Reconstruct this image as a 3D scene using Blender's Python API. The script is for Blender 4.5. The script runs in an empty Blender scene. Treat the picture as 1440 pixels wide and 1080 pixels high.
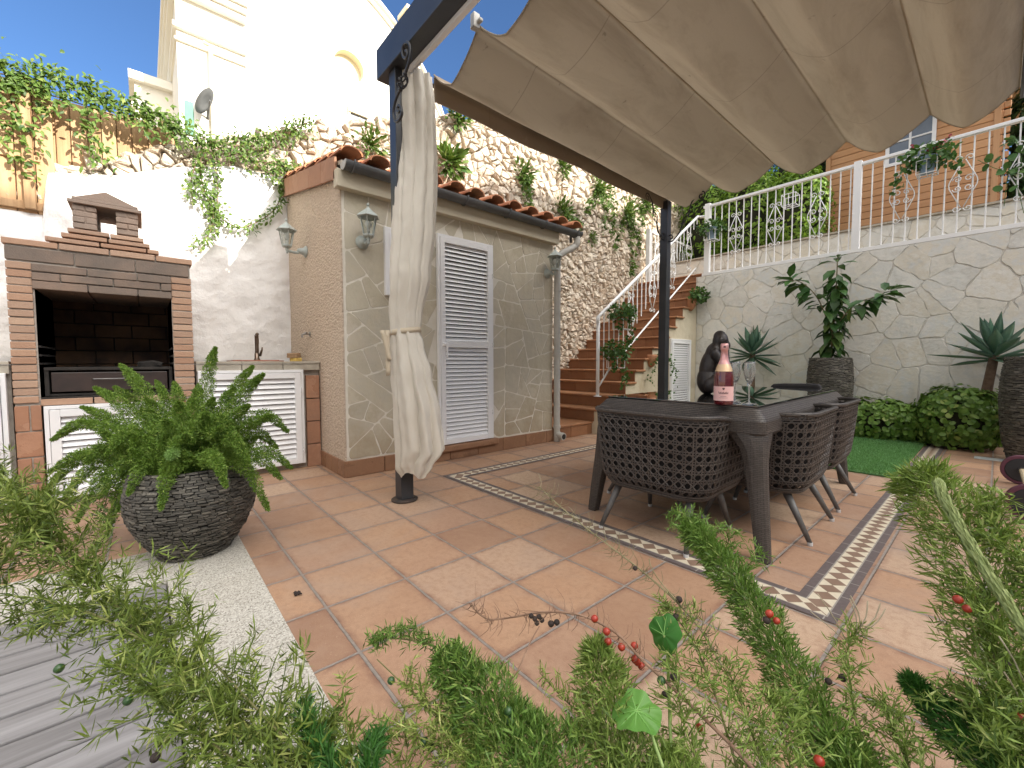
import bpy, bmesh, math, random
import numpy as np
from mathutils import Vector, Matrix

R = math.radians
rnd = random.Random(7)
nrg = np.random.default_rng(11)
SC = bpy.context.scene
COL = SC.collection

# ------------------------------------------------------------------ camera
F = 593.877
PITCH, ROLL, YAW = -0.0514112, -0.00171196, 2.42557184
CAM = np.array([3.99164606, -1.49358213, 2.83011788]) * 0.33
_d = np.array([math.cos(YAW) * math.cos(PITCH), math.sin(YAW) * math.cos(PITCH), math.sin(PITCH)])
_x = np.array([math.sin(YAW), -math.cos(YAW), 0.0])
_u = np.cross(_x, _d)
_x, _u = _x * math.cos(ROLL) + _u * math.sin(ROLL), -_x * math.sin(ROLL) + _u * math.cos(ROLL)

def ray(px, py):
    return _d + (px - 720) / F * _x - (py - 540) / F * _u
def at(px, py, depth):
    return CAM + ray(px, py) * depth
def onp(px, py, ax, val):
    r = ray(px, py)
    return CAM + r * ((val - CAM[ax]) / r[ax])

cd = bpy.data.cameras.new('camera'); cam = bpy.data.objects.new('camera', cd); COL.objects.link(cam)
cam.matrix_world = Matrix(((_x[0], _u[0], -_d[0], CAM[0]), (_x[1], _u[1], -_d[1], CAM[1]), (_x[2], _u[2], -_d[2], CAM[2]), (0, 0, 0, 1)))
cd.sensor_fit = 'HORIZONTAL'; cd.sensor_width = 36.0; cd.lens = F / 1440 * 36.0
cd.clip_start = 0.02; cd.clip_end = 1500
SC.camera = cam

# ------------------------------------------------------------------ scene graph helpers
def put(o, parent=None):
    COL.objects.link(o)
    if parent is not None:
        o.parent = parent
    return o
def tag(o, label=None, cat=None, group=None, kind=None):
    if label: o['label'] = label
    if cat: o['category'] = cat
    if group: o['group'] = group
    if kind: o['kind'] = kind
    return o
def thing(name, label, cat, loc=(0, 0, 0), rotz=0.0, group=None):
    o = bpy.data.objects.new(name, None); o.empty_display_size = 0.1
    put(o); o.location = loc; o.rotation_euler = (0, 0, rotz)
    return tag(o, label, cat, group)
def kids(o):
    return [c for c in bpy.data.objects if c.parent == o]
def dup(o, loc=None, rotz=None, label=None, parent=None):
    c = o.copy(); put(c); c.parent = parent
    if loc is not None: c.location = loc
    if rotz is not None: c.rotation_euler = (0, 0, rotz)
    if label: c['label'] = label
    for k in kids(o):
        dup(k, parent=c)
    return c
def world_inv(p):
    m = Matrix.Identity(4)
    while p is not None:
        m = Matrix.LocRotScale(p.location, p.rotation_euler, p.scale) @ m
        p = p.parent
    return m.inverted()

class MB:
    """collects shapes and links them as one mesh object"""
    def __init__(s):
        s.v = []; s.f = []; s.uv = None
    def add(s, vs, fs):
        k = len(s.v); s.v += [tuple(map(float, p)) for p in vs]; s.f += [tuple(i + k for i in f) for f in fs]
    def box(s, x0, x1, y0, y1, z0, z1, M=None):
        vs = [(x, y, z) for x in (x0, x1) for y in (y0, y1) for z in (z0, z1)]
        if M is not None: vs = [M @ Vector(p) for p in vs]
        s.add(vs, [(0, 1, 3, 2), (4, 6, 7, 5), (0, 4, 5, 1), (2, 3, 7, 6), (0, 2, 6, 4), (1, 5, 7, 3)])
        return s
    def tube(s, pts, r, n=8, cap=True, closed=False, flat=1.0):
        pts = [Vector(p) for p in pts]; m = len(pts)
        rs = r if hasattr(r, '__len__') else [r] * m
        up = None; vs = []
        for i, p in enumerate(pts):
            if closed: t = pts[(i + 1) % m] - pts[i - 1]
            else: t = pts[min(i + 1, m - 1)] - pts[max(i - 1, 0)]
            if t.length < 1e-9: t = Vector((0, 0, 1))
            t.normalize()
            if up is None:
                up = Vector((0, 0, 1)) if abs(t.z) < 0.9 else Vector((1, 0, 0))
            a = up - t * up.dot(t)
            if a.length < 1e-6: a = t.orthogonal()
            a.normalize(); b = t.cross(a); up = a
            for k in range(n):
                an = 2 * math.pi * (k + 0.5) / n
                vs.append(p + (a * math.cos(an) * flat + b * math.sin(an)) * rs[i])
        fs = []
        for i in range(m if closed else m - 1):
            j = (i + 1) % m
            for k in range(n):
                q = (k + 1) % n
                fs.append((i * n + k, i * n + q, j * n + q, j * n + k))
        if cap and not closed:
            fs.append(tuple(range(n - 1, -1, -1))); fs.append(tuple((m - 1) * n + k for k in range(n)))
        s.add(vs, fs); return s
    def lathe(s, prof, n=24, c=(0, 0, 0), M=None, cap=True):
        vs = []
        for r, z in prof:
            for k in range(n):
                a = 2 * math.pi * k / n
                vs.append((c[0] + r * math.cos(a), c[1] + r * math.sin(a), c[2] + z))
        if M is not None: vs = [M @ Vector(p) for p in vs]
        fs = []
        for i in range(len(prof) - 1):
            for k in range(n):
                q = (k + 1) % n
                fs.append((i * n + k, i * n + q, (i + 1) * n + q, (i + 1) * n + k))
        if cap:
            if prof[0][0] > 1e-5: fs.append(tuple(range(n - 1, -1, -1)))
            if prof[-1][0] > 1e-5: fs.append(tuple((len(prof) - 1) * n + k for k in range(n)))
        s.add(vs, fs); return s
    def prism(s, poly, fn, h0, h1):
        """poly: 2d outline; fn(a,b,h)->xyz; extruded from h0 to h1"""
        n = len(poly)
        s.add([fn(a, b, h0) for a, b in poly] + [fn(a, b, h1) for a, b in poly],
              [tuple(range(n - 1, -1, -1)), tuple(range(n, 2 * n))] + [(i, (i + 1) % n, n + (i + 1) % n, n + i) for i in range(n)])
        return s
    def grid(s, fn, nu, nv, cu=False):
        k = len(s.v)
        m = nu if cu else nu + 1
        for i in range(m):
            for j in range(nv + 1):
                s.v.append(tuple(map(float, fn(i / nu, j / nv))))
        for i in range(nu):
            for j in range(nv):
                a = k + i * (nv + 1) + j; b = k + ((i + 1) % m) * (nv + 1) + j
                s.f.append((a, b, b + 1, a + 1))
        return s
    def build(s, name, mat, parent=None, smooth=False, bevel=0, local=False, fix=True):
        me = bpy.data.meshes.new(name)
        vs = s.v
        if parent is not None and not local:
            iv = world_inv(parent); vs = [iv @ Vector(p) for p in vs]
        me.from_pydata([tuple(p) for p in vs], [], s.f)
        if fix:
            bm = bmesh.new(); bm.from_mesh(me); bmesh.ops.recalc_face_normals(bm, faces=bm.faces); bm.to_mesh(me); bm.free()
        me.materials.append(mat)
        if smooth:
            me.shade_smooth()
        o = bpy.data.objects.new(name, me); put(o, parent)
        if bevel:
            b = o.modifiers.new('bevel', 'BEVEL'); b.width = bevel; b.segments = 2; b.limit_method = 'ANGLE'; b.angle_limit = R(40)
        return o

def np_mesh(name, V, faces, mat, parent=None, smooth=False):
    """V (n,3); faces list of int arrays (m,k)"""
    V = np.asarray(V, dtype=np.float64)
    if parent is not None:
        iv = np.array(world_inv(parent)); V = V @ iv[:3, :3].T + iv[:3, 3]
    me = bpy.data.meshes.new(name)
    me.vertices.add(len(V)); me.vertices.foreach_set('co', V.astype(np.float32).ravel())
    loops = np.concatenate([f.ravel() for f in faces]).astype(np.int32)
    tot = np.concatenate([np.full(len(f), f.shape[1], dtype=np.int32) for f in faces])
    st = np.concatenate([[0], np.cumsum(tot)[:-1]]).astype(np.int32)
    me.loops.add(len(loops)); me.loops.foreach_set('vertex_index', loops)
    me.polygons.add(len(tot)); me.polygons.foreach_set('loop_start', st); me.polygons.foreach_set('loop_total', tot)
    me.update(calc_edges=True); me.validate()
    me.materials.append(mat)
    if smooth: me.shade_smooth()
    o = bpy.data.objects.new(name, me); put(o, parent)
    return o

# leaf templates: columns = along, across, up
T_NEEDLE = (np.array([[0, -.35, 0], [.5, -.5, .02], [1, 0, 0], [.5, .5, .02]]), [(0, 3, 2, 1)])
T_LEAF = (np.array([[0, 0, 0], [.28, -.42, .06], [.3, 0, 0], [.28, .42, .06], [.66, -.38, .02], [.68, 0, -.06], [.66, .38, .02], [1, 0, -.2]]),
          [(0, 2, 1), (0, 3, 2), (1, 2, 5, 4), (2, 3, 6, 5), (4, 5, 7), (5, 6, 7)])
T_ROUND = (np.array([[0, 0, 0], [.12, -.34, .05], [.5, -.5, .06], [.88, -.32, 0], [1, 0, -.06], [.88, .32, 0], [.5, .5, .06], [.12, .34, .05], [.5, 0, -.02]]),
           [(8, 1, 0), (8, 2, 1), (8, 3, 2), (8, 4, 3), (8, 5, 4), (8, 6, 5), (8, 7, 6), (8, 0, 7)])

def unit(a):
    return a / np.maximum(np.linalg.norm(a, axis=-1, keepdims=True), 1e-9)
class FB:
    """foliage: many copies of a leaf template in one mesh"""
    def __init__(s): s.V = []; s.Fc = []; s.n = 0
    def scatter(s, T, org, dirs, ups, length, width):
        org = np.asarray(org); n = len(org)
        if n == 0: return s
        tv, tf = T
        dirs = unit(np.asarray(dirs)); ac = unit(np.cross(np.asarray(ups), dirs)); up = np.cross(dirs, ac)
        L = np.broadcast_to(np.asarray(length, float), (n,)); W = np.broadcast_to(np.asarray(width, float), (n,))
        v = (org[:, None] + dirs[:, None] * (tv[None, :, 0, None] * L[:, None, None])
             + ac[:, None] * (tv[None, :, 1, None] * W[:, None, None]) + up[:, None] * (tv[None, :, 2, None] * L[:, None, None]))
        k = len(tv); base = s.n + np.arange(n)[:, None] * k
        for f in tf:
            s.Fc.append(base + np.array(f)[None])
        s.V.append(v.reshape(-1, 3)); s.n += n * k
        return s
    def tube(s, pts, r, n=5):
        m = MB(); m.tube(pts, r, n)
        s.V.append(np.array(m.v)); q = [f for f in m.f if len(f) == 4]
        s.Fc.append(np.array(q) + s.n); s.n += len(m.v)
        return s
    def build(s, name, mat, parent=None, smooth=False):
        by = {}
        for f in s.Fc: by.setdefault(f.shape[1], []).append(f)
        return np_mesh(name, np.concatenate(s.V), [np.concatenate(v) for v in by.values()], mat, parent, smooth)

def spline(pts, n):
    P = [np.asarray(p, float) for p in pts]
    P = [2 * P[0] - P[1]] + P + [2 * P[-1] - P[-2]]
    out = []; m = len(P) - 3
    for i in range(n):
        t = i / (n - 1) * m; k = min(int(t), m - 1); u = t - k
        a, b, c, d = P[k:k + 4]
        out.append(0.5 * ((2 * b) + (c - a) * u + (2 * a - 5 * b + 4 * c - d) * u * u + (3 * b - a - 3 * c + d) * u ** 3))
    return np.array(out)
def rdir(n): return unit(nrg.normal(size=(n, 3)))

# ------------------------------------------------------------------ materials
class NT:
    def __init__(s, name):
        s.m = bpy.data.materials.new(name); s.m.use_nodes = True
        s.t = s.m.node_tree; s.t.nodes.clear()
        s.out = s.t.nodes.new('ShaderNodeOutputMaterial')
        s.p = s.t.nodes.new('ShaderNodeBsdfPrincipled')
        s.t.links.new(s.p.outputs[0], s.out.inputs[0])
    def n(s, typ, _o=0, **kw):
        nd = s.t.nodes.new('ShaderNode' + typ)
        for k, v in kw.items():
            if k.startswith('_'): setattr(nd, k[1:], v)
            else:
                key = int(k[1:]) if k[0] == 'i' and k[1:].isdigit() else k.replace('__', ' ')
                s.set(nd.inputs[key], v)
        return nd
    def set(s, sock, v):
        if isinstance(v, bpy.types.NodeSocket): s.t.links.new(v, sock)
        elif isinstance(v, bpy.types.Node): s.t.links.new(v.outputs[0], sock)
        elif isinstance(v, (tuple, list)) and len(v) == 3 and sock.type == 'RGBA': sock.default_value = (*v, 1)
        else: sock.default_value = v
    def math(s, op, a, b=0.0, c=0.0, clamp=False):
        nd = s.n('Math', _operation=op); nd.use_clamp = clamp
        s.set(nd.inputs[0], a); s.set(nd.inputs[1], b); s.set(nd.inputs[2], c)
        return nd.outputs[0]
    def mix(s, f, a, b, blend='MIX'):
        nd = s.n('Mix', _data_type='RGBA', _blend_type=blend)
        s.set(nd.inputs[0], f); s.set(nd.inputs[6], a); s.set(nd.inputs[7], b)
        return nd.outputs[2]
    def ramp(s, f, stops, interp='LINEAR'):
        nd = s.n('ValToRGB'); s.set(nd.inputs[0], f); cr = nd.color_ramp; cr.interpolation = interp
        while len(cr.elements) < len(stops): cr.elements.new(0.5)
        for e, (p, c) in zip(cr.elements, stops):
            e.position = p; e.color = (*c, 1) if len(c) == 3 else c
        return nd.outputs[0]
    def pos(s, scale=(1, 1, 1), rot=(0, 0, 0)):
        g = s.n('TexCoord'); mp = s.n('Mapping'); s.t.links.new(g.outputs['Object'], mp.inputs[0])
        mp.inputs['Scale'].default_value = scale; mp.inputs['Rotation'].default_value = rot
        return mp.outputs[0]
    def noise(s, scale, detail=4, rough=0.55, vec=None, out='Fac', dist=0.0):
        nd = s.n('TexNoise', Scale=scale, Detail=detail, Roughness=rough, Distortion=dist)
        s.set(nd.inputs['Vector'], vec if vec is not None else s.pos())
        return nd.outputs[out]
    def island(s): return s.n('NewGeometry').outputs['Random Per Island']
    def bump(s, h, strength=0.4, dist=0.01, prev=None):
        b = s.n('Bump', Strength=strength, Distance=dist, Height=h)
        if prev is not None: s.set(b.inputs['Normal'], prev)
        return b.outputs[0]
    def done(s, color, rough=0.6, normal=None, **kw):
        s.set(s.p.inputs['Base Color'], color); s.set(s.p.inputs['Roughness'], rough)
        if normal is not None: s.set(s.p.inputs['Normal'], normal)
        for k, v in kw.items(): s.set(s.p.inputs[k.replace('__', ' ')], v)
        return s.m

def mottled(name, c1, c2, scale=6, rough=0.7, bump=0.0, bscale=60, isl=0.0, metal=0.0, dist=0.004, **kw):
    t = NT(name); f = t.noise(scale, 5, 0.6)
    f = t.n('MapRange', i0=f, i1=0.3, i2=0.7).outputs[0]
    if isl:
        f = t.math('ADD', t.math('MULTIPLY', f, 1 - isl), t.math('MULTIPLY', t.island(), isl))
    c = t.mix(f, c1, c2)
    nm = t.bump(t.noise(bscale, 4, 0.6), bump, dist) if bump else None
    return t.done(c, rough, nm, Metallic=metal, **kw)

def leafmat(name, dark, light, yellow=None, rough=0.45, trans=0.25, tip=None):
    """leaf colours differ leaf by leaf; thin leaves let some light through"""
    t = NT(name); f = t.island()
    st = [(0.0, dark), (0.6, light)] + ([(0.85, light), (1.0, yellow)] if yellow else [])
    c = t.ramp(f, st)
    big = t.noise(5.0, 2)
    c = t.mix(t.n('MapRange', i0=big, i1=0.35, i2=0.65).outputs[0], c, t.mix(0.5, c, light), 'MIX')
    t.done(c, rough, None, Specular__IOR__Level=0.3)
    tr = t.n('BsdfTranslucent', Color=t.mix(0.5, c, (light[0] * 1.6, light[1] * 1.5, light[2] * 0.6)))
    ms = t.n('MixShader', i0=trans); t.t.links.new(t.p.outputs[0], ms.inputs[1]); t.t.links.new(tr.outputs[0], ms.inputs[2])
    t.t.links.new(ms.outputs[0], t.out.inputs[0])
    return t.m

# ------------------------------------------------------------------ broken-stone patterns
def clip(poly, n, d):
    """keep the side where n.p <= d"""
    out = []; m = len(poly)
    for i in range(m):
        a, b = poly[i], poly[(i + 1) % m]
        da = n[0] * a[0] + n[1] * a[1] - d; db = n[0] * b[0] + n[1] * b[1] - d
        if da <= 0: out.append(a)
        if (da < 0 < db) or (db < 0 < da):
            u = da / (da - db); out.append((a[0] + (b[0] - a[0]) * u, a[1] + (b[1] - a[1]) * u))
    return out
def area(p): return 0.5 * sum(p[i][0] * p[(i + 1) % len(p)][1] - p[(i + 1) % len(p)][0] * p[i][1] for i in range(len(p)))
def inset(poly, g):
    if area(poly) < 0: poly = poly[::-1]
    out = poly; m = len(poly)
    for i in range(m):
        a, b = poly[i], poly[(i + 1) % m]; ex, ey = b[0] - a[0], b[1] - a[1]; L = math.hypot(ex, ey)
        if L < 1e-6: continue
        n = (ey / L, -ex / L)
        out = clip(out, n, n[0] * a[0] + n[1] * a[1] - g)
        if len(out) < 3: return []
    return out
def soften(poly, k=0.22, it=1):
    for _ in range(it):
        q = []
        for i in range(len(poly)):
            a, b = poly[i], poly[(i + 1) % len(poly)]
            q += [(a[0] + (b[0] - a[0]) * k, a[1] + (b[1] - a[1]) * k), (b[0] + (a[0] - b[0]) * k, b[1] + (a[1] - b[1]) * k)]
        poly = q
    return poly
def cracks(x0, x1, y0, y1, target, rg, spread=0.9):
    todo = [[(x0, y0), (x1, y0), (x1, y1), (x0, y1)]]; done = []
    while todo:
        p = todo.pop(); A = abs(area(p))
        if A < target * rg.uniform(0.5, 2.2): done.append(p); continue
        cx = sum(q[0] for q in p) / len(p); cy = sum(q[1] for q in p) / len(p)
        sxx = sum((q[0] - cx) ** 2 for q in p); syy = sum((q[1] - cy) ** 2 for q in p); sxy = sum((q[0] - cx) * (q[1] - cy) for q in p)
        an = 0.5 * math.atan2(2 * sxy, sxx - syy) + rg.uniform(-spread, spread)
        n = (math.cos(an), math.sin(an)); s = math.sqrt(A) * 0.18
        d = n[0] * (cx + rg.uniform(-s, s)) + n[1] * (cy + rg.uniform(-s, s))
        a, b = clip(p, n, d), clip(p, (-n[0], -n[1]), -d)
        if len(a) < 3 or len(b) < 3 or min(abs(area(a)), abs(area(b))) < target * 0.12: done.append(p); continue
        todo += [a, b]
    return done
def voronoi(x0, x1, y0, y1, cell, rg, ax=1.25, jit=0.48, keep=None):
    nx = int((x1 - x0) / (cell * ax)) + 3; ny = int((y1 - y0) / cell) + 3
    pts = {}
    for i in range(nx):
        for j in range(ny):
            pts[i, j] = (x0 + (i - 1 + 0.5 * (j % 2) + rg.uniform(-jit, jit)) * cell * ax, y0 + (j - 1 + rg.uniform(-jit, jit)) * cell)
    out = []
    for (i, j), p in pts.items():
        if keep and not keep(p): continue
        c = cell * 2
        poly = [(p[0] - c, p[1] - c), (p[0] + c, p[1] - c), (p[0] + c, p[1] + c), (p[0] - c, p[1] + c)]
        for a in range(-3, 4):
            for b in range(-3, 4):
                q = pts.get((i + a, j + b))
                if q is None or q is p: continue
                n = (q[0] - p[0], q[1] - p[1]); m = ((q[0] + p[0]) / 2, (q[1] + p[1]) / 2)
                poly = clip(poly, n, n[0] * m[0] + n[1] * m[1])
                if len(poly) < 3: break
            if len(poly) < 3: break
        for n, d in (((1, 0), x1), ((-1, 0), -x0), ((0, 1), y1), ((0, -1), -y0)):
            if len(poly) >= 3: poly = clip(poly, n, d)
        if len(poly) >= 3: out.append(poly)
    return out
def slabs(mb, polys, fn, gap, th, rg, wob=0.0, holes=()):
    """flat slabs with irregular edges, standing th proud of a wall; fn(a,b,h)->xyz"""
    for p in polys:
        c = (sum(q[0] for q in p) / len(p), sum(q[1] for q in p) / len(p))
        if any(h[0] < c[0] < h[1] and h[2] < c[1] < h[3] for h in holes): continue
        q = inset(p, gap * rg.uniform(0.6, 1.4))
        if len(q) < 3 or abs(area(q)) < 2e-4: continue
        fine = []
        for i in range(len(q)):
            a, b = q[i], q[(i + 1) % len(q)]; L = math.hypot(b[0] - a[0], b[1] - a[1]); k = max(1, int(L / 0.05))
            for u in range(k):
                w = wob if u else 0
                fine.append((a[0] + (b[0] - a[0]) * u / k + rg.uniform(-w, w), a[1] + (b[1] - a[1]) * u / k + rg.uniform(-w, w)))
        q = soften(fine, 0.25)
        cx = sum(z[0] for z in q) / len(q); cy = sum(z[1] for z in q) / len(q)
        r = max(math.hypot(z[0] - cx, z[1] - cy) for z in q); e = min(0.35, 0.004 / max(r, 0.01))
        q2 = [(z[0] + (cx - z[0]) * e, z[1] + (cy - z[1]) * e) for z in q]
        t = th * rg.uniform(0.7, 1.3); tx, ty = rg.uniform(-.012, .012), rg.uniform(-.012, .012); n = len(q)
        mb.add([fn(a, b, -0.002) for a, b in q] + [fn(a, b, t * 0.6) for a, b in q] + [fn(a, b, t + (a - cx) * tx + (b - cy) * ty) for a, b in q2],
               [(i, (i + 1) % n, n + (i + 1) % n, n + i) for i in range(n)] + [(n + i, n + (i + 1) % n, 2 * n + (i + 1) % n, 2 * n + i) for i in range(n)] + [tuple(range(2 * n, 3 * n))])
def boulders(mb, polys, fn, gap, rg, h=(0.03, 0.09)):
    todo = []
    for p in polys:
        u = rg.random()
        if u < .38 and abs(area(p)) > 2e-3:
            xs_ = [z[0] for z in p]; ys_ = [z[1] for z in p]
            cx = sum(xs_) / len(p); cy = sum(ys_) / len(p); an = rg.gauss(1.57, .5) if u < .28 else rg.uniform(0, 3.14); n = (math.cos(an), math.sin(an)); d = n[0] * cx + n[1] * cy + rg.uniform(-.015, .015)
            for q in (clip(p, n, d), clip(p, (-n[0], -n[1]), -d)):
                if len(q) > 2: todo.append(q)
        else: todo.append(p)
    for p in todo:
        q = inset(p, gap * rg.uniform(0.4, 1.5))
        if len(q) < 3 or abs(area(q)) < 3e-4: continue
        q = soften(q, rg.uniform(.10, .2)); q = [(a + rg.uniform(-.007, .007), b + rg.uniform(-.007, .007)) for a, b in q]
        cx = sum(z[0] for z in q) / len(q); cy = sum(z[1] for z in q) / len(q); n = len(q)
        H = rg.uniform(*h); tx, ty = rg.uniform(-.45, .45), rg.uniform(-.45, .45)
        rings = [(1.0, -.03), (0.96, H * .55), (0.84, H * .9), (0.5, H)]
        vs = []
        for s, z in rings:
            for a, b in q:
                da, db = (a - cx) * s, (b - cy) * s
                vs.append(fn(cx + da, cy + db, z + (da * tx + db * ty) * (z > 0) + rg.uniform(-.008, .008) * (z > 0)))
        vs.append(fn(cx, cy, H * rg.uniform(.8, 1.1)))
        fs = []
        for k in range(3):
            fs += [(k * n + i, k * n + (i + 1) % n, (k + 1) * n + (i + 1) % n, (k + 1) * n + i) for i in range(n)]
        fs += [(3 * n + i, 3 * n + (i + 1) % n, 4 * n) for i in range(n)]
        mb.add(vs, fs)
# ------------------------------------------------------------------ light
SUNV = Vector((1.63, 0.50, 0.67)).normalized()          # towards the sun
EL = math.asin(SUNV.z); AZ = math.atan2(SUNV.x, SUNV.y)
CLOUD_FILL = 11.0
w = bpy.data.worlds.new('World'); SC.world = w; w.use_nodes = True
wt = w.node_tree; wt.nodes.clear()
sky = wt.nodes.new('ShaderNodeTexSky'); sky.sky_type = 'NISHITA'; sky.sun_disc = False
sky.sun_elevation = EL; sky.sun_rotation = AZ; sky.air_density = .9; sky.dust_density = .6; sky.ozone_density = 6.0; sky.altitude = 100
bgn = wt.nodes.new('ShaderNodeBackground'); bgn.inputs[1].default_value = 0.12
wo = wt.nodes.new('ShaderNodeOutputWorld')
# clear blue sky to the north west; added cloud sheet, unseen behind and overhead, fills the shade
def wn(t, **k):
    n = wt.nodes.new('ShaderNode' + t)
    for a, b in k.items(): setattr(n, a, b)
    return n
tc = wn('TexCoord'); dt = wn('VectorMath', operation='DOT_PRODUCT'); wt.links.new(tc.outputs['Generated'], dt.inputs[0])
bk = Vector((.753, -.656, 0)) * .72 + Vector((0, 0, .69)); dt.inputs[1].default_value = bk.normalized()
nz = wn('TexNoise'); nz.inputs['Scale'].default_value = 2.2; nz.inputs['Detail'].default_value = 7; nz.inputs['Roughness'].default_value = .6; wt.links.new(tc.outputs['Generated'], nz.inputs['Vector'])
ad = wn('Math', operation='MULTIPLY_ADD'); wt.links.new(nz.outputs[0], ad.inputs[0]); ad.inputs[1].default_value = .9; wt.links.new(dt.outputs['Value'], ad.inputs[2])
mr = wn('MapRange', interpolation_type='SMOOTHSTEP'); wt.links.new(ad.outputs[0], mr.inputs[0]); mr.inputs[1].default_value = .70; mr.inputs[2].default_value = 1.05
mx = wn('Mix', data_type='RGBA'); wt.links.new(mr.outputs[0], mx.inputs[0]); wt.links.new(sky.outputs[0], mx.inputs[6]); mx.inputs[7].default_value = (CLOUD_FILL * 1.04, CLOUD_FILL, CLOUD_FILL * .95, 1)
# the added cloud brightens towards the sun, so the fill has a direction
ds = wn('VectorMath', operation='DOT_PRODUCT'); wt.links.new(tc.outputs['Generated'], ds.inputs[0]); ds.inputs[1].default_value = Vector((SUNV.x, SUNV.y, SUNV.z + .45)).normalized()
pw = wn('Math', operation='POWER'); mxx = wn('Math', operation='MAXIMUM'); wt.links.new(ds.outputs['Value'], mxx.inputs[0]); mxx.inputs[1].default_value = 0; wt.links.new(mxx.outputs[0], pw.inputs[0]); pw.inputs[1].default_value = 5
gl = wn('Math', operation='MULTIPLY_ADD'); wt.links.new(pw.outputs[0], gl.inputs[0]); gl.inputs[1].default_value = 2.6; gl.inputs[2].default_value = .45
vs = wn('VectorMath', operation='SCALE'); vs.inputs[0].default_value = (CLOUD_FILL * 1.04, CLOUD_FILL, CLOUD_FILL * .95); wt.links.new(gl.outputs[0], vs.inputs['Scale']); wt.links.new(vs.outputs[0], mx.inputs[7])
wt.links.new(mx.outputs[2], bgn.inputs[0]); wt.links.new(bgn.outputs[0], wo.inputs[0])
sd = bpy.data.lights.new('sun', 'SUN'); sd.energy = 5.0; sd.angle = R(0.5); sd.color = (1.0, 0.93, 0.82)
so = bpy.data.objects.new('sun', sd); put(so); so.rotation_euler = (-SUNV).to_track_quat('-Z', 'Y').to_euler(); so.location = (8, 3, 9)
SC.view_settings.view_transform = 'Standard'; SC.view_settings.look = 'None'; SC.view_settings.gamma = 1; SC.view_settings.exposure = 0.9
SC.cycles.max_bounces = 10; SC.cycles.transparent_max_bounces = 12; SC.cycles.caustics_reflective = False; SC.cycles.caustics_refractive = False
SC.cycles.use_denoising = True; SC.cycles.denoising_prefilter = 'NONE'; SC.cycles.use_adaptive_sampling = False

# ------------------------------------------------------------------ materials
def tile_mat():
    t = NT('terracotta tile'); g = t.n('TexCoord').outputs['Object']
    sp = t.n('SeparateXYZ'); t.t.links.new(g, sp.inputs[0])
    fx = t.math('DIVIDE', sp.outputs[0], 0.33); fy = t.math('DIVIDE', sp.outputs[1], 0.33)
    wob = t.math('MULTIPLY', t.math('SUBTRACT', t.noise(14, 2), 0.5), 0.012)
    fx = t.math('ADD', fx, wob); fy = t.math('ADD', fy, wob)
    ix, iy = t.math('FLOOR', fx), t.math('FLOOR', fy)
    cb = t.n('CombineXYZ', X=ix, Y=iy)
    wn = t.n('TexWhiteNoise', _noise_dimensions='3D'); t.set(wn.inputs['Vector'], cb.outputs[0])
    ex = t.math('SUBTRACT', 0.5, t.math('ABSOLUTE', t.math('SUBTRACT', t.math('FRACT', fx), 0.5)))
    ey = t.math('SUBTRACT', 0.5, t.math('ABSOLUTE', t.math('SUBTRACT', t.math('FRACT', fy), 0.5)))
    e = t.math('MINIMUM', ex, ey)
    m = t.n('MapRange', i0=e, i1=0.012, i2=0.020).outputs[0]
    base = t.ramp(wn.outputs[0], [(0, (.30, .178, .115)), (.25, (.43, .262, .162)), (.5, (.51, .315, .19)), (.7, (.40, .25, .17)), (.85, (.50, .35, .245)), (1, (.59, .44, .31))])
    off = t.n('VectorMath', _operation='ADD', i0=g); t.set(off.inputs[1], t.n('VectorMath', _operation='SCALE', i0=cb.outputs[0]).outputs[0])
    cloud = t.noise(5, 4, 0.6, dist=0.6)
    fleck = t.noise(38, 5, .75)
    base = t.mix(t.n('MapRange', i0=cloud, i1=.40, i2=.64, i3=0.0, i4=0.35).outputs[0], base, (.54, .37, .245))
    base = t.mix(t.n('MapRange', i0=fleck, i1=.46, i2=.66, i3=0.0, i4=0.5).outputs[0], base, (.30, .165, .10))
    base = t.mix(t.n('MapRange', i0=t.noise(90, 3, .7), i1=.62, i2=.72, i3=0.0, i4=0.6).outputs[0], base, (.62, .45, .32))
    edge = t.n('MapRange', i0=e, i1=0.015, i2=0.09, i3=1.1, i4=0.0).outputs[0]
    base = t.mix(t.math('MULTIPLY', edge, t.n('MapRange', i0=t.noise(11, 5, .7), i1=.38, i2=.62).outputs[0]), base, (.23, .125, .085))
    sp_ = t.n('MapRange', i0=t.noise(420, 2, .7), i1=.36, i2=.66).outputs[0]
    base = t.mix(t.math('MULTIPLY', t.math('SUBTRACT', 1.0, sp_), .45), base, (.20, .10, .065))
    stain = t.n('MapRange', i0=t.noise(1.3, 5, .65, dist=1.0), i1=.50, i2=.68, i3=0.0, i4=0.55).outputs[0]
    base = t.mix(stain, base, (.36, .26, .20))
    grout = t.mix(t.noise(40, 3), (.15, .13, .115), (.36, .31, .27))
    c = t.mix(m, grout, base)
    h = t.math('ADD', t.math('MULTIPLY', m, 0.8), t.math('MULTIPLY', t.noise(160, 3), .12))
    rg = t.math('SUBTRACT', 0.62, t.math('MULTIPLY', cloud, 0.15))
    return t.done(c, rg, t.bump(h, 0.8, 0.006))
M_TILE = tile_mat()

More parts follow.
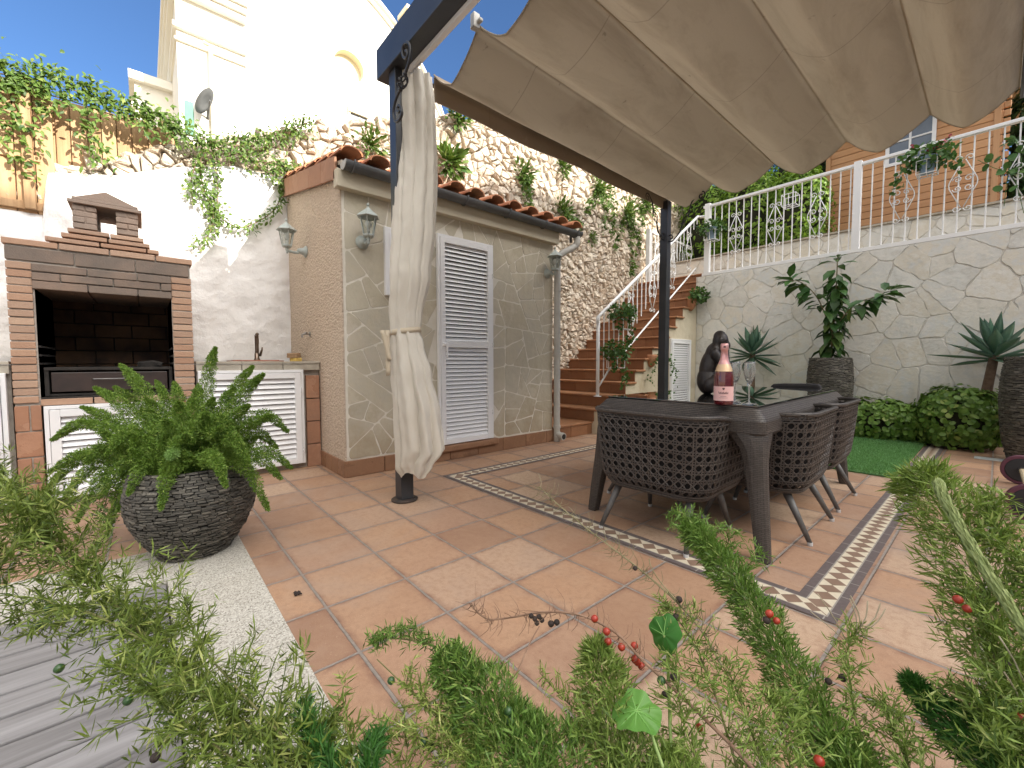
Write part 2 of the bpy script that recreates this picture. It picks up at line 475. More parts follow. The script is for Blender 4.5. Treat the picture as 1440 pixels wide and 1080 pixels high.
def granite_mat():
    t = NT('speckled granite')
    a = t.n('TexVoronoi', Scale=230.0); t.set(a.inputs['Vector'], t.pos())
    f = t.n('SeparateColor', i0=a.outputs['Color']).outputs[0]
    c = t.ramp(f, [(0, (.20, .18, .15)), (.2, (.38, .355, .31)), (.6, (.50, .475, .42)), (1, (.64, .62, .56))])
    c = t.mix(t.n('MapRange', i0=t.noise(3, 4), i1=.4, i2=.7, i3=0, i4=.3).outputs[0], c, (.40, .36, .30))
    return t.done(c, .75, t.bump(t.noise(150, 3), .35, .002))
M_GRAN = granite_mat()

def wood_mat(name, c1, c2, along, rough=.75, isl=.4):
    t = NT(name); sc = [28, 28, 28]; sc[along] = 1.6
    v = t.pos(tuple(sc)); off = t.n('VectorMath', _operation='ADD', i0=v); t.set(off.inputs[1], t.math('MULTIPLY', t.island(), 37.0))
    g = t.noise(1.0, 6, .65, vec=off.outputs[0], dist=.4)
    f = t.n('MapRange', i0=g, i1=.3, i2=.7).outputs[0]
    f = t.math('ADD', t.math('MULTIPLY', f, 1 - isl), t.math('MULTIPLY', t.island(), isl))
    c = t.mix(f, c1, c2)
    return t.done(c, rough, t.bump(g, .35, .002))
M_DECK = wood_mat('grey weathered teak', (.12, .112, .11), (.35, .34, .345), 1)
M_FENCEW = wood_mat('brown fence board', (.30, .17, .08), (.60, .40, .22), 2)
M_CABIN = wood_mat('orange pine', (.42, .20, .085), (.60, .33, .16), 0, .6, .5)
M_CABINV = wood_mat('orange pine upright', (.42, .22, .10), (.58, .33, .17), 2, .6, .3)

def stone_mat(name, ramp, rough=.8, bscale=30, bump=.5, n=.4, stain=None, splash=None):
    t = NT(name); c = t.ramp(t.island(), ramp, 'LINEAR')
    c2 = t.ramp(t.math('FRACT', t.math('ADD', t.island(), t.math('MULTIPLY', t.noise(7, 5, .65), 1.2))), ramp)
    c = t.mix(n, c, c2)
    if stain:
        c = t.mix(t.n('MapRange', i0=t.noise(2.2, 6, .7, dist=1.2), i1=.5, i2=.75, i3=0, i4=.7).outputs[0], c, stain)
    if splash:                                          # rising damp and splashed dirt along the foot of the wall
        sp = t.n('SeparateXYZ', i0=t.n('NewGeometry').outputs['Position'])
        f = t.math('ADD', t.math('MULTIPLY', sp.outputs[2], -1.3), t.math('MULTIPLY', t.noise(4, 5, .7), 1.5))
        c = t.mix(t.n('MapRange', i0=f, i1=.05, i2=.55, i3=0, i4=.6).outputs[0], c, splash)
        c = t.mix(t.n('MapRange', i0=t.noise(5, 5, .7, vec=t.pos((1, 1, .18))), i1=.58, i2=.72, i3=0, i4=.35).outputs[0], c, splash)
    nm = t.bump(t.noise(bscale, 6, .65), bump, .012)
    return t.done(c, rough, nm)
M_FLAG = stone_mat('pale flagstone', [(0, (.54, .53, .49)), (.2, (.70, .68, .63)), (.4, (.58, .60, .60)), (.6, (.66, .61, .51)), (.8, (.74, .73, .69)), (1, (.62, .62, .59))], .78, 22, .6, .7, (.70, .69, .66), (.46, .42, .33))
M_FLAGJ = mottled('flagstone joint mortar', (.46, .44, .40), (.76, .74, .70), 6, .9, .8, 60)
M_SHEDST = stone_mat('beige flagstone', [(0, (.46, .41, .305)), (.3, (.53, .475, .36)), (.6, (.47, .44, .365)), (.85, (.56, .51, .41)), (1, (.42, .365, .265))], .8, 20, .5, .65, (.56, .50, .42), (.33, .255, .16))
M_SHEDJ = mottled('pale shed joint', (.62, .58, .50), (.74, .70, .62), 5, .9, .4, 60)
M_RUB = stone_mat('rough limestone', [(0, (.52, .43, .32)), (.2, (.64, .57, .47)), (.45, (.46, .42, .37)), (.6, (.67, .61, .51)), (.80, (.48, .36, .26)), (.88, (.58, .49, .38)), (1, (.66, .61, .52))], .9, 34, 1.0, .6, (.47, .38, .29))
M_RUBJ = mottled('earthy mortar', (.34, .26, .19), (.58, .50, .41), 9, .95, 1.0, 40, dist=.03)

def plaster(name, c1, c2, lump, fine, dirt=None, rough=.85):
    t = NT(name); c = t.mix(t.n('MapRange', i0=t.noise(2.2, 5, .6), i1=.35, i2=.7).outputs[0], c1, c2)
    if dirt: c = t.mix(t.n('MapRange', i0=t.noise(1.7, 6, .7, vec=t.pos((1, 1, .45)), dist=.8), i1=.54, i2=.78, i3=0, i4=.6).outputs[0], c, dirt)
    nm = t.bump(t.noise(9, 4, .5), lump, .03)
    nm = t.bump(t.noise(70, 4, .6), fine, .004, nm)
    return t.done(c, rough, nm)
M_WHITEW = plaster('lumpy whitewash', (.76, .745, .73), (.84, .83, .82), .7, .7, (.70, .675, .655))
def stucco():
    t = NT('swirled pinkish stucco'); v = t.pos()
    a = t.noise(26, 3, .55, dist=1.4); b = t.n('TexVoronoi', Scale=38.0, _feature='SMOOTH_F1'); t.set(b.inputs['Vector'], t.pos((1, 1, 1.7), (0, R(35), 0)))
    h = t.math('ADD', a, t.math('MULTIPLY', b.outputs[0], .7))
    c = t.mix(t.n('MapRange', i0=h, i1=.4, i2=1.0).outputs[0], (.62, .51, .40), (.50, .40, .31))
    return t.done(c, .9, t.bump(h, 1.0, .018))
M_STUCCO = stucco()
M_CHURCH = mottled('white render', (.80, .775, .70), (.84, .815, .74), .8, .9, .1, 20)
M_CHURCHT = mottled('cream trim render', (.74, .66, .48), (.80, .74, .58), 1, .9)
M_HOUSE = mottled('warm white house render', (.80, .76, .69), (.84, .80, .73), 1.2, .9, .2, 30)
def brick_mat(name, ramp, soot=None):
    t = NT(name); c = t.ramp(t.island(), ramp)
    c = t.mix(t.math('MULTIPLY', t.noise(55, 4, .7), .45), c, (.28, .15, .09))
    if soot: c = t.mix(t.n('MapRange', i0=t.noise(3.2, 5, .6), i1=.35, i2=.66, i3=.25, i4=.9).outputs[0], c, soot)
    return t.done(c, .9, t.bump(t.noise(90, 4, .7), .6, .004))
M_BRICK = brick_mat('thin handmade brick', [(0, (.36, .215, .145)), (.35, (.45, .29, .20)), (.7, (.39, .27, .20)), (1, (.52, .37, .27))])
M_SOOTB = brick_mat('sooty brick', [(0, (.24, .175, .135)), (.5, (.31, .23, .18)), (1, (.22, .18, .15))], (.12, .105, .092))
M_SOOTC = brick_mat('smoke greyed brick', [(0, (.36, .26, .20)), (.5, (.44, .33, .26)), (1, (.33, .26, .21))], (.24, .20, .17))
M_FIREB = brick_mat('firebrick', [(0, (.16, .08, .04)), (.5, (.23, .12, .055)), (1, (.12, .06, .035))], (.02, .015, .012))
M_MORTAR = mottled('grey brick mortar', (.28, .25, .22), (.42, .38, .33), 20, .95, .6, 80)
M_SOOT_HOLLOW = mottled('sooty iron and mortar', (.012, .011, .010), (.04, .034, .03), 12, .95, .5, 80)  # soot at the hearth; also a dark stand-in for shaded hollows
M_CLAYT = stone_mat('red clay tile', [(0, (.29, .145, .085)), (.4, (.38, .19, .11)), (.75, (.33, .175, .11)), (1, (.44, .255, .165))], .75, 30, .4, .5, (.25, .15, .105))
M_SKIRT = stone_mat('brown skirting tile', [(0, (.20, .10, .052)), (.5, (.27, .14, .075)), (1, (.32, .175, .10))], .6, 30, .3, .5, (.18, .10, .06))
M_ROOF = stone_mat('barrel roof tile', [(0, (.40, .15, .07)), (.4, (.50, .21, .10)), (.75, (.34, .13, .07)), (1, (.54, .27, .14))], .85, 30, .4, .5, (.28, .19, .12))
M_STEP = stone_mat('stair tile', [(0, (.27, .12, .055)), (.4, (.34, .16, .075)), (1, (.39, .195, .10))], .5, 40, .2, .4, (.24, .125, .07))
M_CONC = mottled('grey concrete', (.30, .27, .22), (.46, .42, .35), 9, .9, .5, 50)
M_FASC = mottled('painted fascia', (.49, .44, .335), (.54, .48, .37), 3, .7, .15, 60)
M_WPAINT = mottled('white painted aluminium', (.74, .745, .76), (.80, .80, .81), 4, .35, .06, 40)
M_WIRON = mottled('white painted iron', (.76, .77, .78), (.82, .82, .82), 7, .4, .12, 60)
M_BIRON = mottled('black wrought iron', (.012, .012, .014), (.03, .03, .032), 12, .42, .3, 80)
M_BSTEEL = mottled('blue black powder coat', (.022, .024, .028), (.034, .037, .044), 5, .36, .1, 90)
M_GUTTER = mottled('grey plastic gutter', (.075, .078, .082), (.11, .113, .118), 6, .5, .1, 50)
M_PIPE = mottled('pale grey pipe', (.40, .39, .36), (.50, .485, .45), 5, .5, .1, 50)
M_GREYW = mottled('oiled dark steel', (.03, .022, .02), (.055, .035, .03), 10, .4, .2, 60)
M_STEEL = mottled('brushed steel', (.35, .34, .33), (.5, .49, .48), 20, .3, .1, 90, metal=1.0)
M_BRONZE = mottled('dull bronze', (.16, .12, .09), (.25, .20, .16), 20, .35, .1, 90, metal=1.0)
M_LAMP = mottled('grey green lantern enamel', (.33, .37, .35), (.43, .47, .45), 20, .5, .15, 80)
M_SOIL = mottled('dark potting soil', (.03, .02, .013), (.08, .055, .035), 40, .95, 1.0, 60, dist=.02)
M_GROUND = mottled('dry hillside soil', (.28, .22, .14), (.40, .33, .22), 3, .95, .6, 10)
def glass_mat(name, tint, rough=.02, thin=True):
    t = NT(name); g = t.n('BsdfGlass', Color=tint, Roughness=rough, IOR=1.45)
    tr = t.n('BsdfTransparent', Color=tint); lp = t.n('Fresnel', IOR=1.28)
    gl = t.n('BsdfGlossy', Color=(1, 1, 1), Roughness=rough)
    ms = t.n('MixShader', i0=lp); t.t.links.new(tr.outputs[0], ms.inputs[1]); t.t.links.new(gl.outputs[0], ms.inputs[2])
    if not thin:                                        # white diffuse mixed in for the bright edges the glass lacks
        df = t.n('BsdfDiffuse', Color=(.8, .82, .82)); ms2 = t.n('MixShader', i0=.14); t.t.links.new(g.outputs[0], ms2.inputs[1]); t.t.links.new(df.outputs[0], ms2.inputs[2]); g = ms2
    t.t.links.new((ms if thin else g).outputs[0], t.out.inputs[0]); return t.m
M_PANE = glass_mat('clear pane', (.92, .95, .94))
M_CLEAR = glass_mat('clear stemware', (.985, .99, .99), .0, False)

# ------------------------------------------------------------------ ground
mb = MB(); mb.add([(-400, -400, -.30), (400, -400, -.30), (400, 400, -.30), (-400, 400, -.30)], [(0, 1, 2, 3)])
tag(mb.build('ground', M_GROUND), 'dry earth beyond the terrace', None, None, 'structure')
# tiled terrace: tiles everywhere except where deck lies
mb = MB()
for x0, x1, y0, y1 in ((-3.8, -1.4, -6, 7), (-1.4, 4.2, -.14, 7), ):
    mb.add([(x0, y0, 0), (x1, y0, 0), (x1, y1, 0), (x0, y1, 0)], [(0, 1, 2, 3)])
for x0, x1, y0, y1 in ((-3.8, 4.2, -6, 7),):
    mb.add([(x0, y0, -.12), (x1, y0, -.12), (x1, y1, -.12), (x0, y1, -.12)], [(0, 1, 2, 3)])
tag(mb.build('terrace_floor', M_TILE), 'terracotta tiled terrace floor', None, None, 'structure')
# granite kerb round the deck
mb = MB(); rg = random.Random(3)
def gslab(poly):
    mb.prism(poly, lambda a, b, h: (a, b, h), -.10, .003)
g = .0025
for a, b in ((-.86, -.20), (-.20, .46), (.46, 1.12), (1.12, 1.8), (1.8, 2.6), (2.6, 3.4), (3.4, 4.2)):
    gslab([(a + g, -.45), (b - g, -.45), (b - g, -.14), (a + g, -.14)])
gslab([(-1.0 + g, -.45), (-.86 - g, -.45), (-.86 - g, -.14), (-1.4 + 2 * g, -.14)])
gslab([(-1.4, -.14 - g), (-1.0, -.45 - g), (-1.0, -1.05), (-1.4, -1.05)])
for a, b in ((-1.05, -1.75), (-1.75, -2.45), (-2.45, -3.2), (-3.2, -4.0), (-4, -5)):
    gslab([(-1.4, a - g), (-1.0, a - g), (-1.0, b + g), (-1.4, b + g)])
tag(mb.build('granite_kerb', M_GRAN, bevel=.002), 'pale speckled granite slabs edging the deck', None, None, 'structure')
# deck boards
mb = MB(); x = -.995
while x < 4.2:
    y = -.455
    for L in (rg.uniform(1.2, 2.0), 2.2, 2.4):
        mb.box(x, x + .109, y - L + .004, y, -.09, -.012 + rg.uniform(-.0015, .0015)); y -= L
    x += .1215
tag(mb.build('deck', M_DECK, bevel=.004), 'grey weathered wooden deck boards', None, None, 'structure')
mb = MB(); mb.box(-1.0, 4.2, -6, -.45, -.115, -.092)
tag(mb.build('ground_under_deck', M_SOIL), 'dark ground between the deck boards', None, None, 'structure')

# mosaic border
def mosaic_mat():
    t = NT('mosaic border'); uv = t.n('UVMap'); sp = t.n('SeparateXYZ'); t.t.links.new(uv.outputs[0], sp.inputs[0])
    u, v = sp.outputs[0], sp.outputs[1]
    a = t.math('ABSOLUTE', t.math('SUBTRACT', t.math('FRACT', t.math('DIVIDE', u, .078)), .5))
    vv = t.math('DIVIDE', t.math('SUBTRACT', v, .033), .084)
    b = t.math('ABSOLUTE', t.math('SUBTRACT', vv, .5))
    dia = t.math('LESS_THAN', t.math('ADD', a, b), .5)
    band = t.math('GREATER_THAN', b, .5)
    n = t.noise(60, 3); ti = t.noise(13, 2)
    br = t.mix(ti, (.17, .105, .07), (.27, .18, .13)); cr = t.mix(n, (.52, .45, .33), (.66, .60, .47)); dk = t.mix(n, (.085, .066, .064), (.15, .12, .115))
    c = t.mix(dia, cr, br); c = t.mix(band, c, dk)
    j = t.math('LESS_THAN', t.math('ABSOLUTE', t.math('SUBTRACT', t.math('ABSOLUTE', t.math('SUBTRACT', b, .5)), .0)), .03)
    sg = t.math('GREATER_THAN', t.math('ABSOLUTE', t.math('SUBTRACT', t.math('FRACT', t.math('DIVIDE', u, .156)), .5)), .485)
    jj = t.math('MAXIMUM', j, t.math('MULTIPLY', sg, band))
    c = t.mix(jj, c, (.30, .27, .24))
    return t.done(c, .6, t.bump(t.math('MULTIPLY', t.math('SUBTRACT', 1.0, jj), .5), .4, .002))
M_MOS = mosaic_mat()
def mosaic():
    X0, X1, Y0, Y1, W = -1.64, .975, 1.325, 6.3, .15
    quads = [([(X0, Y0), (X1, Y0), (X1 - W, Y0 + W), (X0 + W, Y0 + W)], 'x'), ([(X1, Y0), (X1, Y1), (X1 - W, Y1), (X1 - W, Y0 + W)], 'y'),
             ([(X0, Y1), (X0, Y0), (X0 + W, Y0 + W), (X0 + W, Y1)], 'y')]
    bm = bmesh.new(); uvl = bm.loops.layers.uv.new('UVMap')
    for q, ax in quads:
        vs = [bm.verts.new((a, b, .004)) for a, b in q]; f = bm.faces.new(vs)
        for lp, (a, b) in zip(f.loops, q):
            if ax == 'x': lp[uvl].uv = (a, b - Y0)
            else: lp[uvl].uv = (b, (X1 - a) if a > 0 else (a - X0))
    me = bpy.data.meshes.new('mosaic_border'); bm.to_mesh(me); bm.free(); me.materials.append(M_MOS)
    o = bpy.data.objects.new('mosaic_border', me); put(o); return tag(o, 'brown and cream diamond mosaic band in the floor', None, None, 'structure')
mosaic()

# artificial turf
M_TURF = mottled('turf backing', (.06, .15, .05), (.10, .22, .08), 30, .9)
M_BLADE = leafmat('turf blade', (.09, .22, .07), (.17, .36, .13), (.25, .44, .19), .5, .2)
mb = MB(); mb.box(-1.3, .815, 3.99, 6.4, .002, .012)
tag(mb.build('turf_mat', M_TURF), 'green artificial turf mat beside the hedge', None, None, 'structure')
n = 60000
o_ = np.stack([nrg.uniform(-.6, .815, n), 3.99 + (6.4 - 3.99) * nrg.random(n) ** 1.1, np.full(n, .011)], 1)
dd = np.stack([nrg.normal(0, .55, n), nrg.normal(0, .55, n), np.ones(n)], 1)
fb = FB().scatter(T_NEEDLE, o_, dd, rdir(n), nrg.uniform(.018, .032, n), .004)
tag(fb.build('turf', M_BLADE), 'short artificial grass blades', None, None, 'stuff')
# ================================================================== walls
rg = random.Random(21)
fx = lambda X: (lambda a, b, h: (X + h, a, b))          # wall facing +X: a=y, b=z
fy = lambda Y: (lambda a, b, h: (a, Y - h, b))          # wall facing -Y: a=x, b=z

# flagstone retaining wall at the back
YB = 6.468
W = thing('retaining_wall', 'long pale flagstone wall under the white railing at the back', 'wall', (0.5, YB, 0))
mb = MB(); mb.box(-2.02, 3.2, YB, YB + .3, -.02, 2.335)
mb.build('wall_core', M_FLAGJ, W)
mb = MB(); slabs(mb, voronoi(-2.0, 3.2, 0, 2.33, .255, rg, 1.2, .56), fy(YB), .005, .009, rg, .012)
mb.build('stone_cladding', M_FLAG, W)
# upper ground
mb = MB(); mb.box(-2.02, 30, YB + .3, 40, -.25, 2.40); mb.box(-9, -2.02, 7.86, 40, -.25, 2.40); mb.box(-3.5, -2.03, 7.61, 7.85, -.25, 2.40)
tag(mb.build('upper_terrace', M_GROUND), 'raised ground level behind the retaining wall', None, None, 'structure')

# rubble retaining wall along the hillside
def rubx(y): return -3.80 + .35 * min(1, max(0, (y - .5) / 3.6))
def rubtop(y):
    pts = [(-3, 2.0), (-1.2, 2.35), (-.3, 2.90), (.77, 3.42), (1.5, 3.72), (2.4, 4.08), (3.2, 4.30), (5, 4.45), (9, 4.5), (30, 4.5)]
    for (a, z0), (b, z1) in zip(pts, pts[1:]):
        if y <= b: return z0 + (z1 - z0) * (y - a) / (b - a)
    return 4.5
RW = thing('rubble_wall', 'tall rough limestone rubble wall climbing behind the shed', 'wall', (-3.6, 3, 0))
def rfn(a, b, h): return (rubx(a) - .05 * (b - 2) * 0 + h - .012 * math.sin(a * 3 + b * 2), a, b)
mb = MB(); ys = np.arange(-3, 10.01, .25)
for y0, y1 in zip(ys[:-1], ys[1:]):
    a, b = rubx(y0), rubx(y1)
    mb.add([(a, y0, -.02), (b, y1, -.02), (b, y1, rubtop(y1)), (a, y0, rubtop(y0)), (a - .6, y0, rubtop(y0)), (b - .6, y1, rubtop(y1)), (a - .6, y0, -.02), (b - .6, y1, -.02)],
           [(0, 1, 2, 3), (3, 2, 5, 4), (4, 5, 7, 6)])
mb.build('mortar_bed', M_RUBJ, RW, fix=False)
mb = MB()
big = voronoi(-1.4, 9.0, 2.2, 4.6, .105, rg, 1.3, .52, lambda p: rubtop(p[0]) - .55 < p[1] < rubtop(p[0]) + .02 or (p[0] > 2 and p[1] > 2.9 and p[1] < rubtop(p[0])) or (.5 < p[0] <= 2 and 2.4 < p[1] < rubtop(p[0])))
big = [p for p in big]
boulders(mb, big, rfn, .005, rg, (.02, .065))
small = voronoi(2.9, 8.0, 0.1, 2.95, .082, rg, 1.35, .5)
boulders(mb, small, rfn, .005, rg, (.02, .06))
# loose coping stones laid along the top
for i in range(420):
    y = rg.uniform(-1.1, 8); z = rubtop(y)
    s = rg.uniform(.025, .06)
    M = Matrix.Translation((rubx(y) - rg.uniform(-.02, .3), y, z)) @ Matrix.Rotation(rg.uniform(0, 6), 4, 'Z') @ Matrix.Rotation(rg.uniform(-.5, .5), 4, 'X') @ Matrix.Diagonal((s * 1.3, s, s * .6, 1))
    k = [(0, -1)] + [(.8, -.55), (1, .1), (.65, .75)] + [(0, 1)]
    mb.lathe([(max(r_, .001) * rg.uniform(.85, 1.1), z_) for r_, z_ in k], 7, M=M, cap=False)
mb.build('rubble_stones', M_RUB, RW)

# white lumpy wall behind the barbecue
XW = -3.68
def whitetop(y):
    pts = [(-8, 2.1), (-1.05, 2.12), (-1.035, 2.45), (-.63, 2.55), (-.15, 2.76), (.25, 2.88), (.55, 2.88), (.73, 2.93)]
    for (a, z0), (b, z1) in zip(pts, pts[1:]):
        if y <= b: return z0 + (z1 - z0) * max(0, (y - a)) / (b - a)
    return 2.93
from mathutils import noise as mnoise
def wfn(u, v):
    y = -4.2 + u * 4.93; z = -.02 + v * (whitetop(y) + .02)
    L = .035 * mnoise.noise((y * 2.6, z * 2.6, 1)) + .012 * mnoise.noise((y * 9, z * 9, 5))
    return (XW + L - (.05 * max(0, (v - .96) / .04)), y, z)
WW = thing('white_wall', 'lumpy whitewashed wall behind the brick barbecue', 'wall', (XW, -1, 0))
mb = MB(); mb.grid(wfn, 220, 90)
k = len(mb.v)
mb.add([(XW - .14, -4.2, 0), (XW - .14, .73, 0), (XW - .14, .73, 2.9), (XW - .14, -1.03, 2.4), (XW - .14, -1.05, 2.05), (XW - .14, -4.2, 2.05)], [(0, 1, 2, 3, 4, 5)])
for i in range(220):
    a, b = mb.v[i * 91 + 90], mb.v[(i + 1) * 91 + 90]
    mb.add([a, b, (XW - .14, b[1], b[2] - .02), (XW - .14, a[1], a[2] - .02)], [(0, 1, 2, 3)])
mb.build('rendered_face', M_WHITEW, WW, smooth=True, fix=False)

# ================================================================== shed
XF, Y0S, Y1S = -2.115, .715, 3.12
SH = thing('garden_shed', 'flagstone clad shed with a white louvred door and clay tile roof', 'shed', (-2.9, 1.9, 0))
mb = MB(); mb.box(-3.68, XF, Y0S + .004, Y1S, -.02, 2.42)
mb.add([(-3.68, Y0S + .004, 2.42), (XF, Y0S + .004, 2.42), (-3.68, Y0S + .004, 2.74), (-3.68, Y1S, 2.42), (XF, Y1S, 2.42), (-3.68, Y1S, 2.74)], [(0, 1, 2), (3, 5, 4), (1, 4, 5, 2)])
mb.build('wall_core', M_SHEDJ, SH)
mb = MB()                                               # stucco side wall
mb.prism([(-3.68, .10), (XF + .002, .10), (XF + .002, 2.36), (-3.68, 2.70)], lambda a, b, h: (a, Y0S + .004 - h, b), 0, .012)
mb.build('stucco_side', M_STUCCO, SH)
mb = MB()
slabs(mb, cracks(Y0S + .02, Y1S, .145, 2.30, .046, rg, .62), fx(XF), .0052, .0028, rg, .005, holes=[(1.58, 2.20, 0, 2.12)])
mb.build('stone_cladding', M_SHEDST, SH)
mb = MB()                                               # skirting tiles
y = Y0S - .012
while y < Y1S - .02:
    L = .33 if y > Y0S else .33
    e = min(y + L, Y1S)
    mb.box(XF - .005, XF + .018, y + .003, e - .003, .003, .135); y += L
mb.build('skirting', M_SKIRT, SH, bevel=.003)
mb = MB(); x = XF + .012
while x > -2.70:
    mb.box(max(x - .152, -2.7), x - .004, Y0S - .022, Y0S - .006, .003, .135); x -= .155
mb.build('skirting', M_SKIRT, SH, bevel=.003)
mb = MB(); mb.box(XF - .01, XF + .055, 1.50, 2.27, .085, .148)
mb.build('door_sill', M_SKIRT, SH, bevel=.012)

def louvre(name, parent, w, h, M, fr=.045, mids=(), pitch=.038, hinge=None, handle=None, mat=None, frame_d=.03, outer=True, sl=-.62):
    """white louvred leaf in its own plane: local x across, z up, y out of the wall (towards -y)"""
    mat = mat or M_WPAINT
    mb = MB()
    def bx(*a): mb.box(*a, M=M)
    if outer:                                           # fixed outer frame
        o = .022
        bx(-o, 0, -frame_d, .004, 0, h); bx(w, w + o, -frame_d, .004, 0, h); bx(-o, w + o, -frame_d + .001, .004, h, h + o)
    g = .003
    bx(g, fr, -frame_d - .008, 0, g, h - g); bx(w - fr, w - g, -frame_d - .008, 0, g, h - g)
    rails = [(g, fr), (h - fr, h - g)] + [(m - .03, m + .03) for m in mids]
    for a, b in rails: bx(fr, w - fr, -frame_d - .006, 0, a, b)
    fo = mb.build(name, mat, parent, bevel=.002)
    mb2 = MB(); edges = sorted(rails)
    for (a0, a1), (b0, b1) in zip(edges, edges[1:]):
        n = max(1, int((b0 - a1) / pitch)); p = (b0 - a1) / n
        for i in range(n):
            z = a1 + (i + .5) * p
            T = M @ Matrix.Translation((w / 2, -frame_d * .42, z)) @ Matrix.Rotation(sl, 4, 'X')
            hw = w / 2 - fr + .004
            prof = [(-.5, 0), (-.25, .10), (.1, .12), (.5, -.02), (.45, -.12), (0, -.04)]
            mb2.prism([(q[0] * p * 1.05, q[1] * p * .8) for q in prof], lambda a, b, hh, T=T: T @ Vector((hh, b, a)), -hw, hw)
    mb2.build('slats', mat, fo)
    mb3 = MB(); mb3.box(fr * .5, w - fr * .5, -.004, -.001, fr * .5, h - fr * .5, M=M); mb3.build('backing', M_SOOT_HOLLOW, fo)  # dark sheet in place of the shaded gap behind the slats
    if hinge:
        for z in hinge:
            for q in (0, .026):
                m = MB(); m.tube([M @ Vector((w + .006, -frame_d - .010, z + q)), M @ Vector((w + .006, -frame_d - .010, z + q + .022))], .008, 10)
                m.build('hinge', mat, fo)
    if handle:
        hx, hz = handle
        m = MB(); m.box(hx - .012, hx + .012, -frame_d - .03, -frame_d - .005, hz - .012, hz + .02, M=M)
        m.box(hx - .008, hx + .02, -frame_d - .05, -frame_d - .03, hz - .008, hz + .012, M=M)
        m.box(hx + .006, hx + .022, -frame_d - .052, -frame_d - .034, hz - .12, hz + .012, M=M)
        m.build('handle', mat, fo, bevel=.004)
    return fo
def face_x(X, y, z):   # local x->+Y, local -y -> +X
    return Matrix(((0, -1, 0, X), (1, 0, 0, y), (0, 0, 1, z), (0, 0, 0, 1)))
louvre('door', SH, .60, 1.935, face_x(XF + .012, 1.585, .155), .05, (.95,), .0385, hinge=(.25, .93, 1.62), handle=(.03, .94))
mb = MB(); mb.box(XF, XF + .035, 1.06, 1.40, 1.50, 2.07); mb.build('vent_panel', M_WPAINT, SH, bevel=.004)
mb = MB(); mb.box(XF + .035, XF + .04, 1.10, 1.36, 1.54, 2.03); mb.build('vent_panel', M_WPAINT, SH, bevel=.003)
# fascia and gutter
mb = MB(); mb.box(XF - .01, XF + .075, Y0S - .05, Y1S + .03, 2.285, 2.42); mb.build('fascia', M_FASC, SH, bevel=.006)
XG, ZG = XF + .125, 2.455
mb = MB()
prof = [(.058 * math.cos(a), .058 * math.sin(a)) for a in np.linspace(math.pi, 2 * math.pi, 13)]
inn = [(.052 * math.cos(a), .052 * math.sin(a)) for a in np.linspace(2 * math.pi, math.pi, 13)]
gy0, gy1 = Y0S - .01, 3.44
mb.prism(prof + inn, lambda a, b, h: (XG + a, h, ZG + b), gy0, gy1)
mb.prism(prof, lambda a, b, h: (XG + a, h, ZG + b), gy0 - .006, gy0); mb.prism(prof, lambda a, b, h: (XG + a, h, ZG + b), gy1, gy1 + .006)
G = mb.build('gutter', M_GUTTER, SH)
for y in np.arange(gy0 + .06, gy1, .52):
    m = MB(); q = [(.062 * math.cos(a), .062 * math.sin(a)) for a in np.linspace(math.pi * .95, 2.05 * math.pi, 13)]
    m.tube([(XG + a, y, ZG + b) for a, b in q], .008, 6); m.box(XG - .075, XG - .055, y - .012, y + .012, ZG - .11, ZG - .01)
    m.build('bracket', M_GUTTER, G)
mb = MB(); mb.prism([(.06 * math.cos(a), .06 * math.sin(a)) for a in np.linspace(math.pi, 2 * math.pi, 13)], lambda a, b, h: (XG + a, h, ZG + b), gy0 - .012, gy0 - .0065); mb.build('end_cap', M_PIPE, G)
# downpipe
DP = [(XG, 3.40, ZG - .05), (XG, 3.40, ZG - .12), (XG - .02, 3.37, ZG - .17), (XF + .06, 3.20, ZG - .27), (XF + .045, 3.16, ZG - .34), (XF + .045, 3.155, ZG - .5), (XF + .045, 3.155, .14), (XF + .06, 3.155, .095), (XF + .10, 3.155, .075), (XF + .15, 3.155, .07)]
mb = MB(); mb.tube(spline(DP, 60), .038, 14, cap=False); mb.tube(spline(DP, 60), .033, 14, cap=False)
D = mb.build('downpipe', M_PIPE, SH, smooth=True)
for z in (.16, 1.0, 1.75, 2.05):
    m = MB(); m.lathe([(.044, 0), (.044, .035)], 16, (XF + .045, 3.155, z)); m.build('clip', M_PIPE, D)
m = MB(); m.tube([(XF + .12, 3.155, .0725), (XF + .155, 3.155, .07)], .043, 14); m.build('collar', M_PIPE, D)
m = MB(); m.tube([(XF + .1545, 3.155, .07), (XF + .157, 3.155, .07)], .032, 14); m.build('outlet', M_SOOT_HOLLOW, D)  # solid dark disc in the mouth for the pipe's shaded inside
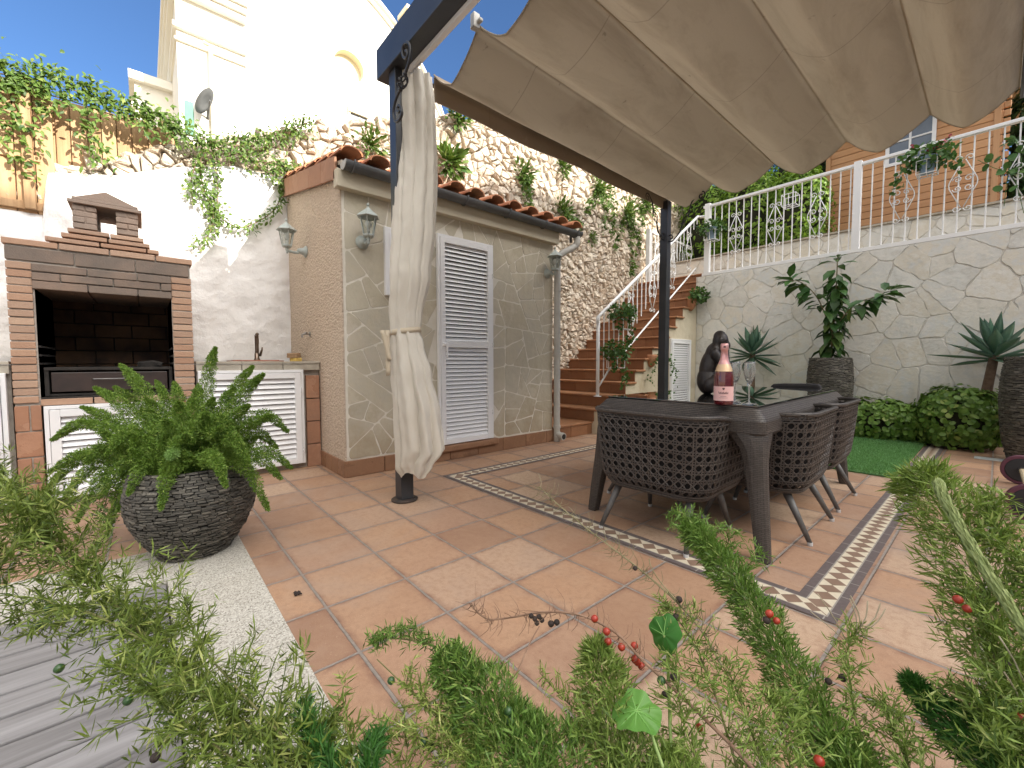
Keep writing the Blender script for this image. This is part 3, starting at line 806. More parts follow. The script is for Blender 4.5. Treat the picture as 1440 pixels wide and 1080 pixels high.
# verge tiles and barrel tiles
def roofz(x): return 2.505 + (XF + .06 - x) * .205
mb = MB(); xs = [XF + .02 - i * .335 for i in range(6)]
for a, b in zip(xs, xs[1:]):
    b = max(b, -3.69)
    if a - b < .05: continue
    mb.prism([(a, roofz(a) - .165), (a, roofz(a) + .01), (b + .005, roofz(b) + .01), (b + .005, roofz(b) - .165)], lambda p, q, h: (p, Y0S - .03 - h, q), 0, .02)
mb.build('verge_tiles', M_CLAYT, SH, bevel=.004)
mb = MB(); mb.add([(XF + .09, Y0S - .02, roofz(XF + .09) - .02), (XF + .09, Y1S + .25, roofz(XF + .09) - .02), (-3.7, Y1S + .25, roofz(-3.7) - .02), (-3.7, Y0S - .02, roofz(-3.7) - .02),
                  (XF + .09, Y0S - .02, roofz(XF + .09) - .05), (XF + .09, Y1S + .25, roofz(XF + .09) - .05), (-3.7, Y1S + .25, roofz(-3.7) - .05), (-3.7, Y0S - .02, roofz(-3.7) - .05)],
                 [(0, 1, 2, 3), (4, 7, 6, 5), (0, 4, 5, 1), (1, 5, 6, 2), (2, 6, 7, 3), (3, 7, 4, 0)])
RF = mb.build('roof', M_CONC, SH)
mb = MB(); row = 0
for j in range(12):
    yc = Y0S + .045 + j * .24
    for k in range(6):
        x0 = XF + .13 - k * .30; x1 = x0 - .36
        if x0 < -3.6: continue
        x1 = max(x1, -3.75); jt = rg.uniform(-.008, .008)
        def tl(u, v, rad, up, x0=x0, x1=x1, yc=yc, jt=jt):
            an = math.pi * (u if up else 1 + u); x = x0 + (x1 - x0) * v; r_ = rad * (1.06 - .12 * v)
            return (x, yc + jt + math.cos(an) * r_, roofz(x) + (.016 if up else .05) + (.022 * (1 - v)) + math.sin(an) * r_ * (.66 if up else .55))
        for rr in (.086, .073):
            mb.grid(lambda u, v, rr=rr: tl(u, v, rr, True), 10, 2)
        kx = len(mb.v)
        ring = [tl(i / 10, 0, .086, True) for i in range(11)] + [tl(i / 10, 0, .073, True) for i in range(10, -1, -1)]
        mb.add(ring, [(i, i + 1, 20 - i, 21 - i) for i in range(10)])
        if j < 11:
            yc2 = yc + .12
            mb.grid(lambda u, v, x0=x0, x1=x1, yc2=yc2: (x0 - .10 + (x1 - x0) * v * .8, yc2 + math.cos(math.pi * (1 + u)) * .06, roofz(x0 - .1 + (x1 - x0) * v * .8) + .03 + .02 * (1 - v) + math.sin(math.pi * (1 + u)) * .035), 6, 2)
mb.build('barrel_tiles', M_ROOF, RF, smooth=False, fix=False)

# ================================================================== stairs
ST = thing('staircase', 'terracotta tiled outdoor staircase with a cream rendered side', 'staircase', (-2.7, 5, 0))
RISE = .165
M_RISER = stone_mat('stair riser tile', [(0, (.20, .085, .04)), (.5, (.27, .12, .055)), (1, (.31, .15, .075))], .55, 40, .2, .4, (.16, .08, .045))
def nose(n): return 6.865 - .222 * (15 - n) if n >= 4 else {3: 4.13, 2: 3.86}[n]
XL, XS = -3.50, -2.00
cm = plaster('stained cream render', (.50, .43, .31), (.62, .56, .43), .35, .5, (.36, .25, .14))
mb = MB()
for n in range(2, 16):
    y0 = nose(n) + .033; y1 = nose(n + 1) + .033 if n < 15 else 7.6
    mb.box(XL, XS - .022, y0, y1 + .001, -.02, n * RISE - .032)
mb.prism([(nose(2) + .02, -.02)] + [p for n in range(2, 16) for p in ((nose(n) + .02, (n - 1) * RISE - .03), (nose(n) + .02, n * RISE - .033))] + [(YB - .002, 15 * RISE - .033), (YB - .002, -.02)], lambda a, b, h: (XS - .021 + h, a, b), 0, .02) if False else None
mb.build('core', cm, ST)
prof = [(nose(2) + .03, -.01)]
for n in range(2, 15):
    if nose(n) + .03 > YB: break
    prof += [(nose(n) + .03, n * RISE - .034)]
    nx = min(nose(n + 1) + .03, YB - .003); prof += [(nx, n * RISE - .034)]
prof += [(YB - .003, -.01)]
mb = MB(); mb.prism(prof, lambda a, b, h: (XS - .022 + h, a, b), 0, .02)
mb.build('rendered_side', cm, ST)
for n in range(1, 16):
    z = n * RISE; mb = MB(); mr = MB()
    if n == 1:
        mb.box(XL, -2.12, 3.10, 4.1, z - .03, z)
        mr.box(XL, -2.145, 3.15, 4.1, -.02, z - .031)
        k = 3.15
        while k < 4.1: mr.box(-2.15, -2.135, k + .003, min(k + .327, 4.1), .004, z - .034); k += .33
    elif n == 2 or n == 3:
        e = nose(n + 1) + .03; yl = nose(n) - .10; yr = nose(n)
        mb.prism([(XL, yl), (XS + .05 - (.10 if n == 2 else .02), yr), (XS + .05 - (.10 if n == 2 else .02), e), (XL, e)], lambda a, b, h: (a, b, h), z - .03, z)
        mr.prism([(XL, yl + .022), (XS - (.10 if n == 2 else .03), yr + .022), (XS - (.10 if n == 2 else .03), e), (XL, e)], lambda a, b, h: (a, b, h), z - RISE + .001, z - .031)
    else:
        e = nose(n + 1) + .03 if n < 15 else 7.6; x = XL; i = 0
        xr = XS + .035 if n < 15 else XS + .035
        while x < xr - .02:
            q = min(x + .31, xr); mb.box(x + .0015, q - .0015, nose(n), e, z - .03 + rg.uniform(0, .001), z + rg.uniform(-.001, .001))
            mr.box(x + .002, min(q, XS - .004) - .002, nose(n) + .02, nose(n) + .032, z - RISE + .002, z - .032); x += .31
    T = mb.build('step', M_STEP, ST, bevel=.011)
    mr.build('riser', M_RISER, T)
ST_L = Matrix(((0, -1, 0, XS + .0), (1, 0, 0, 5.62), (0, 0, 1, .22), (0, 0, 0, 1)))
louvre('vent_door', ST, .60, 1.05, ST_L, .05, (), .036)
mb = MB(); mb.box(XS - .002, XS + .012, 5.1, 5.6, .0, .12); mb.box(XS - .002, XS + .012, 6.25, YB - .01, .0, .12)
mb.build('skirting', M_CLAYT, ST)

# ================================================================== brick barbecue
def courses(mb, y0, y1, z0, z1, x0, x1, ch, bl, gap=.007, jit=.004, seed=1):
    r_ = random.Random(seed); z = z0; row = 0
    while z < z1 - .01:
        t = min(z + ch, z1) - gap
        y = y0 - (bl / 2 if row % 2 else 0)
        while y < y1 - .004:
            a, b = max(y, y0), min(y + bl, y1)
            if b - a > .012:
                j = r_.uniform(-jit, jit)
                mb.box(x0, x1 + j, a + (gap / 2 if a > y0 else 0), b - (gap / 2 if b < y1 else 0), z + r_.uniform(-.0015, .0015), t + r_.uniform(-.002, .001))
            y += bl
        z += ch; row += 1
XB = -2.70
BQ = thing('brick_barbecue', 'built in brick barbecue with a sooty hood and small gabled chimney', 'barbecue', (-3.1, -.65, 0))
mb = MB(); courses(mb, -1.115, -1.008, .68, 1.57, -3.6, XB, .0495, .40, seed=2); mb.build('pillar', M_BRICK, BQ, bevel=.003)
mb = MB(); courses(mb, -.322, -.205, .68, 1.57, -3.6, XB, .0495, .40, seed=3); mb.build('pillar', M_BRICK, BQ, bevel=.003)
mb = MB()
mb.box(-3.62, XB - .008, -1.110, -1.0, 0, 1.70); mb.box(-3.62, XB - .008, -.325, -.21, 0, 1.70); mb.box(-3.62, XB - .008, -1.0, -.325, 1.42, 1.70)
mb.build('mortar_core', M_MORTAR, BQ)
mb = MB(); courses(mb, -1.115, -1.0, 0.0, .675, -3.6, XB + .002, .168, .13, .008, seed=4); mb.build('base_pier', M_CLAYT, BQ, bevel=.004)
mb = MB(); courses(mb, -.325, -.205, 0.0, .675, -3.6, XB + .002, .168, .13, .008, seed=5); mb.build('base_pier', M_CLAYT, BQ, bevel=.004)
mb = MB(); courses(mb, -1.0, -.325, .66, .71, -3.5, XB + .004, .048, .24, seed=6); mb.build('hearth_edge', M_BRICK, BQ, bevel=.003)
mb = MB(); courses(mb, -1.008, -.322, 1.405, 1.57, -3.5, XB + .012, .0545, .25, .006, .005, seed=7); mb.build('lintel', M_SOOTB, BQ, bevel=.004)
mb = MB(); courses(mb, -1.115, -.205, 1.575, 1.665, -3.5, XB + .003, .088, .30, .006, .003, seed=8); mb.build('mantel', M_SOOTB, BQ, bevel=.003)
mb = MB(); courses(mb, -1.125, -.195, 1.67, 1.715, -3.5, XB + .006, .044, .24, seed=9)
courses(mb, -.93, -.385, 1.718, 1.752, -3.5, XB + .004, .033, .24, seed=10); courses(mb, -.87, -.43, 1.755, 1.79, -3.5, XB, .033, .22, seed=11); courses(mb, -.84, -.465, 1.793, 1.826, -3.5, XB - .005, .033, .2, seed=12)
mb.box(XB - .05, XB - .02, -.945, -.92, 1.718, 1.75)
mb.build('stepped_cornice', M_BRICK, BQ, bevel=.003)
CH = MB(); courses(CH, -.815, -.70, 1.83, 1.985, -3.12, XB - .02, .04, .12, seed=13); courses(CH, -.605, -.49, 1.83, 1.985, -3.12, XB - .02, .04, .12, seed=14)
CH.box(-3.12, -3.0, -.80, -.50, 1.83, 1.84); CH.box(-3.10, XB - .026, -.81, -.705, 1.83, 1.985); CH.box(-3.10, XB - .026, -.60, -.495, 1.83, 1.985)
c_ = CH.build('chimney', M_SOOTC, BQ, bevel=.003)
m = MB(); m.box(-3.16, XB + .0, -.835, -.468, 1.988, 2.01); m.box(-3.15, XB - .012, -.815, -.488, 2.013, 2.032); m.build('chimney_slab', M_SOOTC, c_, bevel=.003)
m = MB(); m.prism([(-.80, 2.035), (-.50, 2.035), (-.65, 2.10)], lambda a, b, h: (h, a, b), -3.14, XB - .03); m.build('chimney_gable', M_SOOTC, c_, bevel=.003)
# firebox
mb = MB(); mb.box(-3.50, -3.44, -1.0, -.325, .70, 1.5); mb.box(-3.45, XB - .01, -1.009, -1.0, .70, 1.42); mb.box(-3.45, XB - .01, -.325, -.318, .70, 1.42); mb.box(-3.45, XB - .01, -1.0, -.325, .68, .712)
mb.build('firebox', M_SOOT_HOLLOW, BQ)
mb = MB(); courses(mb, -1.0, -.325, .72, 1.42, -3.445, -3.40, .105, .22, .008, .004, seed=15); mb.build('firebrick_back', M_FIREB, BQ, bevel=.003)
mb = MB(); mb.box(-3.38, XB - .05, -.985, -.335, .715, .73); mb.box(-3.38, XB - .04, -.985, -.965, .715, .885); mb.box(-3.38, XB - .04, -.355, -.335, .715, .885); mb.box(-3.38, XB - .035, -.985, -.335, .885, .905)
TR = mb.build('fire_tray', M_SOOT_HOLLOW, BQ, bevel=.003)
m = MB(); m.box(XB - .07, XB - .045, -.955, -.365, .742, .872); dr = m.build('drawer', M_GREYW, TR, bevel=.004)
m = MB(); m.tube([(XB - .045, -.76, .825), (XB - .018, -.755, .825), (XB - .018, -.60, .825), (XB - .045, -.595, .825)], .004, 8); m.build('handle', M_STEEL, dr)
mb = MB()
for z in (.93, .985, 1.04):
    for y in (-1.004, -.321): mb.box(-3.3, XB - .02, y - .014, y + .014, z - .006, z + .006)
mb.build('grill_supports', M_SOOT_HOLLOW, BQ)
mb = MB(); mb.tube([(XB - .18, -.52, .925), (XB - .16, -.44, .935), (XB - .15, -.39, .92)], .02, 8); mb.lathe([(.001, 0), (.07, 0), (.075, .03), (.001, .035)], 16, (XB - .2, -.46, .906)); mb.build('ash_scraper', M_SOOT_HOLLOW, BQ)
louvre('cupboard_door', BQ, .60, .585, face_x(XB + .004, -.965, .05), .05, (), .04)
mb = MB(); mb.box(-3.5, XB - .02, -1.0, -.325, 0, .04); mb.build('plinth', M_CONC, BQ)

# ================================================================== kitchen counters
def counter(name, label, y0, y1, door, right_pier):
    o = thing(name, label, 'counter', (-3.1, (y0 + y1) / 2, 0))
    mb = MB(); n = max(1, round((y1 - y0) / .31)); s = (y1 - y0) / n
    for i in range(n): mb.box(-3.64, XB + .012, y0 + i * s + .002, y0 + (i + 1) * s - .002, .925, .945)
    mb.build('worktop', M_CONC, o, bevel=.003)
    mb = MB()
    for i in range(n): mb.box(XB - .02, XB + .004, y0 + i * s + .003, y0 + (i + 1) * s - .003, .868, .922)
    mb.build('edge_strip', M_CONC, o, bevel=.003)
    mb = MB(); mb.box(-3.64, XB - .035, y0 + .002, y1 - .002, -.01, .92); mb.build('carcass', M_MORTAR, o)
    if right_pier:
        mb = MB(); z = .003
        for h in (.205, .205, .205, .21):
            mb.box(-3.6, XB - .003, y1 - .118, y1 - .006, z, z + h - .008); z += h
        mb.build('tile_pier', M_CLAYT, o, bevel=.003)
    louvre('cupboard_door', o, door[1] - door[0], .80, face_x(XB - .002, door[0], .05), .05, (), .042, hinge=(.1, .62) if right_pier else None, handle=None if right_pier else (.52, .42))
    return o
KC = counter('sink_counter', 'outdoor sink counter with white louvred door beside the shed', -.197, .702, (-.165, .535), True)
counter('side_counter', 'concrete topped counter left of the brick barbecue with louvred door', -1.95, -1.122, (-1.73, -1.16), False)
mb = MB(); mb.box(-3.1, XB - .03, .05, .42, .9455, .953); mb.box(-3.07, XB - .06, .08, .39, .953, .957); mb.build('sink_rim', mottled('brown sink rim', (.25, .09, .05), (.35, .14, .08), 9, .4), KC, bevel=.003)
mb = MB(); mb.lathe([(.001, 0), (.026, 0), (.028, .01), (.020, .03), (.019, .075), (.001, .08)], 18, (-3.2, .30, .946))
mb.tube(spline([(-3.2, .30, 1.0), (-3.2, .302, 1.08), (-3.195, .302, 1.15), (-3.185, .30, 1.185), (-3.13, .295, 1.195)], 24), [.016] * 8 + [.017] * 10 + [.014] * 6, 12)
mb.tube([(-3.2, .325, 1.0), (-3.16, .335, 1.05), (-3.15, .336, 1.075)], [.012, .008, .006], 10)
mb.build('tap', M_BRONZE, KC, smooth=True)
# sponge and scrubbing block
mb = MB(); M = Matrix.Translation((-3.2, .63, .946)) @ Matrix.Rotation(.35, 4, 'Z'); mb.box(-.05, .05, -.033, .033, 0, .035, M=M)
tag(mb.build('sponge', mottled('yellow sponge', (.62, .42, .10), (.75, .55, .18), 50, .95, .9, 90), None, bevel=.006), 'yellow sponge lying on the sink counter below a brown block', 'sponge')
mb = MB(); M = Matrix.Translation((-3.2, .615, .982)) @ Matrix.Rotation(.6, 4, 'Z') @ Matrix.Rotation(.08, 4, 'X'); mb.box(-.06, .06, -.03, .03, 0, .022, M=M); mb.box(-.058, .058, -.028, .028, .022, .045, M=M)
tag(mb.build('scrubbing_block', mottled('worn brown wood', (.28, .17, .09), (.42, .28, .16), 25, .8, .5, 60), None, bevel=.005), 'brown scrubbing block stacked on the yellow sponge', 'brush')

# wall tap hook on stucco wall
mb = MB(); mb.lathe([(.001, 0), (.022, 0), (.022, .008), (.010, .012), (.010, .05), (.001, .05)], 14, M=Matrix.Translation((-2.985, Y0S - .008, 1.205)) @ Matrix.Rotation(R(90), 4, 'X'))
mb.tube([(-2.985, Y0S - .05, 1.205), (-2.985, Y0S - .075, 1.20), (-2.985, Y0S - .078, 1.17)], .010, 10); mb.box(-3.012, -2.958, Y0S - .05, Y0S - .035, 1.214, 1.222)
tag(mb.build('garden_tap', M_STEEL, None, smooth=False), 'small grey tap on the pinkish stucco wall', 'tap')

# ================================================================== wall lanterns
def lantern(label, loc, rotz, reach=.13):
    """local: wall at y=0, lantern hangs out along -y"""
    o = thing('wall_lantern', label, 'lantern', loc, rotz, 'grey green lanterns on the shed walls')
    r90 = Matrix.Rotation(R(90), 4, 'X')
    mb = MB(); mb.lathe([(.001, 0), (.052, 0), (.055, .006), (.048, .014), (.036, .022), (.028, .05), (.018, .075), (.001, .08)], 22, M=r90)
    mb.build('wall_plate', M_LAMP, o, True, local=True)
    mb = MB(); mb.tube(spline([(0, -.05, 0), (0, -.085, -.022), (0, -reach, -.012), (0, -reach - .005, .012)], 16), .013, 10); mb.lathe([(.001, -.03), (.008, -.026), (.012, -.016), (.006, -.008), (.014, 0), (.014, .012)], 12, (0, -reach - .005, -.012))
    mb.build('arm', M_LAMP, o, True, local=True)
    L = (0, -reach - .005)
    def hexa(mb, pr): mb.lathe(pr, 6, (L[0], L[1], 0))
    mb = MB(); hexa(mb, [(.001, .012), (.034, .012), (.045, .022), (.046, .034), (.040, .036), (.001, .036)]); mb.build('base_cup', M_LAMP, o, local=True)
    gl = MB()
    hexa(gl, [(.039, .036), (.063, .165)]); gl.f = [f for f in gl.f if len(f) == 4]
    gl.build('glass_panes', M_PANE, o, local=True, fix=False)
    for k in range(6):
        a = math.pi * k / 3; m = MB()
        m.tube([(L[0] + .041 * math.cos(a), L[1] + .041 * math.sin(a), .034), (L[0] + .065 * math.cos(a), L[1] + .065 * math.sin(a), .168)], .0042, 6)
        m.build('bar', M_LAMP, o, local=True)
    mb = MB(); hexa(mb, [(.066, .163), (.090, .166), (.090, .171), (.062, .196), (.030, .222), (.013, .238), (.009, .246)]); mb.lathe([(.009, .244), (.005, .25), (.012, .262), (.008, .274), (.001, .28)], 12, (L[0], L[1], 0))
    mb.build('hood', M_LAMP, o, local=True)
    mb = MB(); mb.lathe([(.013, .036), (.013, .07), (.011, .075)], 12, (L[0], L[1], 0)); mb.lathe([(.011, .074), (.024, .10), (.027, .115), (.02, .135), (.001, .142)], 14, (L[0], L[1], 0)); mb.build('bulb', mottled('frosted bulb', (.75, .74, .70), (.8, .8, .76), 5, .3), o, True, local=True)
    return o
lantern('pale grey lantern on the pinkish stucco wall above the sink counter', (-3.04, Y0S - .008, 1.985), 0, .16)
lantern('grey lantern on the flagstone shed front near the curtain', (XF + .008, .875, 1.905), R(90), .13)
lantern('smaller looking grey lantern between shed door and downpipe', (XF + .008, 3.02, 1.945), R(90), .12)
# ================================================================== pergola
def spiral(c, r0, turns, a0, plane, sgn=1, n=26, shrink=.25):
    """flat scroll; plane = (ex, ez) unit vectors"""
    ex, ez = plane; out = []
    for i in range(n):
        u = i / (n - 1); a = a0 + sgn * turns * 2 * math.pi * u; r = r0 * (1 - (1 - shrink) * u)
        out.append(Vector(c) + ex * (r * math.cos(a)) + ez * (r * math.sin(a)))
    return out
PG = thing('pergola', 'black metal pergola with a sagging beige fabric canopy', 'pergola', (0, 2.5, 0))
PY = .812; PX = -1.297
for (x, y, zt) in ((PX, PY, 2.80), (PX, 4.17, 2.80)):
    mb = MB(); mb.box(x - .045, x + .045, y - .045, y + .045, .0, zt); P = mb.build('post', M_BSTEEL, PG, bevel=.004)
    m = MB(); m.lathe([(.001, 0), (.088, 0), (.088, .008), (.078, .014), (.001, .014)], 28, (x, y, .003)); m.build('base_plate', mottled('rusty black plate', (.02, .016, .014), (.06, .04, .03), 20, .6, .4, 60), P)
mb = MB()
mb.box(-1.46, -.45, PY - .075, PY + .045, 2.802, 2.995); mb.box(-.447, .9, PY - .074, PY + .044, 2.803, 2.994); mb.box(.903, 2.4, PY - .075, PY + .045, 2.802, 2.995)
mb.build('beam', M_BSTEEL, PG, bevel=.004)
mb = MB(); mb.box(-1.2, 2.4, PY + .02, PY + .05, 2.772, 2.80); mb.build('curtain_rail', M_WPAINT, PG)
mb = MB(); mb.tube([(PX - .03, PY + .045, 2.85), (PX - .03, 4.3, 2.85)], .014, 8); mb.build('canopy_rod', M_BSTEEL, PG)
mb = MB(); mb.tube([(1.36, 1.0, 2.90), (1.36, 4.3, 2.82)], .012, 8); mb.build('canopy_rod', M_BSTEEL, PG)
# scroll brackets in the corners
def bracket(p, ex, s=1.0):
    ez = Vector((0, 0, 1)); p = Vector(p); mb = MB()
    a = p + ex * .055 * s + ez * (-.47 * s); b = p + ex * .36 * s + ez * (-.03 * s)
    mid = (a + b) / 2; dr = (b - a).normalized(); nn = ex.cross(ez).cross(dr)
    mb.tube(spline([a - dr * .0 - nn * .012, a + dr * .1 * s - nn * .03 * s, mid - dr * .07 * s], 12), .0085 * s, 8); mb.tube(spline([mid + dr * .07 * s, b - dr * .1 * s + nn * .03 * s, b + nn * .012], 12), .0085 * s, 8)
    sp = spiral(a + nn * .040 * s, .053 * s, 1.25, math.atan2(-nn.z, -nn.dot(ex)), (ex, ez), -1); mb.tube(sp, .008 * s, 8)
    sp = spiral(b - nn * .040 * s, .053 * s, 1.25, math.atan2(nn.z, nn.dot(ex)), (ex, ez), -1); mb.tube(sp, .008 * s, 8)
    e3 = dr.cross(nn)
    for k in range(4):                                   # twisted basket
        q = []
        for i in range(13):
            u = i / 12; an = k * math.pi / 2 + u * math.pi * 1.2; r_ = .030 * s * math.sin(math.pi * u)
            q.append(mid + dr * (u - .5) * .15 * s + (nn * math.cos(an) + e3 * math.sin(an)) * r_)
        mb.tube(q, .0045 * s, 6)
    mb.lathe([(.001, 0), (.013, .004), (.013, .016), (.001, .02)], 10, mid + dr * .075 * s - Vector((0, 0, .01))); mb.lathe([(.001, 0), (.013, .004), (.013, .016), (.001, .02)], 10, mid - dr * .075 * s - Vector((0, 0, .01)))
    return mb
mb = MB(); cp = lambda l: [onp(a / 6 + 480, b / 6 + 20, 1, PY - .085) for a, b in l]
mb.tube(spline(cp([(535, 512), (560, 440), (577, 380), (584, 310), (577, 258), (556, 238), (528, 255), (514, 305), (522, 355), (544, 372), (560, 345), (553, 308), (542, 314)]), 70), .0085, 8)
mb.tube(spline(cp([(500, 630), (472, 690), (449, 760), (438, 830), (445, 885), (466, 905), (495, 885), (511, 835), (505, 785), (488, 768), (475, 795), (484, 826), (494, 814)]), 70), .0085, 8)
ba, bb_ = cp([(538, 505), (498, 638)]); ba, bb_ = Vector(ba), Vector(bb_); bd = bb_ - ba
for k in range(4):
    qd = []
    for i in range(15):
        u = i / 14; an = k * math.pi / 2 + u * math.pi * 1.3; r_ = .030 * math.sin(math.pi * u); qd.append(ba + bd * u + Vector((math.cos(an), math.sin(an), 0)) * r_)
    mb.tube(qd, .0048, 6)
for e in (ba, bb_): mb.lathe([(.001, -.010), (.013, -.006), (.013, .006), (.001, .010)], 12, e)
mb.build('scroll_bracket', M_BIRON, PG, smooth=True)
bracket((PX + .045, 4.17, 2.80), Vector((1, 0, 0)), .95).build('scroll_bracket', M_BIRON, PG, smooth=True)
bracket((PX, 4.17 - .045, 2.80), Vector((0, -1, 0)), .9).build('scroll_bracket', M_BIRON, PG, smooth=True)

# canopy cloth
def canopy_mat():
    t = NT('weathered canopy cloth'); v = t.pos((1, .22, 1))
    c = t.mix(t.noise(1.6, 4, .6, vec=v), (.44, .39, .32), (.55, .49, .405))
    st = t.n('MapRange', i0=t.noise(3.1, 6, .72, vec=t.pos((1.6, .35, 1)), dist=.8), i1=.46, i2=.70, i3=0, i4=.75).outputs[0]
    c = t.mix(st, c, (.30, .245, .18))
    sp_ = t.n('MapRange', i0=t.noise(13, 3, .6), i1=.70, i2=.76).outputs[0]
    c = t.mix(t.math('MULTIPLY', sp_, .55), c, (.08, .055, .04))
    g = t.n('TexCoord').outputs['Object']; sp2 = t.n('SeparateXYZ'); t.t.links.new(g, sp2.inputs[0])
    # widthwise cloth seams
    sm = t.math('LESS_THAN', t.math('ABSOLUTE', t.math('SUBTRACT', t.math('FRACT', t.math('ADD', t.math('DIVIDE', sp2.outputs[1], 1.02), .42)), .5)), .004)
    c = t.mix(t.math('MULTIPLY', sm, .5), c, (.15, .11, .08))
    ed_ = t.math('ADD', t.math('MULTIPLY', t.n('MapRange', i0=sp2.outputs[0], i1=-1.30, i2=-1.17, i3=1, i4=0).outputs[0], .75), t.math('MULTIPLY', t.math('SUBTRACT', t.noise(7, 5, .7), .5), 1.2))
    c = t.mix(t.n('MapRange', i0=ed_, i1=.15, i2=.6, i3=0, i4=.75).outputs[0], c, (.17, .12, .075))
    weave = t.noise(260, 2); wr = t.noise(4, 5, .6, vec=t.pos((1, .3, 1)))
    nm = t.bump(wr, .6, .04); nm = t.bump(t.noise(22, 4, .6, vec=t.pos((1, .25, 1))), .25, .008, nm); nm = t.bump(weave, .15, .002, nm)
    t.done(c, .9, nm, Sheen__Weight=.2)
    tr = t.n('BsdfTranslucent', Color=t.mix(.5, c, (.62, .56, .47))); ms = t.n('MixShader', i0=.55)
    t.t.links.new(t.p.outputs[0], ms.inputs[1]); t.t.links.new(tr.outputs[0], ms.inputs[2]); t.t.links.new(ms.outputs[0], t.out.inputs[0])
    return t.m
M_CAN = canopy_mat()
BAT = [-1.30, -.785, -.19, .375, .90, 1.345]
Y0C, Y1C = 1.08, 4.22
def batz(i, y): return 2.905 - .012 * i * 0 + (2.925 - .02 - 2.905) - .012 * (y - Y0C) * .9 + (.03 if i == 1 else 0) * (1 - (y - Y0C) / 3)
def canz(x, y):
    for i in range(5):
        a, b = BAT[i], BAT[i + 1]
        if x <= b + 1e-6:
            u = (x - a) / (b - a); za, zb = batz(i, y), batz(i + 1, y)
            s = 4 * u * (1 - u); s2 = 1 - abs(2 * u - .9) ** 1.6 if True else 0
            vv = (u / .42) ** .9 if u < .42 else ((1 - u) / .58) ** .95
            sag = .185 * (.5 * s + .5 * vv)
            return za + (zb - za) * u - sag + .012 * mnoise.noise((x * 3.1, y * 1.4, 2)) * min(1, s * 2) + .005 * mnoise.noise((x * 11, y * 3, 4)) * min(1, s * 2)
    return batz(5, y)
mb = MB(); NU, NV = 100, 64
for up in (0, .004):
    mb.grid(lambda u, v, up=up: (BAT[0] + (BAT[-1] - BAT[0]) * u, Y0C + (Y1C - Y0C) * v, canz(BAT[0] + (BAT[-1] - BAT[0]) * u, Y0C + (Y1C - Y0C) * v) + up), NU, NV)
# hems round the edge
for v in (0, 1):
    y = Y0C + (Y1C - Y0C) * v; q = [(x, y, canz(x, y) + .002) for x in np.linspace(BAT[0], BAT[-1], 101)]
    mb.tube(q, .006, 6)
CN = mb.build('canopy', M_CAN, PG, smooth=True, fix=False)
M_HEM = mottled('pale seam tape', (.42, .36, .28), (.50, .44, .35), 8, .85)
for i in range(1, 6):
    mb = MB(); mb.tube([(BAT[i], y, batz(i, y) - .008) for y in np.linspace(Y0C + .005, Y1C - .005, 12)], .0055, 6); mb.build('batten', M_HEM, CN)
mb = MB()
for up in (0, -.006):
    mb.grid(lambda u, v, up=up: (BAT[0] + .012 * math.sin(u * 17) * v + up - .002, Y0C + (4.27 - Y0C) * u, batz(0, Y0C) - .01 - .012 * u - v * (.165 + .006 * math.sin(u * 9))), 70, 4)
mb.build('valance', M_CAN, PG, smooth=True, fix=False)
mb = MB(); mb.box(BAT[1] - .02, BAT[1] + .02, Y0C - .05, Y0C - .004, 2.90, 2.985); mb.box(BAT[1] - .05, BAT[1] + .05, Y0C - .03, Y0C - .004, 2.925, 2.945); mb.build('batten_end', M_PIPE, PG, bevel=.006)

# ================================================================== curtain tied round the post
def cloth_mat(name, a, b):
    t = NT(name); c = t.mix(t.noise(2.2, 5, .6), a, b)
    c = t.mix(t.n('MapRange', i0=t.noise(2.8, 6, .7, vec=t.pos((1, 1, .5))), i1=.55, i2=.8, i3=0, i4=.45).outputs[0], c, (a[0] * .72, a[1] * .66, a[2] * .58))
    nm = t.bump(t.noise(9, 5, .6, vec=t.pos((1, 1, .35))), .25, .02); nm = t.bump(t.noise(300, 2), .15, .0015, nm)
    t.done(c, .72, nm, Sheen__Weight=.25)
    tr = t.n('BsdfTranslucent', Color=c); ms = t.n('MixShader', i0=.15)
    t.t.links.new(t.p.outputs[0], ms.inputs[1]); t.t.links.new(tr.outputs[0], ms.inputs[2]); t.t.links.new(ms.outputs[0], t.out.inputs[0])
    return t.m
M_CURT = cloth_mat('cream curtain cloth', (.56, .515, .44), (.70, .665, .59))
CU = thing('curtain', 'cream curtain gathered and tied with a band at the black front post', 'curtain', (-1.2, .92, 0))
E1 = Vector((_x[0], _x[1], 0)).normalized(); E2 = Vector((_d[0], _d[1], 0)).normalized()
def prof_at(z, tab):
    for (a, *p), (b, *q) in zip(tab, tab[1:]):
        if z <= b:
            u = (z - a) / (b - a); u = u * u * (3 - 2 * u); return [x + (y - x) * u for x, y in zip(p, q)]
    return list(tab[-1][1:])
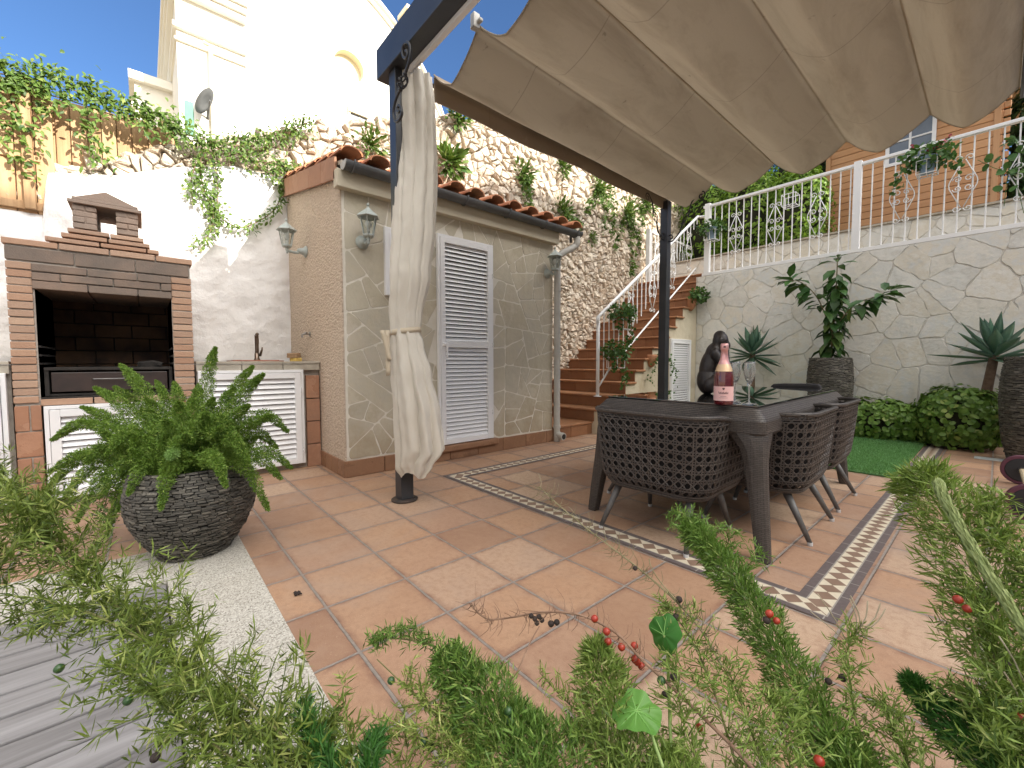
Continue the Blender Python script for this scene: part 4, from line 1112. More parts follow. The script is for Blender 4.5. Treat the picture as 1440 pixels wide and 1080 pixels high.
# z, left px, right px, depth radius, fold
CT = [(.20, 564, 604, .055, .32), (.26, 556, 614, .07, .36), (.36, 556, 629, .085, .40), (.6, 554, 624, .085, .38), (.85, 552, 611, .075, .34), (1.05, 552, 600, .058, .26), (1.135, 553, 595, .050, .16), (1.22, 552, 598, .055, .22), (1.5, 553, 610, .075, .28), (1.8, 555, 615.5, .085, .27), (2.2, 557, 617, .085, .30), (2.6, 556, 615, .080, .38), (2.80, 556, 612, .07, .46)]
CB = Vector((-1.20, .90, 0)); DC = float((Vector((CB.x, CB.y, .93)) - Vector(CAM)).dot(Vector(_d)))
def curt(u, v):
    z = .20 + v * 2.60
    l, r, dp, fo = prof_at(z, CT)
    py = 540 - F * (z - CAM[2]) / DC - 30
    cx = ((l + r) / 2 - 720) / F * DC; hw = (r - l) / 2 / F * DC
    base = Vector((CAM[0], CAM[1], 0)) + E2 * DC + E1 * cx
    a = 2 * math.pi * u
    tw = .35 * mnoise.noise((z * .9, 0, 3)) + (.5 * (1.135 - z) if z < 1.135 else 0)
    ph = 6 * a + 1.5 * tw + 1.3 * mnoise.noise((math.cos(a) * 1.3, math.sin(a) * 1.3, z * .8))
    f = 1.5 * abs(math.sin(ph * .75 + .3)) ** .8 - .75 + .35 * math.sin(11 * a + 2.3 * z + 1) + .25 * mnoise.noise((math.cos(a) * 4, math.sin(a) * 4, z * 3.2))
    k = 1 - fo * .62 + fo * .55 * f
    crump = .004 * mnoise.noise((a * 3, z * 14, 1))
    # cloth wraps the front and side of the post; the back stays flat against it
    ca, sa = math.cos(a), math.sin(a)
    kx = 1 - (1 - k) * .45
    bot = .022 * math.sin(3 * a + 1) * max(0, 1 - v * 8)
    base = base + E2 * (-.06 + .11 * min(1, max(0, (z - 1.5) / .8)))
    return base + E1 * (hw * ca * kx + crump) + E2 * (dp * sa * k * 1.25 + crump) + Vector((0, 0, z + bot * (1 if v < .12 else 0)))
mb = MB(); mb.grid(curt, 220, 150, cu=True)
mb.build('curtain_cloth', M_CURT, CU, smooth=True, fix=False)
mb = MB(); ring = []
for i in range(40):
    p = curt(i / 40, (1.135 - .20) / 2.6); l, r, dp, fo = prof_at(1.135, CT); a = 2 * math.pi * i / 40
    base = Vector((CAM[0], CAM[1], 0)) + E2 * (DC - .06) + E1 * (((l + r) / 2 - 720) / F * DC)
    ring.append(base + E1 * ((r - l) / 2 / F * DC * 1.03 * math.cos(a)) + E2 * (dp * 1.2 * math.sin(a)))
vs = [(p.x, p.y, 1.135 + dz + .012 * math.cos(2 * math.pi * i / 40)) for i, p in enumerate(ring) for dz in (-.017, .017)]
mb.add(vs, [(2 * i, 2 * ((i + 1) % 40), 2 * ((i + 1) % 40) + 1, 2 * i + 1) for i in range(40)])
bse = ring[25] - E2 * .012
for dx, L, tw in ((-.005, .285, .02), (-.035, .19, .06)):
    p0 = bse + E1 * (dx - .02)
    vs = []
    for i in range(9):
        u = i / 8; q = p0 + E1 * (tw * u - .01 * u * u) - E2 * (.02 + .02 * u); zz = 1.135 - L * u
        vs += [(q.x - E1.x * .014, q.y - E1.y * .014, zz), (q.x + E1.x * .014, q.y + E1.y * .014, zz + .002)]
    mb.add(vs, [(2 * i, 2 * i + 1, 2 * i + 3, 2 * i + 2) for i in range(8)])
tb = mb.build('tie_band', cloth_mat('beige tie band', (.50, .42, .31), (.56, .48, .36)), CU, smooth=True, fix=False)
so_ = tb.modifiers.new('thick', 'SOLIDIFY'); so_.thickness = .003
mb = MB()
for k in range(5):
    x = -1.19 + k * .028; mb.tube([(x + .008 * math.cos(a), PY + .035, 2.768 + .012 * math.sin(a)) for a in np.linspace(0, 2 * math.pi, 10)], .0022, 5)
mb.build('curtain_hooks', M_STEEL, CU)

# ================================================================== woven furniture
def weave_mat(name, c1, c2, sc=1.0):
    t = NT(name); g = t.n('TexCoord').outputs['Object']; sp = t.n('SeparateXYZ'); t.t.links.new(g, sp.inputs[0])
    h = t.math('ADD', sp.outputs[0], sp.outputs[1]); cb = t.n('CombineXYZ', X=h, Y=sp.outputs[2])
    # tops: use across coordinate when the face looks up
    br = t.n('TexBrick', Scale=1.0, Mortar__Size=.0012, Mortar__Smooth=.6, Brick__Width=.030 * sc, Row__Height=.0085 * sc, Bias=0.0)
    t.set(br.inputs['Color1'], (1, 1, 1)); t.set(br.inputs['Color2'], (.55, .55, .55)); t.set(br.inputs['Mortar'], (0, 0, 0)); t.set(br.inputs['Vector'], cb.outputs[0])
    br.offset = .5
    c = t.mix(br.outputs[0], c1, c2); c = t.mix(t.math('MULTIPLY', t.noise(30, 3), .5), c, (c1[0] * .8, c1[1] * .75, c1[2] * .7))
    c = t.mix(br.outputs['Fac'], c, (.008, .006, .005))
    hh = t.math('SUBTRACT', 1.0, br.outputs['Fac'])
    return t.done(c, .5, t.bump(t.math('MULTIPLY', hh, t.math('ADD', .5, br.outputs[0])), .9, .004))
M_WEAVE = weave_mat('woven brown resin', (.042, .034, .030), (.105, .090, .080))
M_CANE = stone_mat('brown resin strand', [(0, (.036, .030, .027)), (.5, (.062, .052, .047)), (1, (.098, .084, .075))], .45, 80, .3, .4)
M_CUSH = mottled('dark seat cloth', (.014, .013, .014), (.024, .022, .023), 30, .9, .3, 200)
M_LEG = mottled('brushed grey leg', (.085, .08, .08), (.14, .135, .13), 20, .5, .1, 90, metal=.2)
M_FOOT = mottled('worn pale foot', (.45, .45, .45), (.6, .6, .6), 50, .5)

TB = thing('dining_table', 'dark woven dining table with a reflective glass top', 'table', (.12, 2.58, 0), R(1.8))
tw, tl, tz = .47, .935, .712          # half outer width/length at apron foot
def rrect(hx, hy, z, r=.045, n=6):
    out = []
    for cx, cy, a0 in ((hx - r, hy - r, 0), (-hx + r, hy - r, 90), (-hx + r, -hy + r, 180), (hx - r, -hy + r, 270)):
        for i in range(n + 1):
            a = R(a0 + 90 * i / n); out.append((cx + r * math.cos(a), cy + r * math.sin(a), z))
    return out
mb = MB()
rings = [rrect(tw - .075, tl - .075, tz, .02), rrect(tw - .045, tl - .045, tz - .003, .025), rrect(tw - .036, tl - .036, tz - .008, .03), rrect(tw - .004, tl - .004, tz - .045), rrect(tw + .003, tl + .003, tz - .06), rrect(tw + .003, tl + .003, tz - .118), rrect(tw - .008, tl - .008, tz - .132), rrect(tw - .09, tl - .09, tz - .134)]
n_ = len(rings[0]); vs = [p for r_ in rings for p in r_]; fs = [tuple(range(n_)), tuple((len(rings) - 1) * n_ + j for j in range(n_))]
for i in range(len(rings) - 1):
    for j in range(n_): fs.append((i * n_ + j, (i + 1) * n_ + j, (i + 1) * n_ + (j + 1) % n_, i * n_ + (j + 1) % n_))
mb.add(vs, fs)
mb.build('frame', M_WEAVE, TB, local=True)
for sx in (-1, 1):
    for sy in (-1, 1):
        mb = MB()
        # shoulder flares into the apron, foot splays slightly
        st = [(.640, .112, tw - .115, tl - .115), (.605, .104, tw - .1035, tl - .1035), (.56, .080, tw - .074, tl - .074), (.52, .062, tw - .055, tl - .055), (.46, .052, tw - .044, tl - .044), (.35, .045, tw - .030, tl - .034), (.18, .038, tw - .008, tl - .016), (.02, .032, tw + .012, tl - .002), (.004, .029, tw + .014, tl)]
        vs = []; n = 12
        for z, r_, cx, cy in st:
            for i in range(n):
                a = 2 * math.pi * (i + .5) / n; e = 3.2
                q = r_ / (abs(math.cos(a)) ** e + abs(math.sin(a)) ** e) ** (1 / e)
                vs.append((sx * cx + q * math.cos(a), sy * cy + q * math.sin(a), z))
        fs = [(i * n + j, i * n + (j + 1) % n, (i + 1) * n + (j + 1) % n, (i + 1) * n + j) for i in range(len(st) - 1) for j in range(n)]
        fs += [tuple(range(n)), tuple((len(st) - 1) * n + j for j in range(n))]
        mb.add(vs, fs); lg = mb.build('leg', M_WEAVE, TB, smooth=False, local=True)
        m = MB(); m.box(sx * (tw + .014) - .024, sx * (tw + .014) + .024, sy * tl - .024, sy * tl + .024, 0, .006); m.build('foot_pad', M_SOOT_HOLLOW, lg, local=True)
def tglass():
    t = NT('dark table glass'); t.done((.012, .016, .015), .015, None, IOR=1.5, Specular__IOR__Level=.9, Coat__Weight=1.0, Coat__Roughness=.01)
    return t.m
mb = MB(); mb.box(-.425, .425, -.875, .875, tz + .001, tz + .010); mb.build('glass_top', tglass(), TB, bevel=.002, local=True)

def make_chair():
    o = thing('woven_chair', 'x', 'chair', (0, 0, 0), 0, 'woven tub chairs round the glass topped table')
    ZB, ZT, HW, DEP, CR = .255, .675, .335, .545, .14
    # U-shaped plan path at unit height, starting at front of right arm
    path = []
    def U(w, yb, r):
        pts = [(w, DEP)]
        for i in range(1, 9): pts.append((w, DEP + (yb + r - DEP) * i / 8))
        for i in range(1, 10): a = -math.pi / 2 * i / 9; pts.append((w - r + r * math.cos(a), yb + r + r * math.sin(a)))
        for i in range(1, 13): pts.append((w - r - 2 * (w - r) * i / 12, yb))
        for i in range(1, 10): a = -math.pi / 2 - math.pi / 2 * i / 9; pts.append((-w + r + r * math.cos(a), yb + r + r * math.sin(a)))
        for i in range(1, 9): pts.append((-w, yb + r + (DEP - yb - r) * i / 8))
        return pts
    ref = U(HW, 0, CR); cum = [0]
    for a, b in zip(ref, ref[1:]): cum.append(cum[-1] + math.hypot(b[0] - a[0], b[1] - a[1]))
    Lt = cum[-1]
    def topz(s):
        y = samp(ref, s)[1]
        return ZT - .085 * max(0, (y - .10) / (DEP - .10)) ** 1.2
    def samp(pts, s):
        s = min(max(s, 0), Lt)
        for i in range(len(cum) - 1):
            if s <= cum[i + 1] + 1e-9:
                u = (s - cum[i]) / (cum[i + 1] - cum[i]); return (pts[i][0] + (pts[i + 1][0] - pts[i][0]) * u, pts[i][1] + (pts[i + 1][1] - pts[i][1]) * u)
        return pts[-1]
    LV = [(0.0, .262, .062, .11), (.05, .293, .036, .12), (.15, .314, .020, .13), (.45, .328, .008, .135), (1.0, .343, -.010, .14)]
    us = [U(w, yb, r) for _, w, yb, r in LV]
    def S(s, h):
        """s along perimeter, h height above ZB"""
        t = min(1, max(0, h / (ZT - ZB)))
        for i in range(len(LV) - 1):
            if t <= LV[i + 1][0] + 1e-9:
                u = (t - LV[i][0]) / (LV[i + 1][0] - LV[i][0]); a, b = samp(us[i], s), samp(us[i + 1], s)
                return Vector((a[0] + (b[0] - a[0]) * u, a[1] + (b[1] - a[1]) * u, ZB + h))
    mb = MB(); p = .046; H = ZT - ZB
    def strand(f, n, r=.0036, off=0.0):
        q = []
        for i in range(n + 1):
            s, h = f(i / n)
            if 0 <= s <= Lt and 0.0 <= h <= topz(s) - ZB - .012: q.append(S(s, h))
            else:
                if len(q) > 2: mb.tube(q, r, 4, cap=False)
                q = []
        if len(q) > 2: mb.tube(q, r, 4, cap=False)
    k = 0
    while k * p < H:
        for e in (-.0065, .0065): strand(lambda u, e=e: (u * Lt, k * p + .012 + e), 64, .0034)
        k += 1
    k = 0
    while k * p < Lt:
        for e in (-.0065, .0065): strand(lambda u, e=e: (k * p + e, u * H), 8, .0034)
        k += 1
    nd = int((Lt + H) / p) + 1
    for k in range(-int(H / p) - 1, nd):
        strand(lambda u: (k * p + p * .5 + u * H, u * H + .012), 14, .0036)
        strand(lambda u: (k * p + p * .5 + u * H, H - u * H + .012 + (-(H % p))), 14, .0036)
    mb.build('woven_shell', M_CANE, o, local=True, fix=False)
    mb = MB(); rim = []
    for i in range(61):
        s = Lt * i / 60; q = S(s, topz(s) - ZB - .006); rim.append(q)
    fr0, fr1 = rim[0], rim[-1]
    rim = [Vector((fr0.x - .01, fr0.y + .005, ZB + .05)), Vector((fr0.x, fr0.y + .012, fr0.z - .06))] + rim + [Vector((fr1.x, fr1.y + .012, fr1.z - .06)), Vector((fr1.x + .01, fr1.y + .005, ZB + .05))]
    mb.tube(rim, .0125, 10, flat=1.0)
    bt = [S(Lt * i / 40, .004) for i in range(41)]; mb.tube(bt, .013, 8)
    mb.build('rim', M_WEAVE, o, smooth=True, local=True)
    mb = MB(); mb.prism(soften([(-.235, .09), (.235, .09), (.275, .52), (-.275, .52)], .12), lambda a, b, h: (a, b, h), ZB + .0, ZB + .03); mb.build('seat_base', M_SOOT_HOLLOW, o, local=True)
    mb = MB(); mb.prism(soften(soften([(-.27, .07), (.27, .07), (.285, .54), (-.285, .54)], .12), .2), lambda a, b, h: (a, b, h), ZB + .10, ZB + .185); mb.build('seat_cushion', M_CUSH, o, local=True, bevel=.02)
    mb = MB(); inner = []
    mb.grid(lambda u, v: S(.16 + u * (Lt - .32), .03 + v * (topz(.16 + u * (Lt - .32)) - ZB - .06)) * 1.0 + (Vector((0, .28, 0)) - Vector((S(.16 + u * (Lt - .32), .1).x, S(.16 + u * (Lt - .32), .1).y, 0))).normalized() * .022, 40, 4)
    mb.build('shade_lining', M_CUSH, o, smooth=True, local=True, fix=False)  # dark sheet behind the weave makes its holes look shadowed
    for sx in (-1, 1):
        for back in (True, False):
            mb = MB(); t0 = (sx * .20, .13 if back else .44, ZB + .01); t1 = (sx * .245, -.005 if back else .53, .012)
            mb.tube([t0, t1], [.022, .0115], 10); lg = mb.build('leg', M_LEG, o, smooth=True, local=True)
            m = MB(); m.tube([(t1[0] - sx * .001, t1[1] + (.0015 if back else -.001), .018), (t1[0], t1[1], .001)], [.0135, .012], 10); m.build('foot', M_FOOT, lg, local=True)
    return o
CHR = make_chair()
spots = [((.13, 1.425, 0), R(1.5), 'woven chair at the near end of the table with its back to the viewer'),
         ((.715, 2.27, 0), R(91.5), 'nearer woven chair along the right side of the table'),
         ((.695, 2.97, 0), R(90.5), 'farther woven chair along the right side of the table beside the turf'),
         ((-.475, 2.22, 0), R(-88), 'nearer woven chair on the staircase side of the table, mostly hidden'),
         ((-.50, 2.92, 0), R(-89), 'farther woven chair on the staircase side of the table, mostly hidden'),
         ((.10, 3.72, 0), R(181), 'woven chair at the far end of the table in front of the planter')]
for i, (l, rz, lab) in enumerate(spots):
    if i == 0: CHR.location = l; CHR.rotation_euler = (0, 0, rz); CHR['label'] = lab
    else: dup(CHR, l, rz, lab)
mb = MB(); mb.prism(soften(soften([(-.19, .55), (.17, .55), (.18, .757), (-.20, .745)], .1), .2), lambda a, b, h: (.21 + a, 3.60 + h * 1 + (b - .5) * .12, b), 0, .07)
tag(mb.build('cushion', M_CUSH, None, smooth=False, bevel=.02), 'dark cushion leaning in the far end chair', 'cushion')

# ================================================================== things on the table
TZ = tz + .0105
BP = onp(1017, 569, 2, TZ)
def bottle():
    o = thing('champagne_bottle', 'pink foil topped bottle of rose sparkling wine on the glass table', 'bottle', (BP[0], BP[1], TZ))
    t = NT('rose wine glass'); t.done((.13, .012, .018), .06, None, Coat__Weight=1.0, IOR=1.5, Transmission__Weight=.25); mg = t.m
    mf = mottled('pink foil', (.62, .30, .30), (.74, .44, .42), 30, .3, .25, 60, metal=.6); ml = mottled('pink paper label', (.72, .43, .42), (.78, .50, .48), 8, .6)
    prof = [(.001, .006), (.036, 0), (.0425, .003), (.0445, .012), (.0445, .125), (.043, .145), (.037, .172), (.027, .20), (.019, .222), (.0155, .245), (.0145, .285), (.001, .286)]
    mb = MB(); mb.lathe(prof, 36); mb.build('glass_body', mg, o, True, local=True)
    pf = [(.031, .190), (.0275, .200), (.0197, .222), (.0163, .245), (.0155, .268), (.0175, .270), (.0185, .276), (.0180, .296), (.015, .302), (.001, .303)]
    mb = MB(); mb.lathe(pf, 30); f = mb.build('foil', mf, o, True, local=True)
    mb = MB(); mb.lathe([(.0395, .165), (.0335, .186), (.028, .2)], 30, cap=False); mb.build('neck_band', mottled('gold neck label', (.62, .42, .24), (.75, .55, .36), 20, .4, metal=.4), o, True, local=True)
    va = math.atan2(CAM[1] - BP[1], CAM[0] - BP[0])
    def arc(mb, r, a0, a1, z0, z1, n=14):
        mb.grid(lambda u, v: (r * math.cos(va + a0 + (a1 - a0) * u), r * math.sin(va + a0 + (a1 - a0) * u), z0 + (z1 - z0) * v), n, 1)
    mb = MB(); arc(mb, .0450, -1.35, 1.35, .022, .092, 30); L = mb.build('label', ml, o, True, local=True, fix=False)
    mk = mottled('dark label ink', (.10, .05, .05), (.14, .07, .07), 9, .6)
    mb = MB()
    for a, z, w_, h_ in [(-.50, .058, .035, .010)] + [(-.44 + .085 * i, .0555, .045, .007 + .002 * ((i * 7) % 3)) for i in range(11)]: arc(mb, .0453, a, a + w_ * 1.3, z, z + h_, 3)
    arc(mb, .0453, -.12, .12, .079, .086, 5); arc(mb, .0453, -.07, .07, .075, .079, 5); arc(mb, .0453, -.3, .3, .043, .0445, 6); arc(mb, .0453, -.42, .42, .036, .0373, 6)
    mb.build('lettering', mk, L, True, local=True, fix=False)
    mb = MB(); arc(mb, .0187, -.28, .28, .280, .290, 6); mb.build('emblem', mk, f, True, local=True, fix=False)
bottle()
def flute(loc, label):
    o = thing('champagne_flute', label, 'glass', loc, 0, 'two champagne flutes')
    mb = MB(); out = [(.001, .004), (.030, .001), (.033, .002), (.030, .004), (.010, .008), (.0045, .014), (.0038, .05), (.0042, .085), (.008, .10), (.018, .125), (.0265, .155), (.0275, .175), (.0245, .20), (.0225, .213)]
    inn = [(.0215, .213), (.0235, .20), (.0263, .175), (.0253, .155), (.0165, .126), (.006, .106), (.001, .103)]
    mb.lathe(out + inn, 40, cap=False); mb.build('bowl_and_stem', M_CLEAR, o, True, local=True)
    return o
flute(tuple(onp(1033, 566, 2, TZ)), 'empty champagne flute right behind the pink bottle')
flute(tuple(onp(1053, 569, 2, TZ)), 'empty champagne flute standing free at the table corner, the right hand one')
def figurine():
    o = thing('ape_figurine', 'dark brown seated figurine hunched with hands to its bowed head', 'figurine', tuple(onp(1001, 553.5, 2, TZ)), math.atan2(_x[1], _x[0]) - .25)
    o.scale = (.82, .85, 1.13)
    mbf = MB(); SPH = [(math.sin(math.pi * i / 12), -math.cos(math.pi * i / 12)) for i in range(13)]
    def ell(c, r_, rot=0, rotx=0):
        M = Matrix.Translation(c) @ Matrix.Rotation(rot, 4, 'Y') @ Matrix.Rotation(rotx, 4, 'X') @ Matrix.Diagonal((*r_, 1))
        mbf.lathe([(max(x, .001), z) for x, z in SPH], 20, M=M)
    def limb(a, b, r0, r1, n=8):
        for i in range(n + 1):
            u = i / n; c = Vector(a).lerp(Vector(b), u); q = r0 + (r1 - r0) * u; ell(c, (q, q, q))
    # faces local +x; sits with a long rounded back
    ell((-.035, 0, .08), (.082, .09, .085)); ell((-.03, 0, .16), (.066, .078, .11), .30); ell((0, 0, .235), (.056, .072, .07), .5)
    ell((.055, 0, .305), (.060, .055, .060)); ell((.10, 0, .283), (.030, .034, .028)); ell((.05, 0, .335), (.048, .035, .036))
    ell((.08, 0, .322), (.022, .042, .012))
    for s in (-1, 1):
        limb((0, s * .075, .235), (.085, s * .085, .150), .033, .025); limb((.085, s * .085, .150), (.095, s * .04, .265), .024, .018)
        for k in range(5): limb((.096, s * (.046 - .009 * k), .262), (.088 - .004 * k, s * (.052 - .011 * k), .312 + .004 * (2 - abs(k - 2))), .0075, .006, 4)
        limb((-.03, s * .065, .055), (.095, s * .075, .115), .047, .036); limb((.095, s * .075, .115), (.065, s * .06, .02), .034, .024); limb((.065, s * .06, .018), (.12, s * .062, .014), .02, .015)
        ell((.045, s * .053, .31), (.012, .009, .018))
    b = mbf.build('body', mottled('dark carved resin', (.012, .008, .007), (.028, .019, .016), 25, .45, .4, 120), o, True, local=True)
    rm = b.modifiers.new('weld', 'REMESH'); rm.mode = 'VOXEL'; rm.voxel_size = .0035; rm.use_smooth_shade = True
    sm = b.modifiers.new('smooth', 'SMOOTH'); sm.iterations = 3; sm.factor = .5
figurine()

# ================================================================== railings
def ornament(mb, M, w=.115, h=.26):
    """diamond with four pairs of scrolls; local x across, z up"""
    ex = (M.to_3x3() @ Vector((1, 0, 0))); ez = (M.to_3x3() @ Vector((0, 0, 1))); r = .0055
    T = lambda x, z: M @ Vector((x, 0, z))
    for s in (-1, 1):
        mb.tube([T(s * .012, h), T(s * w * .93, .035), T(s * w * .97, 0), T(s * w * .93, -.035), T(s * .012, -h)], r, 6)
        for zz, up in ((h, 1), (-h, -1)):
            c = T(s * .046, zz + up * .015); mb.tube(spiral(c, .035, 1.1, math.pi * (0 if s < 0 else 1), (ex, ez), -s * up * 1, 18), r * .95, 6)
        for zz, up in ((.05, 1), (-.05, -1)):
            c = T(s * .044, zz); mb.tube(spiral(c, .038, 1.2, math.pi * (0 if s > 0 else 1), (ex, ez), s * up, 20), r * .95, 6)
def ornpart(M, parent, **k):
    m = MB(); ornament(m, M, **k); return m.build('scroll_ornament', M_WIRON, parent, smooth=True)
YR = YB + .03
RL = thing('balcony_railing', 'white iron railing with scroll diamonds on top of the flagstone wall', 'railing', (0, YR, 2.34))
mb = MB(); mb.box(-1.93, 2.6, YR - .035, YR + .035, 2.336, 2.385); mb.build('bottom_rail', M_WIRON, RL, bevel=.003)
mb = MB(); mb.box(-1.93, 2.6, YR - .028, YR + .028, 3.43, 3.468); mb.build('top_rail', M_WIRON, RL, bevel=.006)
for x in (-1.86, .05, 1.96):
    mb = MB(); mb.box(x - .04, x + .04, YR - .037, YR + .037, 2.34, 3.49); mb.build('post', M_WIRON, RL, bevel=.003)
orn = [-1.42, -.885, -.375, .479, .985, 1.43]
x = -1.75; i = 0
mbB = None
while x < 2.55:
    if abs(x - .05) > .06 and abs(x - 1.96) > .06:
        mb = MB(); mb.tube([(x, YR, 2.383), (x, YR, 3.432)], .0075, 8); mb.build('baluster', M_WIRON, RL)
    x += .108
for x in orn: ornpart(Matrix.Translation((x, YR - .012, 2.925)), RL)
# stair rail
XR = -2.03
SRL = thing('stair_railing', 'sloping white iron railing up the terracotta staircase', 'railing', (XR, 3.87, .5))
def hz(y): return 1.50 + (y - 3.86) * (3.344 - 1.50) / (6.514 - 3.86)
def lz(y): return .815 + (y - 4.086) * (2.50 - .815) / (6.48 - 4.086)
mb = MB(); mb.tube([(XR, 3.87, 3 * RISE), (XR, 3.87, 1.50)], .022, 12); mb.lathe([(.001, 0), (.05, 0), (.05, .006), (.001, .008)], 16, (XR, 3.87, 3 * RISE)); mb.build('newel_post', M_WIRON, SRL, smooth=True)
mb = MB(); mb.tube([(XR, 3.85, 1.42), (XR, 3.865, 1.50), (XR, 3.93, hz(3.93)), (XR, 6.50, hz(6.50)), (XR + .01, 6.55, hz(6.5) + .0), (XR + .15, 6.56, hz(6.5) - .02)], .021, 12); mb.build('handrail', M_WIRON, SRL, smooth=True)
mb = MB(); mb.tube([(XR, 3.89, .62), (XR, 4.086, .815), (XR, 6.44, lz(6.44)), (XR, 6.46, lz(6.46))], .013, 8); mb.build('bottom_rail', M_WIRON, SRL, smooth=True)
y = 3.99
while y < 6.5:
    mb = MB(); mb.tube([(XR, y, max(lz(y), .62 + (y - 3.89))), (XR, y, hz(y))], .0075, 8); mb.build('baluster', M_WIRON, SRL); y += .108
for y in (4.58, 5.12, 5.68, 6.2):
    s = (hz(y + .1) - hz(y)) / .1; M = Matrix(((0, 1, 0, XR + .012), (1, 0, 0, y), (s * .0, 0, 1, (hz(y) + lz(y)) / 2), (0, 0, 0, 1)))
    ornpart(M, SRL, w=.10, h=.25)
# far railing on the walkway at the head of the stairs
WRL = thing('walkway_railing', 'white railing with a square post at the top left of the stairs', 'railing', (-2.55, 6.9, 2.47))
gx, gy = float(onp(912, 373, 1, 6.95)[0]), 6.95
mb = MB(); mb.box(gx - .04, gx + .04, gy - .04, gy + .04, 2.40, 3.49); mb.build('post', M_WIRON, WRL, bevel=.003)
mb = MB(); mb.box(gx - .025, gx + .025, gy, gy + 1.9, 3.43, 3.465); mb.build('top_rail', M_WIRON, WRL); mb = MB(); mb.box(gx - .02, gx + .02, gy, gy + 1.9, 2.50, 2.53); mb.build('bottom_rail', M_WIRON, WRL)
for i in range(1, 17):
    mb = MB(); mb.tube([(gx, gy + i * .11, 2.52), (gx, gy + i * .11, 3.44)], .0075, 8); mb.build('baluster', M_WIRON, WRL)
for i in range(3): ornpart(Matrix(((0, 1, 0, gx + .012), (1, 0, 0, gy + .28 + i * .55), (0, 0, 1, 2.98), (0, 0, 0, 1))), WRL, w=.10)
# ================================================================== planters
M_SLATE = stone_mat('stacked slate', [(0, (.045, .041, .034)), (.4, (.105, .096, .080)), (.7, (.07, .065, .055)), (.9, (.16, .145, .12)), (1, (.24, .22, .18))], .62, 60, .4, .35)
M_SLATEB = mottled('dark slate grout', (.012, .012, .011), (.03, .028, .026), 30, .9)
def slate_pot(name, label, loc, prof, rowh, chipw, thick=.009, seed=1):
    r_ = random.Random(seed); o = thing(name, label, 'planter', loc)
    pts = spline([(r, 0, z) for r, z in prof], 40)
    def rad(z):
        for a, b in zip(pts, pts[1:]):
            if z <= b[2]: return a[0] + (b[0] - a[0]) * (z - a[2]) / max(b[2] - a[2], 1e-6)
        return pts[-1][0]
    H = prof[-1][1]
    mb = MB(); mb.lathe([(.001, 0)] + [(p[0] - .006, p[2]) for p in pts] + [(pts[-1][0] - .035, H), (pts[-1][0] - .04, H - .05), (.001, H - .05)], 40)
    mb.build('shell', M_SLATEB, o, local=True, smooth=False)
    mb = MB(); z = .004
    while z < H - .003:
        h = rowh * r_.uniform(.75, 1.25); R0 = rad(z); a = r_.uniform(0, 6.28); end = a + 2 * math.pi
        while a < end - .01:
            w = chipw * r_.uniform(.55, 1.6); da = w / R0; a1 = min(a + da, end); pr = thick * r_.uniform(.2, 1.25); dz = rowh * r_.uniform(-.35, .35); dz2 = dz + rowh * r_.uniform(-.3, .3)
            ro0 = rad(z) + pr; ro1 = rad(z + h) + pr * r_.uniform(.6, 1.1); ri = rad(z) - .012
            g = .002 / R0; vs = []
            for aa, zz in ((a + g, dz), (a1 - g, dz2)):
                c, s = math.cos(aa), math.sin(aa); z0, z1 = max(0, z + zz), min(H + .004, z + zz + h * .86)
                vs += [(ri * c, ri * s, z0), (ro0 * c, ro0 * s, z0 + .001), (ro1 * c, ro1 * s, z1), (ri * c, ri * s, z1)]
            mb.add(vs, [(0, 1, 2, 3), (7, 6, 5, 4), (1, 5, 6, 2), (0, 4, 5, 1), (3, 2, 6, 7)]); a = a1
        z += h
    mb.build('slate_cladding', M_SLATE, o, local=True)
    mb = MB(); mb.lathe([(.001, H - .03), (prof[-1][0] - .036, H - .035)], 30, cap=False); mb.build('soil', M_SOIL, o, local=True)
    return o
P1 = (-1.278, -.33, .003)
slate_pot('slate_bowl', 'wide dark slate bowl planter holding the big fern by the deck', P1, [(.142, 0), (.158, .03), (.205, .10), (.245, .19), (.260, .28), (.252, .36), (.228, .43)], .0092, .034, .008, 1)
slate_pot('slate_planter', 'tall slate planter with a young leafy tree against the back wall', (-.085, 6.10, 0), [(.165, 0), (.20, .2), (.232, .5), (.235, .75), (.215, .985)], .0125, .042, .009, 2)
slate_pot('slate_planter', 'tall slate planter at the right edge beside the round leaved hedge', (1.585, 5.62, 0), [(.175, 0), (.215, .2), (.245, .5), (.245, .75), (.225, .975)], .0125, .042, .009, 3)

